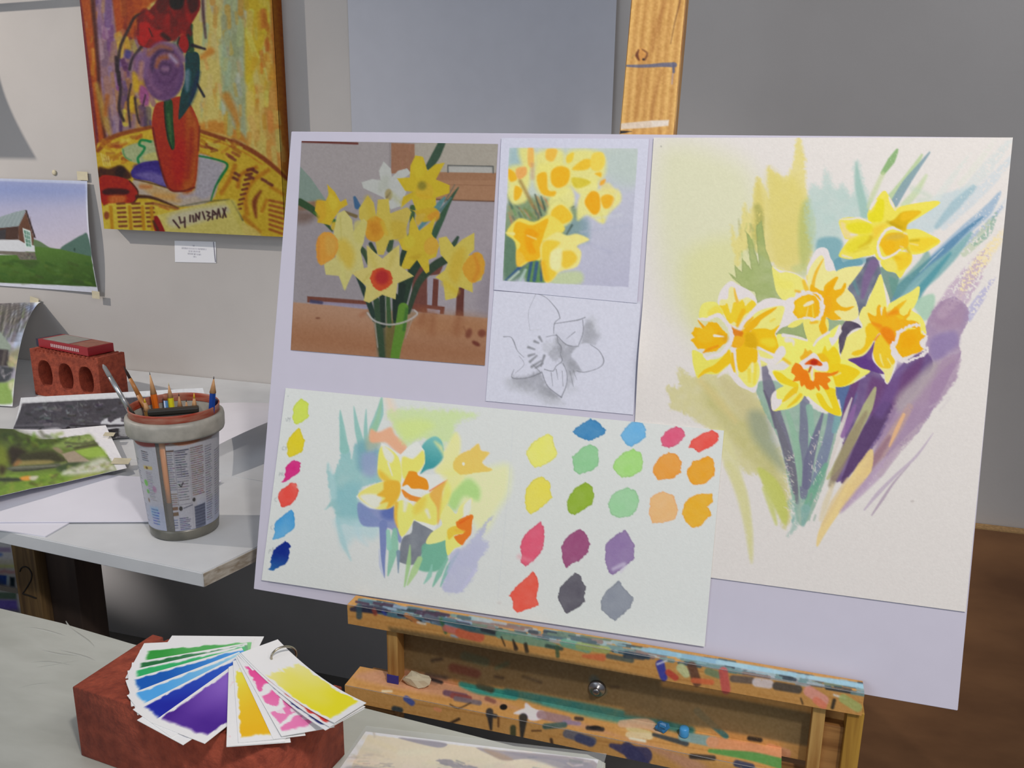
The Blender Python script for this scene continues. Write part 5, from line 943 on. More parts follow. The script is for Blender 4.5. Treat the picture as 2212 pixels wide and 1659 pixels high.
def art_label():
    """side of the tub unrolled: x = degrees * 3, y = millimetres below the flange * 3"""
    a = Art(0, 0, 1083, 395, (186, 184, 192)); f = a.fill; st = a.stroke; r = np.random.default_rng(6)
    f('0,0 1083,0 1083,26 0,22', (150, 130, 120), 1, 3, smooth=False); f('700,2 820,2 900,14 820,30 740,32 700,20', (150, 66, 62), .9, 3); f('900,4 1010,0 1010,22 930,26', (170, 100, 66), .9, 4)
    f('0,255 1083,255 1083,395 0,395', (158, 166, 196), .6, 30, smooth=False); f('838,40 990,40 990,345 838,345', (178, 174, 180), .8, 3, smooth=False)
    def rows(x0, x1, y0, y1, dy, c, w_, cut=.0):
        y = y0
        while y < y1:
            x = x0
            xe = x1 - r.uniform(0, cut) * (x1 - x0)
            while x < xe:
                L = r.uniform(4, 14); st('%f,%f %f,%f' % (x, y, min(x + L, xe), y), w_, np.array(c) + r.normal(0, 10, 3), r.uniform(.6, 1), .8, smooth=False); x += L + 3
            y += dy
    tx, dkc, br = (96, 92, 104), (60, 62, 80), (112, 90, 80)
    rows(856, 905, 52, 190, 8, tx, 3, .2); rows(912, 960, 52, 150, 9, dkc, 3.4, .3); rows(856, 905, 205, 250, 8, br, 3, .1); rows(912, 960, 160, 235, 10, tx, 3, .3); rows(972, 1030, 42, 220, 8, (120, 90, 90), 3.4, .1)
    st('852,46 905,44', 6, (90, 70, 60), .9, 1); st('912,46 965,44', 4, dkc, .9, 1)
    f('856,256 902,254 902,266 856,268', (120, 90, 70), .9, 1, smooth=False); f('856,276 902,274 902,288 856,290', (112, 88, 66), .9, 1, smooth=False); a.blob(914, 262, 8, 9, (52, 48, 46), .9, 1.5); a.blob(976, 236, 7, 8, (52, 48, 46), .9, 1.5); st('926,262 966,254', 3, dkc, .9, 1)
    rows(858, 898, 305, 345, 10, (70, 76, 110), 3.4, .2); rows(905, 955, 300, 348, 7, (60, 66, 100), 3.2, .4); f('976,262 1030,258 1030,345 976,350', (92, 96, 116), .9, 2, smooth=False); 
    for k in range(7): st('978,%d 1028,%d' % (266 + k * 12, 264 + k * 12), 3, (60, 64, 84), .8, 1, smooth=False)
    for q in ('908,40 908,250', '968,40 968,350', '856,250 966,246', '908,152 966,150', '930,96 930,140', '945,96 945,140', '914,110 962,110', '914,124 962,124'): st(q, 1.6, (120, 118, 130), .8, .7, smooth=False)
    st('918,172 924,180 934,164', 4, (36, 36, 40), .9, 1, smooth=False)
    rows(756, 800, 52, 88, 8, (80, 78, 90), 4, .3); f('756,106 806,104 806,116 756,118', (206, 180, 90), .8, 3, smooth=False); a.blob(775, 112, 7, 5, (110, 80, 50), .9, 2); a.blob(752, 172, 14, 12, (120, 190, 90), .95, 2); a.blob(757, 204, 10, 8, (110, 180, 90), .9, 2); rows(765, 805, 128, 240, 7, (130, 126, 140), 2.6, .3); a.blob(802, 190, 10, 12, (176, 110, 150), .6, 5); a.blob(752, 238, 7, 8, (120, 90, 70), .7, 3)
    f('750,262 806,258 806,300 750,300', (150, 176, 206), .8, 6, smooth=False); rows(760, 806, 270, 335, 11, (90, 116, 170), 6, .2)
    for x in range(20, 740, 90): rows(x, x + 74, 60 + (x * 7) % 40, 330, 9, tx, 3, .4)
    rows(1040, 1080, 50, 330, 9, tx, 3, .3)
    return a.grain(8)

def art_mountain():
    a = Art(690, 1560, 1320, 2120, (208, 204, 204)); f = a.fill; st = a.stroke; a.frame(700, 1240, 3.16)
    f('300,1095 1840,1275 1900,2700 -60,2700 190,1300', (206, 190, 160), 1, .8, smooth=False)
    a.dabs((150, 1150, 1700, 1700), 60, [(214, 200, 172), (196, 178, 146), (206, 186, 150)], 26, 3, .1, 6, .5, 4, .12)
    f('510,1120 600,1125 830,1155 800,1185 700,1170', (128, 118, 130), 1, 2); f('1040,1185 1200,1205 1840,1275 1840,1420 1700,1330 1560,1270 1400,1260 1240,1270 1150,1240', (142, 128, 132), 1, 2); f('1090,1200 1180,1215 1290,1265 1200,1265', (150, 116, 86), .9, 4); f('1250,1215 1700,1270 1830,1300 1830,1400 1500,1290 1350,1250', (120, 112, 124), .8, 5); a.dabs((1400, 1250, 1800, 1400), 18, [(196, 184, 168), (100, 94, 106)], 14, 5, .2, 4, .7, 2, .3)
    f('760,1270 850,1272 950,1300 1050,1320 1000,1340 860,1320', (118, 108, 116), .95, 2, 1.5); a.dabs((760, 1275, 1060, 1335), 14, [(176, 160, 140), (96, 90, 100)], 8, 7, .2, 5, .7, 1.2, .1); a.dabs((200, 1290, 500, 1330), 20, [(120, 112, 112)], 5, 6, .1, 7, .6, 1, .1); a.dabs((180, 1220, 440, 1280), 14, [(170, 158, 140)], 8, 8, .1, 7, .6, 1.5, .1)
    f('180,1310 400,1330 500,1400 160,1360', (130, 122, 120), .7, 5); f('100,1480 1850,1560 1880,2700 0,2700', (150, 140, 136), .8, 40); a.dabs((100, 1500, 1800, 2600), 60, [(190, 176, 150), (110, 104, 112), (160, 140, 110)], 50, 10, .15, 4, .6, 5, .2)
    st('340,1080 345,1110', 14, (176, 160, 140), .7, 2)
    return a.grain(6)

def art_bars():
    a = Art(-520, 1160, 60, 2300, (206, 200, 196)); f = a.fill; a.frame(0, 1150, 5.027)
    f('-2600,100 115,165 118,215 -2600,150', (160, 140, 166), 1, 3, smooth=False); f('-200,215 10,225 -5,262 -200,250', (96, 120, 180), .9, 4); f('-2600,270 130,300 132,340 -2600,330', (206, 196, 170), .8, 6); f('-2600,350 140,350 142,385 -2600,385', (206, 204, 120), .8, 5); f('-2600,400 145,410 148,445 -2600,440', (206, 140, 140), .8, 6, 2); f('-200,445 75,470 70,570 -200,545', (40, 76, 160), .95, 2, smooth=False); f('75,470 100,480 98,575 72,570', (180, 206, 226), .9, 3, smooth=False); f('108,485 160,490 160,592 110,585', (30, 46, 56), .95, 3, smooth=False); f('-2600,560 165,610 170,650 -2600,620', (196, 184, 180), .9, 3)
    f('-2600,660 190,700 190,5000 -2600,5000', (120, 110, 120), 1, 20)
    return a.grain(8)
def art_bars2():
    a = Art(-520, 1262, 60, 2300, (180, 172, 166)); f = a.fill; a.frame(0, 1150, 5.027)
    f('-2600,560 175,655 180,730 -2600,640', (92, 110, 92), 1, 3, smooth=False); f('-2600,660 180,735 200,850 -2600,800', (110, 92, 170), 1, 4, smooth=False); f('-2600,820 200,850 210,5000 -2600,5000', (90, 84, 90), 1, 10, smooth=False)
    return a.grain(8)

def art_mast():
    a = Art(1325, -20, 1490, 305, (198, 154, 88)); f = a.fill; st = a.stroke; a.frame(1250, 0, 5.53)
    r = np.random.default_rng(3)
    for k in range(26):
        x = 620 + k * 25 + r.uniform(-12, 12); w_ = r.uniform(6, 40)
        st('%f,-80 %f,500 %f,1100 %f,1650' % (x + 30, x - 30 + r.uniform(-8, 8), x - 85 + r.uniform(-8, 8), x - 130), w_, [(158, 108, 52), (206, 166, 100), (172, 124, 62), (146, 96, 46)][k % 4], .7, 5, var=.4)
    st('1215,-50 1200,60 1150,260 1100,520', [20, 16, 12, 6], (96, 60, 34), .7, 2); st('1040,0 960,240 880,600', [20, 40, 14], (140, 86, 40), .6, 6); st('800,700 740,1000 690,1400', [40, 30, 20], (150, 98, 46), .6, 5); st('990,840 900,1200 850,1500', [20, 24, 16], (140, 88, 40), .6, 5)
    a.blob(755, 655, 70, 76, (186, 130, 66), .9, 4); st('715,600 695,660 720,715', [14, 40, 16], (92, 48, 30), .95, 2); st('760,590 820,640 790,710', [8, 20, 26], (100, 60, 36), .9, 2); a.blob(775, 710, 16, 14, (40, 26, 22), .9, 2)
    st('560,785 700,790 860,785 1000,775 1145,775', [20, 36, 40, 50, 60], (86, 88, 112), .95, 1.2, 0, .1); st('1130,760 1135,860', 30, (84, 84, 106), .9, 1.5); st('560,770 550,860', 10, (110, 90, 70), .8, 1.5); st('1125,880 1115,1000', 12, (150, 140, 170), .7, 2)
    f('495,1475 860,1440 1080,1435 1070,1500 860,1525 500,1545', (196, 180, 164), .95, 2, smooth=False); f('870,1445 1075,1435 1068,1500 880,1515', (206, 196, 186), .7, 3, smooth=False); f('480,1560 540,1562 635,1570 560,1588 480,1600', (36, 34, 36), 1, 1.2, smooth=False); st('640,690 655,660', 6, (120, 120, 60), .6, 1)
    return a.grain(10, 4)

def art_easel():
    a = Art(715, 1262, 1905, 1720, (178, 130, 72)); f = a.fill; st = a.stroke; r = np.random.default_rng(12)
    # wood grain along the rails
    for k in range(150):
        x, y = r.uniform(720, 1900), 0; y = 1300 + (x - 720) * .165 + r.uniform(-30, 360); L = r.uniform(60, 260)
        st('%f,%f %f,%f' % (x, y, x + L, y + L * .165), r.uniform(1.5, 5), [(150, 100, 50), (196, 150, 86), (166, 116, 60)][k % 3], .45, 1.2, smooth=False)
    # ledge top: blue grey crusted paint, running over the front edge in places
    lt = lambda x: 1289 + (x - 763) * .1685
    for k in range(260):
        x = r.uniform(760, 1866); y = lt(x) + r.uniform(2, 22 + (x - 760) * .004); L = r.uniform(10, 60)
        c = [(118, 146, 152), (140, 160, 164), (64, 84, 92), (96, 124, 124), (44, 52, 60), (150, 156, 160), (92, 112, 96), (120, 98, 92)][int(r.integers(8))]
        st('%f,%f %f,%f' % (x, y, x + L, y + L * .168), r.uniform(3, 9), c, .85, 1.2, smooth=False)
    for k in range(60):
        x = r.uniform(760, 1000); y = lt(x) + r.uniform(3, 28)
        st('%f,%f %f,%f' % (x, y, x + 26, y + 5), r.uniform(4, 9), [(36, 46, 54), (70, 100, 112), (120, 140, 160), (60, 40, 60)][k % 4], .9, 1.2, smooth=False)
    for k in range(26):
        x = r.uniform(1380, 1860); y = lt(x) + 8; st('%f,%f %f,%f' % (x, y, x + 60, y + 10), 9, [(140, 176, 190), (120, 156, 176), (150, 182, 192)][k % 3], .8, 1.5, smooth=False)
    a.frame(700, 1240, 3.16)
    for q, w_, c in (('190,240 330,240 420,250', [30, 60, 30], (40, 40, 60)), ('240,220 240,290', 40, (50, 70, 80)), ('340,245 350,270', 30, (130, 60, 50)), ('400,255 420,275', 20, (50, 60, 130)), ('560,280 640,330', 30, (176, 110, 60)), ('640,330 690,340', 16, (206, 196, 180)), ('700,290 800,330', 40, (76, 84, 96)), ('800,310 830,400', [30, 20], (50, 90, 60)), ('830,370 900,390', 46, (176, 96, 90)), ('870,420 910,430', 16, (130, 150, 176)), ('930,400 1060,430', 70, (180, 84, 60)), ('820,320 1000,370 1200,420', [30, 50, 20], (50, 84, 90)), ('1080,380 1200,410', 26, (44, 44, 50)), ('1200,410 1400,450 1600,500', [60, 70, 30], (100, 138, 118)), ('1210,430 1235,490', 8, (40, 30, 26)), ('1290,450 1310,510', [10, 30], (36, 30, 28)), ('1375,480 1385,530', 26, (40, 36, 30)), ('1520,490 1620,510', 26, (50, 66, 60)), ('1590,500 1595,560', 26, (60, 80, 56)), ('1640,470 1800,510', 60, (96, 146, 124)), ('1740,490 1930,520', 50, (140, 150, 90)), ('1770,560 1900,570', [20, 50], (186, 96, 60)), ('1940,560 2100,590', 34, (70, 80, 76)), ('2060,540 2212,570', 30, (40, 60, 76))): st(q, w_, c, .85, 2, .15)
    a.frame(1350, 1240, 2.566)
    for q, w_, c in (('0,455 100,465', 24, (50, 60, 70)), ('195,500 215,575', [50, 40], (40, 50, 150)), ('180,500 230,480', 10, (206, 206, 214)), ('240,545 280,575', 34, (170, 60, 50)), ('310,520 340,550', 50, (176, 186, 140)), ('370,510 400,600', 50, (84, 56, 46)), ('380,590 480,600', 30, (196, 96, 60)), ('460,540 520,560', 40, (100, 120, 90)), ('545,540 560,640', 50, (180, 76, 76)), ('600,580 700,590', 40, (90, 80, 76)), ('730,600 800,610', 50, (196, 186, 190)), ('840,620 960,640', 46, (64, 60, 58)), ('1020,650 1100,700', 60, (206, 140, 130)), ('1060,700 1100,730', 40, (206, 116, 90)), ('1160,700 1150,740', 20, (40, 36, 30)), ('1160,670 1220,690', 10, (206, 210, 214)), ('1210,690 1290,740', 50, (150, 160, 96)), ('975,690 985,720', 8, (50, 40, 30))): st(q, w_, c, .85, 2, .1)
    # tray top and front
    a.frame(700, 1240, 3.16)
    f('200,690 600,640 980,780 1500,980 2212,1160 2600,1300 2600,1400 2212,1190 1700,1000 1100,880 500,780', (176, 128, 98), .9, 8)
    st('940,750 1060,790 1300,830', [40, 60, 60], (50, 130, 118), .95, 3); st('1250,800 1500,860 1900,940 2212,1000 2500,1070', [50, 70, 80, 70, 60], (44, 104, 100), .95, 4, 0, .15); st('1500,880 1800,960 2050,1010', 30, (70, 130, 116), .8, 4, .2); st('1060,760 1140,790', 46, (70, 66, 50), .9, 3)
    for q, w_, c in (('560,690 760,740', 40, (150, 110, 84)), ('700,660 860,700', 26, (50, 44, 44)), ('740,720 800,740', 24, (46, 40, 40)), ('830,810 960,840', [40, 50], (90, 64, 80)), ('880,830 990,850', 40, (120, 60, 56)), ('900,850 1060,880', 34, (100, 90, 96)), ('860,890 920,915 1000,880', 8, (50, 40, 34)), ('400,800 460,800', 16, (206, 190, 160)), ('560,850 600,880', 40, (60, 76, 140)), ('480,920 520,930', 40, (40, 50, 56)), ('1110,850 1160,870', 30, (120, 76, 64)), ('1300,950 1400,940 1500,970', [10, 60, 40], (206, 200, 206)), ('1380,890 1420,960 1480,960', [20, 80, 60], (206, 196, 206)), ('1480,960 1660,1000', 60, (140, 110, 110)), ('1640,1010 1740,1020', 30, (130, 110, 130)), ('1510,1040 1640,1030', 40, (60, 84, 80)), ('1130,940 1140,1060', [50, 16], (40, 38, 40)), ('1120,960 1170,970', 30, (50, 50, 54)), ('1360,980 1350,1120', [60, 20], (40, 40, 40)), ('1290,1050 1290,1130', 40, (56, 60, 40)), ('1190,980 1190,1040', 14, (90, 56, 30)), ('860,1020 920,990', 20, (50, 36, 26)), ('1550,1130 1560,1180', 20, (50, 36, 30)), ('1660,1090 1830,1140', 60, (90, 90, 100)), ('1740,1120 1820,1150', 60, (60, 64, 90)), ('1960,1170 2180,1240', [30, 120], (56, 54, 86)), ('2080,1050 2212,1100', [40, 60], (186, 170, 120)), ('2090,1120 2190,1140', 20, (206, 200, 180)), ('1800,1050 1900,1060', [30, 30], (40, 36, 36)), ('1720,985 1760,990', 26, (56, 44, 40)), ('1420,1070 1480,1070', 10, (70, 46, 30)), ('690,1000 720,1000', 16, (150, 160, 180)), ('760,920 790,930', 24, (206, 130, 90))): st(q, w_, c, .9, 2, .1)
    a.blob(1225, 908, 26, 20, (26, 22, 22), 1, 1.5); a.blob(1850, 1048, 40, 14, (30, 28, 28), .9, 2)
    a.frame(1350, 1240, 2.566)
    for q, w_, c in (('-20,830 120,830 190,870', [40, 60, 30], (186, 150, 120)), ('20,890 140,900', 34, (196, 176, 136)), ('160,890 340,940', [20, 30], (50, 56, 60)), ('320,900 490,930', [50, 60], (110, 140, 140)), ('400,760 560,900', [40, 30], (50, 100, 100)), ('480,930 700,970 900,1000', [60, 70, 40], (192, 130, 92)), ('470,980 700,1010 860,1050 960,1080', [20, 50, 60, 50], (72, 130, 66)), ('370,1010 490,1020', 30, (50, 46, 44)), ('10,960 60,1020 130,1090', [60, 90, 60], (58, 56, 86)), ('620,1050 700,1070', 40, (50, 56, 80)), ('690,910 750,920', 26, (34, 32, 30)), ('800,960 900,990', 40, (196, 136, 96))): st(q, w_, c, .9, 2, .1)
    # back panel: brown darkened for the shade under the ledge, then paint smears
    a.frame(700, 1240, 3.16)
    f('440,360 800,420 1300,520 2300,720 2300,960 1340,790 980,740 500,640', (104, 84, 54), .97, 6, smooth=False)
    for q, w_, c in (('880,640 1040,680', 60, (90, 44, 36)), ('960,560 1100,600', 60, (84, 90, 66)), ('740,590 800,580', 20, (40, 30, 26)), ('1180,640 1250,610', 30, (76, 84, 60)), ('700,690 830,710', 26, (50, 46, 46)), ('1170,700 1220,710', 14, (40, 30, 26)), ('1960,770 2060,770', 12, (60, 46, 36)), ('1840,720 1900,800', 60, (84, 90, 80)), ('500,620 520,560', 60, (76, 58, 38)), ('1360,700 1480,740', 14, (60, 48, 36)), ('2160,890 2212,900', 30, (40, 34, 30))): st(q, w_, c, .7, 4, .2)
    a.frame(1350, 1240, 2.566); f('60,600 600,690 1080,780 1040,960 500,860 0,780 -40,580', (106, 86, 56), .9, 5, smooth=False)
    return a.grain(7, 4)
# ------------------------------------------------------------------ the room
YW = 1.75
M_wall = plain('wall_paint', (190, 187, 184), 0.9, noise=0.03, scale=6, bump=0.10, bscale=160, spec=0.2)
M_floor = plain('floor_concrete', (120, 116, 110), 0.8, noise=0.15, scale=8)
def struct(name, me, m, parent=None):
    o = obj(name, me, m, parent); o['kind'] = 'structure'; return o
struct('wall_back', boxm((-3.6, YW, 0), (2.6, YW + .1, 3.0)), M_wall)
struct('floor', boxm((-3.6, -3.0, -.06), (2.6, YW, 0)), M_floor)

# plywood sheet against the wall, lower right
M_ply = plain('plywood_face', (122, 84, 54), .7, noise=.16, scale=7, stretch=(.6, 1, 1.6), bump=.08, bscale=90, rgb2=(146, 104, 68))
M_plyedge = plain('plywood_edge', (176, 140, 92), 0.8, noise=0.25, scale=60, stretch=(3, 3, 30))
zt = ony((2110, 1133), YW - .01)[2]
ply = tag(obj('plywood_panel', boxm((0.02, YW - .022, 0.0), (2.2, YW - .002, zt - .004), .001), M_ply),
          'brown plywood sheet standing against the wall right of the easel', 'panel')
obj('top_edge', boxm((0.02, YW - .0222, zt - .004), (2.2, YW - .0018, zt), .0006), M_plyedge, ply)['label'] = 'pale sawn top edge'

# large blank paper hung on the wall behind the easel
M_paper = plain('white_paper', (226, 224, 230), 0.85, noise=0.015, scale=30, spec=0.2)
a, b = ony((756, 150), YW - .003), ony((1328, 150), YW - .003)
U_, V_ = np.meshgrid(np.linspace(0, 1, 41), np.linspace(0, 1, 31))
G = np.stack([a[0] + (b[0] - a[0]) * U_, YW - .0035 - .004 * (np.sin(U_ * 5) ** 2) * (1 - .3 * V_) - .006 * U_ ** 6, Z(.75) - (.95) * V_], -1)
tag(obj('backing_paper', grid_mesh('backing_paper', G, None, .0006, (0, -1, 0), None, 'grid'), plain('grey_paper', (188, 191, 200), .85, noise=.015, scale=30, spec=.2)),
    'large blank pale grey paper hung on the wall behind the easel', 'paper')

# ------------------------------------------------------------------ shelf
ZS = Z(-.545)
M_white = plain('white_gloss', (206, 209, 211), 0.5, noise=0.05, scale=14, bump=0.05, bscale=60, stretch=(1, 1, 1))
M_whiteedge = plain('white_edge_chipped', (205, 208, 206), 0.6, noise=0.10, scale=30, stretch=(1, 1, 2), rgb2=(214, 217, 218))
M_endgrain = wood('raw_edge', (190, 184, 172), (150, 138, 120), 16, 'Y', 0.8)
p0, p1 = onz((0, 1145), ZS), onz((437, 1238), ZS); pe = onz((548, 1185), ZS)
fd = (p1 - p0) / np.linalg.norm(p1 - p0); ed = (pe - p1) / np.linalg.norm(pe - p1)
seam = onz((475, 1034), ZS); ys = seam[1]
shelf = thing('wall_shelf', 'deep white painted plywood shelf along the picture wall', 'shelf', (0, 0, 0))
TH = .021
def plank(q, name):
    return obj(name, hexa([(x, y, ZS - TH) for x, y in q] + [(x, y, ZS) for x, y in q], .0012), M_white, shelf)
L0 = p0 - fd * 1.6
tpos = (ys - p1[1]) / ed[1]; ms = p1 + ed * tpos
back = p1 + ed * ((YW - .002 - p1[1]) / ed[1])
sl = L0 + (ms - p1)
plank([(L0[0], L0[1]), (p1[0], p1[1]), (ms[0], ms[1] - .0006), (sl[0], sl[1] - .0006)], 'plank')
plank([(sl[0], sl[1] + .0006), (ms[0], ms[1] + .0006), (back[0], back[1]), (L0[0], YW - .002)], 'plank')
q = [p1 + ed * .001, p1 + ed * tpos * .998]
nrm = np.array([ed[1], -ed[0], 0])
edge = [q[0], q[0] + nrm * .0015, q[1] + nrm * .0015, q[1]]
obj('end_edge', hexa([(e[0], e[1], ZS - TH + .0012) for e in edge] + [(e[0], e[1], ZS - .0012) for e in edge]), M_endgrain, shelf)['label'] = 'bare plywood end of the shelf'
M_timber = wood('shelf_timber', (122, 96, 58), (86, 64, 38), 10, 'Z', 0.8)
M_dark = plain('shaded_timber', (62, 48, 40), 0.85, noise=0.3, scale=30, stretch=(1, 1, .2))  # timber brown darkened to carry shade on post side and back panel
obj('wall_batten', boxm((-3.2, YW - .047, ZS - TH - .045), (back[0] - .02, YW - .003, ZS - TH), .002), M_timber, shelf)
post = obj('post', boxm((-1.128, 1.0, 0.0), (-1.083, 1.062, ZS - TH), .0015), M_timber, shelf)
# painted figure on the post: a flat brush stroke
num = P('0,8 3,3 9,0 15,2 18,8 16,16 10,25 3,34 0,38 8,39 20,41')
s2 = .0013
pts = [(-1.1165 + s2 * x, .9993, Z(-.655) - s2 * y) for x, y in spline(num, False, 4)]
obj('painted_number', tube(pts, .0011, 6), plain('black_marker', (38, 32, 26), .8), post)['label'] = 'figure 2 marked in black'
obj('post_shade_side', boxm((-1.083, 1.02, 0.0), (-1.026, 1.075, ZS - TH), .0015), M_dark, shelf)['label'] = 'dark block standing for the shaded side of the post'  # shade on the post's right side, put in as a dark block

# ------------------------------------------------------------------ work table
ZT = Z(-.5695)
M_cloth = plain('plastic_cloth', (176, 178, 168), 0.42, noise=0.07, scale=9, bump=0.35, bscale=16, stretch=(1, 2.6, 1), rgb2=(190, 192, 183))
M_stain = plain('paint_stain', (196, 182, 160), .6)
poly = [(-2.0, -.35), (-.16, -.35), (-.128, -.335), (-.113, -.30), (-.113, .70), (-.117, .722), (-.135, .728), (-.207, .718), (-.371, .728), (-.52, .742), (-.69, .756), (-.80, .768), (-.905, .773), (-2.0, .80)]
table = thing('work_table', 'plastic covered work table in front of the easel', 'table')
b = bmesh.new()
vb = [b.verts.new((x, y, ZT)) for x, y in poly]; f = b.faces.new(vb)
r = bmesh.ops.extrude_face_region(b, geom=[f]); bmesh.ops.translate(b, verts=[v for v in r['geom'] if isinstance(v, bmesh.types.BMVert)], vec=(0, 0, -.03))
bmesh.ops.recalc_face_normals(b, faces=b.faces)
bmesh.ops.bevel(b, geom=[e for e in b.edges if abs(e.verts[0].co.z - ZT) < 1e-6 and abs(e.verts[1].co.z - ZT) < 1e-6], offset=.004, segments=3, affect='EDGES')
obj('tabletop', bmesh_done(b), M_cloth, table)
M_leg = plain('table_leg_grey', (120, 120, 118), .5)
for x, y in ((-1.9, -.25), (-.2, -.25), (-.22, .64), (-1.9, .70)):
    obj('leg', boxm((x - .02, y - .02, 0), (x + .02, y + .02, ZT - .03), .002), M_leg, table)
# wrinkles: shallow ridges of the cloth
rr = random.Random(5)
M_wr = plain('cloth_ridge', (172, 174, 166), .45)
for i, (x0, y0, x1, y1) in enumerate(((20, 1352, 170, 1375), (60, 1400, 200, 1420), (110, 1392, 230, 1440), (40, 1432, 190, 1437), (60, 1450, 190, 1420), (150, 1340, 205, 1412), (20, 1490, 120, 1470))):
    A_, B_ = onz((x0, y0), ZT), onz((x1, y1), ZT); q = []
    for t in np.linspace(0, 1, 10):
        pnt = A_ * (1 - t) + B_ * t; q.append((pnt[0] + .004 * math.sin(3 * t + i), pnt[1] + .003 * math.sin(5 * t + 2 * i), ZT - .0012))
    obj('cloth_crease', tube(q, [.0006 + .0014 * math.sin(math.pi * k / 9) for k in range(10)], 6), M_wr, table)

# ------------------------------------------------------------------ easel
XL, XR = -.470, .126
M_pine = wood('pine', (200, 158, 92), (158, 108, 52), 7, 'Z', .5)
M_pinex = wood('pine_rail', (176, 128, 72), (128, 84, 42), 9, 'X', .55)
M_print = print_mat('painted_wood', .55, .25, 300)
easel = thing('easel', 'paint spattered wooden studio easel holding the display board', 'easel')
sl_ = .2647                                     # backward lean (dy / dz)
yb = lambda zr: .902 + sl_ * (zr + .5637)        # front face of the board at height zr
def lean_bar(x0, x1, z0, z1, d0, d1, bev=.0015):
    f = lambda zr, d: yb(zr) + d
    return hexa([(x0, f(z0, d0), Z(z0)), (x1, f(z0, d0), Z(z0)), (x1, f(z0, d1), Z(z0)), (x0, f(z0, d1), Z(z0)),
                 (x0, f(z1, d0), Z(z1)), (x1, f(z1, d0), Z(z1)), (x1, f(z1, d1), Z(z1)), (x0, f(z1, d1), Z(z1))], bev)
mast = obj('mast', lean_bar(-.1905, -.1265, -.53, .75, .0065, .034), M_pine, easel)
mast_face = [np.array([x, yb(z) + .0062, Z(z)]) for x, z in ((-.1893, .2), (-.1277, .2), (-.1277, .01), (-.1893, .01))]
o = sheet('mast_face', mast_face, art_mast(), white=(190, 188, 188), alb=.72, step=1.6, thick=.0004, mat=M_print, parent=mast)
o['label'] = 'knotty pine face with a blue brushed line'
# ledge with its lip
def painted_board(name, x0, x1, y0, y1, z0, z1, art, white, parent, base, faces='ft', end='', alb=.72):
    o = obj(name, boxm((x0, y0, Z(z0)), (x1, y1, Z(z1)), .0012), base, parent); e = .0004
    if 't' in faces:
        sheet('painted_top', [(x0, y1, Z(z1) + e), (x1, y1, Z(z1) + e), (x1, y0, Z(z1) + e), (x0, y0, Z(z1) + e)], art, white, alb, 2.0, .0003, M_print, o)
    if 'f' in faces:
        sheet('painted_front', [(x0, y0 - e, Z(z1)), (x1, y0 - e, Z(z1)), (x1, y0 - e, Z(z0)), (x0, y0 - e, Z(z0))], art, white, alb, 2.0, .0003, M_print, o)
    return o
A_e = art_easel()
painted_board('ledge', XL, XR, .876, .8995, -.5725, -.5465, A_e, (188, 186, 186), easel, M_pinex)
painted_board('tray', -.470, .052, .861, .9035, -.672, -.650, A_e, (176, 172, 168), easel, M_pinex)
painted_board('back_panel', -.4205, .1295, .9035, .909, -.66, -.573, A_e, (190, 186, 180), easel, M_dark, 'f')
obj('left_bracket', boxm((-.4215, .8825, Z(-.6495)), (-.4075, .9035, Z(-.5727)), .001), M_pine, easel)
obj('bracket_foot', boxm((-.4222, .8815, Z(-.6495)), (-.4068, .8835, Z(-.638)), .0004), plain('blue_paint', (48, 48, 140), .5), easel)['label'] = 'dab of blue paint'
obj('right_bracket', boxm((.0785, .8825, Z(-.74)), (.0915, .9035, Z(-.5727)), .001), M_pine, easel)
obj('right_gusset', boxm((.0915, .890, Z(-.74)), (.1125, .9035, Z(-.6)), .001), M_pinex, easel)
obj('right_post', boxm((.1125, .880, Z(-1.29)), (.1295, .9035, Z(-.5727)), .001), wood('ochre_pine', (190, 146, 60), (150, 106, 40), 8, 'Z', .5), easel)
obj('left_post', boxm((-.4695, .9095, Z(-1.29)), (-.4255, .94, Z(-.6725)), .002), M_pinex, easel)
obj('cross_rail', boxm((-.4255, .9095, Z(-.70)), (.1295, .935, Z(-.6725)), .002), M_pinex, easel)
obj('foot', boxm((-.4695, .55, 0), (-.4255, 1.35, .04), .003), M_pinex, easel)
obj('foot', boxm((.0855, .55, 0), (.1295, 1.35, .04), .003), M_pinex, easel)
# clamp bolt in the back panel
M_steel = plain('steel', (150, 150, 152), .35, 1.0)
bolt = obj('bolt', rod([(.0105, -.002), (.0105, .001), (.009, .003), (.004, .0035), (.0045, .008), (.003, .009)], 20), M_steel, easel)
bp = ony((1290, 1487), .902); bolt.location = bp; bolt.rotation_euler = (math.radians(90), 0, 0)

# ------------------------------------------------------------------ display board and the sheets on it
NB = np.array([0, -.9667, .2559]); OB = np.array([-.62, .902, Z(-.5637)])
def onb(p, off=0.0):
    return onplane(p, OB + NB * off, NB)
x0, x1 = -.6198, .2212
bt, bb = .0157, -.5637
M_board = plain('mount_board', (208, 205, 220), .8, noise=.01, scale=40, spec=.2)
b = lean_bar(x0, x1, bb, bt, 0.0, .005, .0006)
tag(obj('display_board', b, M_board), 'lilac white mount board on the easel carrying sheets of daffodils', 'board')
M_wc = print_mat('watercolour_paper', .9, .16, 420, .1)
M_photo = print_mat('photo_paper', .5, .02, 300, .2)
M_soft = print_mat('printer_paper', .9, .05, 300, .1)
WB = (208, 205, 206)
def on_board(name, quad, art, off, label, cat, mat, white=WB, step=2.0, group=None, bulge=None, thick=.0005, edge=(214, 212, 210), alb=.78):
    o = sheet(name, [onb(p, off) for p in quad], art, white, alb, step, thick, mat, None, bulge, None, 1, edge)
    return tag(o, label, cat, group)
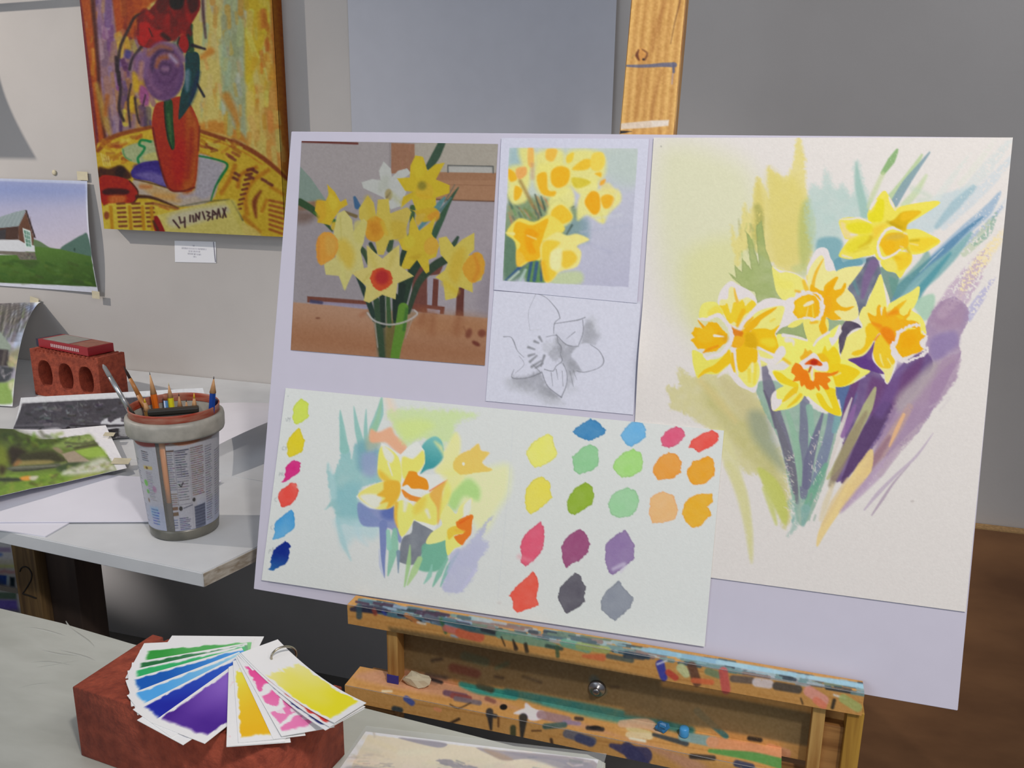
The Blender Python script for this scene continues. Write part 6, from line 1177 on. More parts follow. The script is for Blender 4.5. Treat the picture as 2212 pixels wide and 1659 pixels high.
on_board('flower_photograph', [(651.5, 304.5), (1075.5, 311), (1047, 789.5), (628, 756)], art_photo(), .0012,
         'colour photograph of daffodils in a glass vase, upper left of the board', 'photograph', M_photo, alb=.46)
on_board('printed_watercolour', [(1083, 298), (1402, 300), (1376, 655), (1067, 626)], art_smallprint(), .0020,
         'small print of a yellow daffodil bunch on white paper', 'print', M_soft, edge=(200, 198, 214))
on_board('pencil_sketch', [(1067, 628), (1384, 652), (1368, 896), (1049, 866)], art_sketch(), .0012,
         'grey pencil sketch of a single daffodil below the small print', 'drawing', M_soft, step=1.6, edge=(200, 198, 214))
def curl(U, V):
    d = .007 * np.exp(-((V - .52) / .09) ** 2) * np.exp(-U / .03)
    return d[..., None] * NB
on_board('large_watercolour', [(1412, 297.5), (2188, 297), (2086, 1322), (1351, 1223)], art_large(), .0018,
         'large watercolour of five daffodils with blue and purple leaves, right of the board', 'painting', M_wc, bulge=curl, step=2.0)
on_board('swatch_sheet', [(617, 838), (1564, 930), (1522, 1397), (565, 1253)], art_swatch(), .0032,
         'watercolour sheet of colour swatches beside a small daffodil study', 'painting', M_wc, step=1.9)

# ------------------------------------------------------------------ canvas and things on the wall
M_oil = print_mat('oil_paint', .6, .5, 120, .15)
yc = YW - .036
cz0 = ony((225, 495), yc)
ctl, ctr, cbr, cbl = ony((160, -110), yc), ony((593, -110), yc), ony((616, 511), yc), ony((225, 495), yc)
xa, xb = cbl[0], cbr[0]; zb, zt_ = (cbl[2] + cbr[2]) / 2, ctl[2]
A_c = art_canvas()
canvas = thing('canvas_painting', 'bright oil canvas of red flowers in an orange vase on the wall', 'painting', ((xa + xb) / 2, YW, zb))
M_lin = plain('raw_canvas', (190, 180, 165), .9)
o = obj('stretcher', boxm((xa + .001, yc + .001, zb + .001), (xb - .001, YW - .001, zt_ - .001)), M_lin); o.parent = canvas; o.matrix_parent_inverse = canvas.matrix_basis.inverted()
def cface(name, q, art, trace=None):
    s_ = sheet(name, q, art, (212, 206, 200), .42, 2.0, .0006, M_oil, None, None, trace, gam=1.22); s_.parent = canvas
    s_.matrix_parent_inverse = canvas.matrix_basis.inverted(); return s_
cface('painted_canvas', [(xa, yc, zt_), (xb, yc, zt_), (xb, yc, zb), (xa, yc, zb)], A_c)
cface('canvas_side', [(xb, yc, zt_), (xb, YW - .001, zt_), (xb, YW - .001, zb), (xb, yc, zb)], A_c)['label'] = 'ochre painted wrapped side'

M_tape = plain('masking_tape', (206, 198, 170), .7, noise=.06, scale=80)
def tape(parent, c, w_, h_, y, tilt=0.0, n=(0, -1, 0)):
    b = box((-w_ / 2, -.0003, -h_ / 2), (w_ / 2, .0003, h_ / 2)); me = bmesh_done(b)
    o = obj('masking_tape', me, M_tape); o.matrix_world = Matrix.Translation(Vector(c)) @ Matrix.Rotation(tilt, 4, 'Y')
    o.parent = parent; o.matrix_parent_inverse = parent.matrix_basis.inverted(); return o
# landscape print taped to the wall
ya = YW - .004
lq = [ony(p, ya) for p in ((-152, 381), (192, 391), (216, 632), (-130, 608))]
def lcurl(U, V):
    d = .016 * np.clip((U - .55) / .45, 0, 1) ** 2 * (.35 + .65 * np.sin(np.clip(V, 0, 1) * math.pi))
    return d[..., None] * np.array([0, -1.0, 0])
land = sheet('landscape_print', lq, art_land(), (206, 200, 198), .66, 2.0, .0004, M_photo, None, lcurl, [(-152, 381), (192, 391), (216, 632), (-130, 608)], 1, (215, 212, 220))
tag(land, 'print of a wooden hut on a green hill taped to the wall', 'photograph')
tape(land, ony((178, 380), ya - .0012), .030, .020, ya, .03)
tape(land, ony((207, 637), ya - .012), .022, .018, ya, .05)
tag(obj('tack_blob', rod([(.006, 0), (.0065, .0015), (.003, .003)], 14), M_tape), 'small round blob of putty on the wall above the hut print', 'putty')
o = bpy.data.objects['tack_blob']; o.location = ony((118, 373), YW - .0005); o.rotation_euler = (math.radians(90), 0, 0)
# title card under the canvas
cq = [ony(p, YW - .0012) for p in ((377, 520), (466, 522), (467, 568), (378, 566))]
tag(sheet('title_card', cq, art_card(), (196, 190, 188), .78, .8, .0008, M_soft, None, None, None, 1), 'small white typed title card below the canvas', 'card')
# woodland print taped at the top, its foot slid forward on the shelf
tq = [(-214, 664), (88, 652)]; wt = [ony(p, YW - .006) for p in tq]
wb = [onz((-255, 862), ZS + .0035), onz((27, 878), ZS + .0035)]
nu, nv = 90, 110
U_, V_ = np.meshgrid(np.linspace(0, 1, nu), np.linspace(0, 1, nv))
u, v = U_[..., None], V_[..., None]
top = wt[0] * (1 - u) + wt[1] * u; bot = wb[0] * (1 - u) + wb[1] * u
t_ = V_ ** .8
G = np.stack([top[..., 0] * (1 - V_) + bot[..., 0] * V_, top[..., 1] * (1 - t_) + bot[..., 1] * t_, top[..., 2] * (1 - V_) + bot[..., 2] * V_], -1)
A_w = art_wood()
me = grid_mesh('woodland_print', G, pigment(A_w.sample(px(G)), (198, 192, 190)), .0004, (0, -1, .2), pigment((205, 203, 210), (198, 192, 190)), 'grid')
woodl = tag(obj('woodland_print', me, M_photo), 'print of bare trees and a shed propped between wall and shelf', 'photograph')
tape(woodl, ony((74, 650), YW - .0075), .026, .018, 0, .2)

# ------------------------------------------------------------------ things on the shelf
M_brick = plain('red_brick', (146, 62, 42), .9, noise=.22, scale=90, bump=.9, bscale=240, rgb2=(166, 76, 52))
def brick_mesh(L, W, H, holes, pitch, depth):
    """Extruded clay brick: three oval perforations, one long side combed with grooves."""
    cu = bpy.data.curves.new('brick', 'CURVE'); cu.dimensions = '2D'; cu.fill_mode = 'BOTH'; cu.extrude = H / 2 - .0012; cu.bevel_depth = .0012; cu.bevel_resolution = 1; cu.offset = -.0012
    out = [(-L / 2, -W / 2), (L / 2, -W / 2), (L / 2, W / 2)]
    n = int(L / pitch)
    for i in range(1, n):
        x = L / 2 - i * pitch
        out += [(x + pitch * .32, W / 2), (x + pitch * .2, W / 2 - depth), (x - pitch * .2, W / 2 - depth), (x - pitch * .32, W / 2)]
    out += [(-L / 2, W / 2)]
    def sp(pts):
        s_ = cu.splines.new('POLY'); s_.points.add(len(pts) - 1); s_.use_cyclic_u = True
        for p_, q_ in zip(s_.points, pts): p_.co = (q_[0], q_[1], 0, 1)
    sp(out)
    for cx_, cy_, rx, ry in holes:
        sp([(cx_ + rx * math.cos(a) * (abs(math.cos(a)) ** -.25 if abs(math.cos(a)) > .01 else 1), cy_ + ry * math.sin(a)) for a in np.linspace(0, 2 * math.pi, 28, endpoint=False)])
    to = bpy.data.objects.new('tmp', cu); C.objects.link(to)
    dg = bpy.context.evaluated_depsgraph_get(); me = bpy.data.meshes.new_from_object(to.evaluated_get(dg)); bpy.data.objects.remove(to)
    me.materials.clear(); return me
# far brick: stands on its long combless edge, holes to the front
zb_ = ZS + .105
P1, P2, P3 = [onz(p, zb_) for p in ((63, 753), (210, 775), (276, 762))]
ex = (P2 - P1); LB = np.linalg.norm(ex); ex /= LB; ey = np.array([-ex[1], ex[0], 0]); WB_ = .071
fb = obj('brick', brick_mesh(LB, .105, WB_, [(-.062, 0, .0215, .030), (.002, 0, .0215, .030), (.063, 0, .0215, .030)], .0125, .005), M_brick)
cen = (P1 + P2) / 2 + ey * WB_ / 2 - np.array([0, 0, .0525])
fb.matrix_world = Matrix(((ex[0], 0, -ey[0], cen[0]), (ex[1], 0, -ey[1], cen[1]), (0, 1, 0, ZS + .0525 + .0003), (0, 0, 0, 1)))
tag(fb, 'red brick on edge with three oval holes on the shelf', 'brick', None)
# flat red pencil box on top
zb2 = ZS + .1055
q1, q2 = onz((84, 749), zb2 + .001), onz((191, 770), zb2 + .001)
bx = q2 - q1; BL_ = np.linalg.norm(bx); bx /= BL_; by = np.array([-bx[1], bx[0], 0])
pb = thing('pencil_box', 'flat red cardboard box lying on the far brick', 'box', tuple(q1))
def loc_box(lo, hi, m, name, bev=.0008):
    o = obj(name, boxm(lo, hi, bev), m, pb); return o
loc_box((0, 0, 0), (BL_, .062, .018), plain('red_card', (150, 22, 34), .45), 'carton')
pb.matrix_world = Matrix(((bx[0], by[0], 0, q1[0]), (bx[1], by[1], 0, q1[1]), (0, 0, 1, q1[2]), (0, 0, 0, 1)))
loc_box((-.010, .001, .0005), (-.0002, .061, .0175), plain('navy_card', (40, 38, 60), .5), 'end_flap')
loc_box((.012, .004, .0181), (BL_ * .60, .058, .0186), plain('grey_label', (150, 148, 142), .5, noise=.1, scale=60), 'top_label', .0001)
loc_box((BL_ * .63, .004, .0181), (BL_ - .004, .058, .0185), plain('brown_label', (150, 96, 78), .5, noise=.2, scale=60), 'top_label', .0001)
M_rib = plain('white_print', (210, 190, 192), .5)
b = bmesh.new()
for k in range(16):
    xx = BL_ * .26 + k * BL_ * .036; box((xx, -.0004, .0055), (xx + BL_ * .02, -.0001, .0125), 0, bm=b)
obj('printed_stripe', bmesh_done(b), M_rib, pb)['label'] = 'row of small white printed marks'

# black and white print propped on the foot of the brick
zn, zf = ZS + .0050, ZS + .038
bq = [onz((45, 859), zf), onz((438, 838), zf), onz((474, 930), zn), onz((12, 964), zn)]
bw = sheet('monochrome_print', bq, art_bw(), (216, 212, 216), .84, 2.0, .0004, M_photo, None, lambda U, V: ((zf - zn) * ((1 - V) ** 2.2 - (1 - V)))[..., None] * np.array([0, 0, 1.]), [(45, 859), (438, 838), (474, 930), (12, 964)], 1, (200, 198, 206))
tag(bw, 'black and white photograph lying against the foot of the brick', 'photograph')
# white sheets and cards lying on the shelf
M_card = plain('white_card', (226, 226, 236), .7, noise=.012, scale=20)
def flat(name, quad, z, th, label, m=M_card):
    q = [onz(p, z + th) for p in quad]
    me = hexa([(p[0], p[1], z + .0002) for p in q[::-1]] + [(p[0], p[1], z + th) for p in q[::-1]])
    return tag(obj(name, me, m), label, 'card')
flat('mount_card', [(-120, 1128), (98, 1158), (166, 1119), (-60, 1090)], ZS, .0018, 'white mount card under the bigger sheet at the shelf edge')
flat('white_card', [(-160, 1128), (329, 1126), (478, 1038), (-60, 1012)], ZS + .0022, .0018, 'big white card lying beneath the tub and the garden print')
# white paper curving away behind the tub
A_, B_, C_, D_ = onz((436, 862), ZS + .046), onz((640, 874), ZS + .034), onz((640, 888), ZS + .048), onz((432, 968), ZS + .050)
U_, V_ = np.meshgrid(np.linspace(0, 1, 30), np.linspace(0, 1, 16)); u, v = U_[..., None], V_[..., None]
G = (A_ * (1 - u) + B_ * u) * (1 - v) + (D_ * (1 - u) + C_ * u) * v
G[..., 2] += .006 * np.sin(V_ * 3.1) - .012 * (1 - U_) ** 3
cp = tag(obj('loose_paper', grid_mesh('loose_paper', G, None, .0005, (0, 0, 1), None, 'grid'), M_paper), 'loose white paper bowed up between the tub and the board', 'paper')
for p_ in cp.data.polygons: p_.use_smooth = True
# garden print, left end curling up
gq = [(-230, 935), (229, 925), (274, 1012), (-230, 1150)]
zg = ZS + .0100
gc = [onz(p, zg) for p in gq]
U_, V_ = np.meshgrid(np.linspace(0, 1, 150), np.linspace(0, 1, 70)); u, v = U_[..., None], V_[..., None]
G = (gc[0] * (1 - u) + gc[1] * u) * (1 - v) + (gc[3] * (1 - u) + gc[2] * u) * v
lift = .030 * np.clip((.68 - U_) / .68, 0, 1) ** 1.5 * (1 - .2 * V_) + .008 * V_ * np.clip(1 - np.abs(U_ - .55) / .5, 0, 1) + .006 * np.clip((U_ - .8) / .2, 0, 1) * (1 - V_) ** 2
G[..., 2] += lift
A_g = art_garden()
me = grid_mesh('garden_print', G, pigment(A_g.sample(px(G)), (198, 196, 204)), .0004, (0, 0, 1), pigment((205, 203, 214), (198, 196, 204)), 'grid')
gard = tag(obj('garden_print', me, M_photo), 'curled print of a green garden and path lying on white card', 'photograph')
for p_ in me.polygons: p_.use_smooth = True
for c_, w_, h_ in (((262, 996), .028, .026), ((236, 938), .018, .018)):
    pc = onz(c_, zg + .003 + (.006 if c_[1] < 950 else 0)); o = obj('masking_tape', boxm((-w_ / 2, -h_ / 2, -.0003), (w_ / 2, h_ / 2, .0003)), M_tape)
    o.location = pc; o.rotation_euler = (.05, 0.1, .5); o.parent = gard
# ------------------------------------------------------------------ the tub of pencils
TX, TY = -.797, 1.002
tub = thing('paint_tub', 'translucent plastic food tub holding brushes and pencils on the shelf', 'tub', (TX, TY, ZS + .0003))
M_tub = print_mat('printed_tub', .4, .03, 80, .5)
HT = .152                                                     # height of the body under the flange
def prof_r(h):
    return np.interp(h, [0, .002, .010, .154], [.0455, .0475, .0482, .0582])
A_l = art_label()
ST0, ST1 = math.radians(-81.5), math.radians(-67.5)          # clear strip in the label
def wall_part(name, a0, a1, h0, h1, mat, art=True, label=None, dr=0.0):
    na, nh = max(int((a1 - a0) / math.radians(1.1)), 4), max(int((h1 - h0) / .0011), 4)
    A, H = np.meshgrid(np.linspace(a0, a1, na + 1), np.linspace(h1, h0, nh + 1))
    r = prof_r(H) + dr
    G = np.stack([r * np.cos(A), r * np.sin(A), H], -1)
    cols = None
    if art:
        q = np.stack([np.degrees(A) % 360 * 3.0, (.156 - H) * 3000 * .83], -1); cols = pigment(A_l.sample(q), (228, 224, 224), .70)
    me = grid_mesh(name, G, cols)
    for p_ in me.polygons: p_.use_smooth = True
    o = obj(name, me, mat, tub)
    if label: o['label'] = label
    sm = o.modifiers.new('t', 'SOLIDIFY'); sm.thickness = .0009; sm.offset = -1
    return o
wall_part('printed_side', ST1, ST0 + 2 * math.pi, .016, HT + .001, M_tub, True, 'side printed with small rows of text')
M_clear, nt, bs = nodes('clear_plastic')
bs.inputs['Base Color'].default_value = (.80, .80, .76, 1); bs.inputs['Roughness'].default_value = .25; bs.inputs['Alpha'].default_value = .10
wall_part('clear_strip', ST0, ST1, .016, HT + .001, M_clear, False, 'clear unprinted strip')
M_murk = plain('murky_plastic', (92, 94, 86), .3, noise=.25, scale=35, stretch=(1, 1, 1), rgb2=(112, 110, 100))
o = obj('base', lathe([(.0001, .0006), (.0455, 0), (.0475, .002), (.0482, .010), (.0488, .0162), (.0478, .0162), (.047, .010), (.045, .004), (.0001, .004)], 64), M_murk, tub); o['label'] = 'grimy grey bottom band'
M_rim = plain('grey_rim', (158, 156, 146), .45, noise=.18, scale=40, rgb2=(178, 174, 164))
obj('rim_flange', lathe([(.0580, HT), (.0652, HT + .0005), (.0662, HT + .004), (.0667, HT + .019), (.0658, HT + .0235), (.0630, HT + .0255), (.0604, HT + .0255), (.0596, HT + .024), (.0586, HT + .005), (.0570, HT)], 72), M_rim, tub)
M_red = plain('paint_smeared_rim', (184, 62, 34), .45, noise=.3, scale=28, stretch=(1, 1, 5), rgb2=(178, 128, 108))
o = obj('rim_lip', lathe([(.0596, HT + .0245), (.0605, HT + .0256), (.0607, HT + .0335), (.0612, HT + .0355), (.0605, HT + .0367), (.0596, HT + .0361), (.0592, HT + .034), (.0590, HT + .025)], 72), M_red, tub); o['label'] = 'orange red paint smeared lip'
# contents: each stick runs from a point inside the tub floor up to its seen tip
G1 = 'brushes and pencils standing in the tub'
RIMZ = HT + .034
def stick_pose(tip, rim, lean, rad):
    ax = np.array([TX, TY])
    Q = onz(rim, ZS + RIMZ); o_ = Q[:2] - ax; r_ = np.linalg.norm(o_); lim = .0550 - rad
    if r_ > lim: Q[:2] = ax + o_ / r_ * lim
    T = ony(tip, Q[1])
    if lean:
        d = Q - T; B_ = T + d * ((ZS + .0062 - T[2]) / d[2])
    else:
        B_ = np.append(ax + (Q[:2] - ax) * .70, ZS + .0062)
    off = B_[:2] - ax; rr_ = np.linalg.norm(off)
    if rr_ > .0405 - rad: B_[:2] = ax + off / rr_ * (.0405 - rad)
    return B_, T
def stick(name, label, cat, tip, rim, lean, segs, hexa_=False):
    """segs: list of (part, material, [(radius, distance from tip), ...]) from the tip down; the last runs to the base."""
    B_, T = stick_pose(tip, rim, lean, max(r_ for _, _, pr in segs for r_, _ in pr))
    t = thing(name, label, cat, (0, 0, 0), 0, G1)
    L = orient(t, B_, T)
    for part, m, pr in segs:
        p_ = [(r_, L - min(d_, L - .0005) if d_ is not None else 0.0005) for r_, d_ in pr][::-1]
        if part == 'body' and hexa_:
            obj('body', hexrod(p_[0][0], p_[0][1], p_[-1][1]), m, t)
        else:
            obj(part, rod(p_, 12), m, t)
    return t
M_black = plain('black_lacquer', (22, 22, 24), .3)
M_silver = plain('silver_ferrule', (190, 192, 192), .3, .9)
M_bristW = plain('grey_bristle', (150, 150, 150), .9, noise=.3, scale=200, stretch=(1, 1, .1))
M_bristD = plain('dark_bristle', (48, 30, 26), .9, noise=.3, scale=200, stretch=(1, 1, .1))
M_tan = plain('tan_handle', (176, 118, 62), .4)
M_cone = wood('sharpened_wood', (206, 160, 112), (178, 128, 84), 30, 'Z', .7)
M_lead = plain('graphite', (42, 40, 44), .5)
lac = lambda n, c: plain(n, c, .32)
stick('flat_brush', 'long black handled brush with silver ferrule and grey bristles', 'brush', (222, 787), (290, 888), True,
      [('bristles', M_bristW, [(.0006, 0), (.0026, .004), (.0031, .016), (.0030, .020)]), ('ferrule', M_silver, [(.0031, .0195), (.0034, .05), (.0031, .054), (.0034, .056), (.0039, .078)]),
       ('handle', M_black, [(.0041, .077), (.0050, .10), (.0044, .13), (.0032, None)])])
stick('round_brush', 'brush with dark pointed bristles and tan handle', 'brush', (267, 791), (306, 868), True,
      [('bristles', M_bristD, [(.0003, 0), (.0020, .010), (.0022, .020)]), ('ferrule', M_tan, [(.0025, .0195), (.0034, .046)]), ('handle', M_tan, [(.0035, .0455), (.0037, .062), (.0035, .066)]),
       ('grip', M_black, [(.0037, .0655), (.0042, .09), (.003, None)])])
def pencil(name, label, tip, rim, body, leadm=M_lead, r=.0038, cone=.020, lead=.004):
    return stick(name, label, 'pencil', tip, rim, False,
                 [('lead', leadm, [(.0003, 0), (r * lead / cone, lead)]), ('cone', M_cone, [(r * lead / cone, lead * .97), (r, cone)]), ('body', body, [(r, cone - .0003), (r, None)])], True)
pencil('pencil', 'orange pencil with long sharpened point in the tub', (323, 804), (351, 868), lac('orange_lacquer', (216, 106, 24)), r=.0046, cone=.032)
ylw = lac('yellow_lacquer', (224, 216, 36))
pencil('pencil', 'bright yellow pencil with pale wooden point in the tub', (364, 827), (380, 866), ylw, plain('pale_lead', (206, 196, 150), .6), r=.0040, cone=.022)
pencil('pencil', 'pencil with blunt yellow tip left of the orange one', (312, 861), (327, 880), lac('brown_lacquer', (150, 110, 60)), lac('yellow_lead', (220, 190, 40)), r=.0048, cone=.018, lead=.006)
pencil('pencil', 'yellow ochre pencil with yellow tip beside the blue pencil', (419, 849), (421, 880), lac('ochre_lacquer', (212, 160, 40)), lac('yellow_lead2', (226, 190, 50)), r=.0042, cone=.022, lead=.008)
pencil('pencil', 'tall dark blue pencil with black point', (462, 813), (437, 880), lac('blue_lacquer', (24, 66, 150)), r=.0046, cone=.024)
pencil('pencil', 'thin brown pencil behind the tall blue one', (459, 836), (450, 866), lac('umber_lacquer', (140, 96, 66)), r=.0034)
pencil('pencil', 'pale pencil stub right of the bright yellow pencil', (386, 850), (396, 868), lac('cream_lacquer', (196, 170, 130)), r=.0038)
pencil('pencil', 'thin purple pencil with white line behind the black case', (402, 862), (407, 878), lac('purple_lacquer', (66, 44, 120)), r=.0036)
stick('marker_pen', 'dark navy marker against the right rim of the tub', 'pen', (462, 862), (452, 868), False, [('cap', lac('navy_plastic', (30, 34, 66)), [(.0050, 0), (.0055, .002), (.0055, .03)]), ('body', lac('navy_barrel', (34, 38, 60)), [(.0050, .0295), (.0050, None)])])
stick('crayon', 'blunt blue and brown crayon behind the black case', 'crayon', (360, 851), (364, 862), False, [('tip', plain('brown_wax', (150, 92, 70), .6), [(.0055, 0), (.0058, .009)]), ('body', lac('blue_paper', (80, 130, 180)), [(.0058, .0088), (.0058, None)])])
# black case leaning in the tub front
q0, q1 = ony((303, 905), .962), ony((406, 895), .962)
zc_ = (ony((350, 880), .962)[2])
case = thing('black_case', 'black flat case sunk in the front of the tub', 'case', (TX + .0195, TY - .0265, ZS + .060), math.radians(36), None)
obj('shell', boxm((-.0325, -.006, 0), (.0325, .006, zc_ - ZS - .012 - .060), .0015), plain('black_plastic', (34, 34, 32), .45), case)
obj('lid', boxm((-.033, -.0065, zc_ - ZS - .0715), (.033, .0065, zc_ - ZS - .064), .002), plain('black_lid', (44, 44, 40), .4), case)
# stubby brush seen through the clear strip
a_ = math.radians(-74.5)
tt = thing('stub_brush', 'orange handled brush upright behind the clear strip of the tub', 'brush', (TX + .0395 * math.cos(a_), TY + .0395 * math.sin(a_), ZS + .018), 0, None)
obj('handle', rod([(.0052, .040), (.0060, .07), (.0062, .132)], 14), plain('orange_handle', (212, 132, 58), .4), tt)
obj('bristles', rod([(.0040, 0.0), (.0056, .02), (.0053, .0405)], 14), plain('sooty_bristle', (58, 44, 40), .9), tt)
tt.rotation_euler = (Vector((math.cos(a_) * .0075, math.sin(a_) * .0075, .132))).to_track_quat('Z', 'Y').to_euler()

# ------------------------------------------------------------------ front brick and the fan of colour cards
HB = .076
A3, B3, C3 = np.array([-.6012, .5740]), np.array([-.5876, .6733]), np.array([-.3587, .6508])
bx2 = (C3 - B3); L3 = np.linalg.norm(bx2); bx2 /= L3; ny2 = np.array([-bx2[1], bx2[0]])
W3 = .1005; c3_ = (B3 + C3) / 2 - ny2 * W3 / 2
nb = obj('brick', brick_mesh(L3, W3, HB, [(-.063, .006, .0245, .024), (.0, .006, .0245, .024), (.063, .006, .0245, .024)], .0125, .005), M_brick)
nb.matrix_world = Matrix(((bx2[0], ny2[0], 0, c3_[0]), (bx2[1], ny2[1], 0, c3_[1]), (0, 0, 1, ZT + HB / 2 + .0003), (0, 0, 0, 1)))
tag(nb, 'red brick lying flat on the table under the colour cards', 'brick')
M_cardp = print_mat('swatch_card', .7, .10, 300)
fan = thing('swatch_fan', 'fan of painted colour cards on a metal ring over the front brick', 'swatch cards', (-.432, .684, ZT + HB + .0012))
PV = np.array([-.432, .684, ZT + HB + .0012])
ZB = ZT + HB                                    # top of the brick
CARD_PAINT = lambda i, c0, c1, U, V: card_colours(i, c0, c1, U, V)
def card_colours(i, c0, c1, U, V):
    X, Y = (U + 1) * 40 + i * 97, (V + .1) * 160 + i * 31
    wob = (nz(X, Y, 8, i) - .5) * .12 + (nz(X, Y, 4, i + 2) - .5) * .07
    e = np.minimum(np.minimum(.88 - np.abs(U) + wob, (V - (.30 if i == 27 else .16)) * 2.2 + wob), (.945 - V) * 2.2 + wob * .3)
    m = np.clip(e / .05 + .5, 0, 1)
    col = np.tile(np.array([222, 218, 216.]), U.shape + (1,))
    if c0 is not None:
        k = np.clip((V - .25) / .6, 0, 1)
        k = np.clip(k + (nz(X, Y, 32, i) - .5) * .35, 0, 1)
        pc = np.array(c0) * (1 - k)[..., None] + np.array(c1) * k[..., None]
        if i == 10: m = m * (nz(X, Y, 8, 4) > .84)
        if i == 12:
            band = np.abs(((V * 5.6 + U * .5 + (nz(X, Y, 16, 2) - .5) * .6) % 1) - .5)
            m = m * np.where(V > .42, np.clip((band - .13) / .06, 0, 1), 1) * (1 - .8 * ((nz(X, Y, 8, 6) > .70) & (V > .36)))
        col = col * (1 - m)[..., None] + pc * m[..., None]
    return col
def card_obj(i, G, c0, c1, U, V, label):
    me = grid_mesh('card', G - np.array(fan.location), pigment(card_colours(i, c0, c1, U, V), (205, 200, 200), .78), .0005, (0, 0, 1), pigment((206, 202, 200), (205, 200, 200)), 'grid')
    o = obj('card', me, M_cardp, fan); o['label'] = label
    return o
LEFT = [(197, None, None, .130, 'white card'), (203, None, None, .150, 'white card'), (208, (130, 190, 130), (44, 140, 52), .148, 'green card'), (217, (120, 170, 130), (36, 104, 58), .148, 'dark green card'),
        (222.5, (90, 180, 120), (40, 160, 92), .149, 'emerald card'), (229, (90, 160, 220), (16, 84, 170), .149, 'blue card'), (239, (170, 205, 225), (76, 154, 216), .149, 'light blue card'),
        (255, (70, 70, 120), (30, 26, 80), .153, 'navy card'), (249, (50, 110, 200), (24, 34, 150), .150, 'ultramarine card'), (261, (160, 120, 205), (70, 30, 132), .147, 'purple card')]
U_, V_ = np.meshgrid(np.linspace(-1, 1, 52), np.linspace(.27, 1, 100))
for i, (ang, c0, c1, L, lab) in enumerate(LEFT):
    a = math.radians(ang); d = np.array([math.cos(a), math.sin(a)]); n = np.array([-d[1], d[0]])
    G = np.stack([-.432 + d[0] * V_ * L + n[0] * U_ * .0305, .684 + d[1] * V_ * L + n[1] * U_ * .0305, ZB + .0015 + .0006 * i + 0 * U_], -1)
    card_obj(i, G, c0, c1, -U_, V_, lab)
# right half of the fan: near-left, near-right, tip-right, tip-left corners, heights over the brick, sag of the middle
RIGHT = [(((496, 1440), (592, 1398), (628, 1603), (489, 1613)), (.0085, .0085, .0085, .0085), 0, None, None, 'white card'),
         (((494, 1441), (592, 1396), (616, 1602), (489, 1612)), (.0092, .0092, .0092, .0092), 0, (235, 200, 205), (226, 190, 196), 'white card with pink dots'),
         (((503, 1428), (592, 1394), (618, 1594), (515, 1604)), (.0100, .0100, .0105, .0100), 0, (226, 205, 70), (228, 168, 24), 'amber card'),
         (((508, 1420), (594, 1388), (660, 1588), (590, 1596)), (.0108, .0108, .0112, .0110), 0, None, None, 'blank white card'),
         (((510, 1416), (596, 1386), (723, 1570), (608, 1590)), (.0118, .0116, .0165, .0130), .0005, (226, 70, 140), (226, 120, 168), 'pink streaked card'),
         (((514, 1414), (598, 1384), (788, 1530), (703, 1577)), (.0132, .0128, .0330, .0270), .0065, (90, 100, 150), (40, 44, 104), 'navy edged card'),
         (((517, 1412), (599, 1383), (789, 1526), (712, 1570)), (.0140, .0136, .0345, .0290), .0065, (225, 110, 100), (206, 56, 50), 'red card'),
         (((520, 1410), (600, 1381), (791, 1518), (722, 1561)), (.0150, .0144, .0370, .0320), .0075, (220, 210, 138), (228, 206, 30), 'yellow card')]
U_, V_ = np.meshgrid(np.linspace(-1, 1, 52), np.linspace(0, 1, 100)); u, v = (U_[..., None] + 1) / 2, V_[..., None]
for k, (q, hz, sag, c0, c1, lab) in enumerate(RIGHT):
    c = [onz(p, ZB + h) for p, h in zip(q, hz)]
    G = (c[0] * (1 - u) + c[1] * u) * (1 - v) + (c[3] * (1 - u) + c[2] * u) * v
    G[..., 2] -= sag * 4 * V_ * (1 - V_)
    i = {'white card with pink dots': 10, 'pink streaked card': 12}.get(lab, 20 + k)
    card_obj(i, G, c0, c1, U_, V_, lab)
h0 = onz((586, 1419), ZB + .0165) - np.array(fan.location); h1 = onz((640, 1409), ZB + .012) - np.array(fan.location)
rp = []
for t in np.linspace(0, 2 * math.pi, 40, endpoint=False):
    m_ = (h0 + h1) / 2 + (h0 - h1) / 2 * math.cos(t) * 1.0; m_ = m_ + np.array([0, 0, .0095 * math.sin(t) - .001]); rp.append(tuple(m_))
obj('binder_ring', tube(rp, .0011, 8, True), plain('nickel', (176, 168, 150), .25, 1.0), fan)

# ------------------------------------------------------------------ print in a sleeve at the near edge of the table
pz = ZT + .0006
pq = [onz((790, 1580), pz), onz((1293, 1641), pz)]
e_ = pq[1] - pq[0]; dwn = onz((735, 1659), pz) - pq[0]; dwn = dwn / np.linalg.norm(dwn) * .17
fp = sheet('mountain_print', [pq[0], pq[1], pq[1] + dwn, pq[0] + dwn], art_mountain(), (200, 196, 192), .78, 2.0, .0003, M_photo, None, None, None, 1, (215, 212, 212))
tag(fp, 'white bordered print of sandy mountains at the near table edge', 'photograph')
M_sleeve, nt, bs = nodes('clear_sleeve')
bs.inputs['Base Color'].default_value = (.85, .87, .88, 1); bs.inputs['Roughness'].default_value = .12; bs.inputs['Alpha'].default_value = .12
sq = [pq[0] + (-.003, .007, .0007), pq[1] + (.006, .010, .0007), pq[1] + dwn + (.006, -.004, .0007), pq[0] + dwn + (-.003, -.004, .0007)]
obj('clear_sleeve', hexa([tuple(p_) for p_ in sq[::-1]] + [tuple(p_ + (0, 0, .0002)) for p_ in sq[::-1]]), M_sleeve, fp)

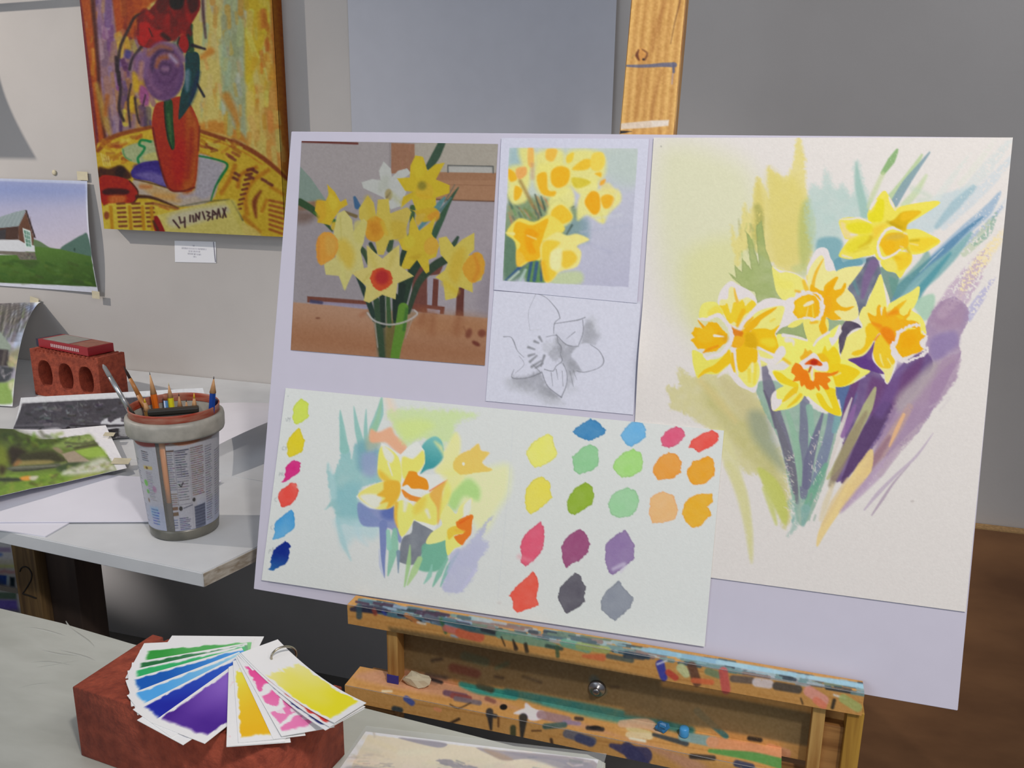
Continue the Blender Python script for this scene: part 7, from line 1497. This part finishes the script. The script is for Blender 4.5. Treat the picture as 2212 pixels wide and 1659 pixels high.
# ------------------------------------------------------------------ small things in the easel tray
zt2 = Z(-.6490)
M_scrap = plain('cream_paper', (206, 196, 168), .85)
def crumple(n, sx, sy, sz, seed):
    r_ = random.Random(seed); b = bmesh.new(); bmesh.ops.create_icosphere(b, subdivisions=2, radius=1)
    for v in b.verts:
        k = .65 + .6 * r_.random(); v.co = Vector((v.co.x * sx * k, v.co.y * sy * k, max(v.co.z, -.55) * sz * k))
    return bmesh_done(b)
o = obj('paper_scrap', crumple(1, .017, .009, .010, 3), M_scrap); q_ = onz((888, 1462), zt2); o.location = (max(q_[0], -.384), min(q_[1], .888), zt2 + .0060)
tag(o, 'crumpled cream paper scrap at the left end of the easel tray', 'paper')
M_bl = plain('blue_wax', (44, 116, 168), .5, noise=.15, scale=90)
o = obj('paint_lump', crumple(1, .0085, .006, .007, 9), M_bl); q_ = onz((1433, 1564), zt2); o.location = (q_[0], min(q_[1], .892), zt2 + .0044)
tag(o, 'rough dark blue lump of dried paint at the back of the tray', 'paint')
o = obj('bottle_cap', rod([(.0052, 0), (.0055, .001), (.0055, .009), (.0045, .0105), (.001, .011)], 20), plain('sky_blue_cap', (70, 158, 220), .35)); o.location = onz((1477, 1590), zt2) + (0, .001, .0003)
tag(o, 'small round sky blue cap standing on the tray', 'cap')

# ------------------------------------------------------------------ boards stored under the shelf
def leaning(name, label, x0_, x1_, yf, ztop, art, white=(196, 192, 190), mat=M_soft, step=1.6, trace=None):
    yl = yf + .10
    t_ = thing(name, label, 'painting', ((x0_ + x1_) / 2, yf, 0))
    inv = Matrix.Translation(Vector(((x0_ + x1_) / 2, yf, 0))).inverted()
    q = [(x0_, yl, ztop), (x1_, yl, ztop), (x1_, yf, .001), (x0_, yf, .001)]
    o = sheet('face', q, art, white, .74, 2.0, .0004, mat, None, None, trace); o.data.transform(inv); o.parent = t_
    b = hexa([(x0_, yf + .0006, .001), (x1_, yf + .0006, .001), (x1_, yf + .016, .001), (x0_, yf + .016, .001), (x0_, yl + .0006, ztop), (x1_, yl + .0006, ztop), (x1_, yl + .016, ztop), (x0_, yl + .016, ztop)], .001)
    o = obj('panel', b, M_lin); o.data.transform(inv); o.parent = t_
    return t_
xr1 = ony((31, 1270), 1.24)[0]
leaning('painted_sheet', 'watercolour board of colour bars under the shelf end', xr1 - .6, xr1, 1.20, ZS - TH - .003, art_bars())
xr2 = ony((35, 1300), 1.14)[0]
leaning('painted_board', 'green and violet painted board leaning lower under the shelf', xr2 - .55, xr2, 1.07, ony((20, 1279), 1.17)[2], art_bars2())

# ------------------------------------------------------------------ unseen bar added for its shadow band, and curling sheet, beyond the left edge
LP_ = np.array([-2.75, .55, 2.28])
def caster(p, t):
    S = ony(p, YW - .001); return S + (LP_ - S) * t
rl = thing('shadow_bar', 'unseen slim bar added to cast a band of shadow on the wall', 'rail', tuple(caster((-120, 28), .06)))
ra, rb_ = caster((-330, 40), .06) - np.array(rl.location), caster((168, 4), .06) - np.array(rl.location)
obj('bar', tube([tuple(ra), tuple((ra + rb_) / 2), tuple(rb_)], .0075, 10), M_steel, rl)
for t in (.12, .6):
    m_ = ra + (rb_ - ra) * t; obj('bracket', boxm((m_[0] - .008, m_[1], m_[2] - .006), (m_[0] + .008, YW - .0005 - rl.location[1], m_[2] + .006), .001), M_steel, rl)
cs = [ony((-560, -120), YW - .003), caster((-16, 40), .12), caster((78, 343), .20), ony((-560, 330), YW - .003)]
U_, V_ = np.meshgrid(np.linspace(0, 1, 24), np.linspace(0, 1, 20)); u, v = U_[..., None], V_[..., None]
k = U_[..., None] ** 1.0
G = (cs[0] * (1 - u) + cs[1] * u) * (1 - v) + (cs[3] * (1 - u) + cs[2] * u) * v
G[..., 0] -= .03 * np.sin(V_ * math.pi) * U_
o = tag(obj('curling_sheet', grid_mesh('curling_sheet', G, None, .0005, (0, -1, 0), None, 'grid'), M_paper), 'blank sheet curling off the wall at the far left', 'paper')
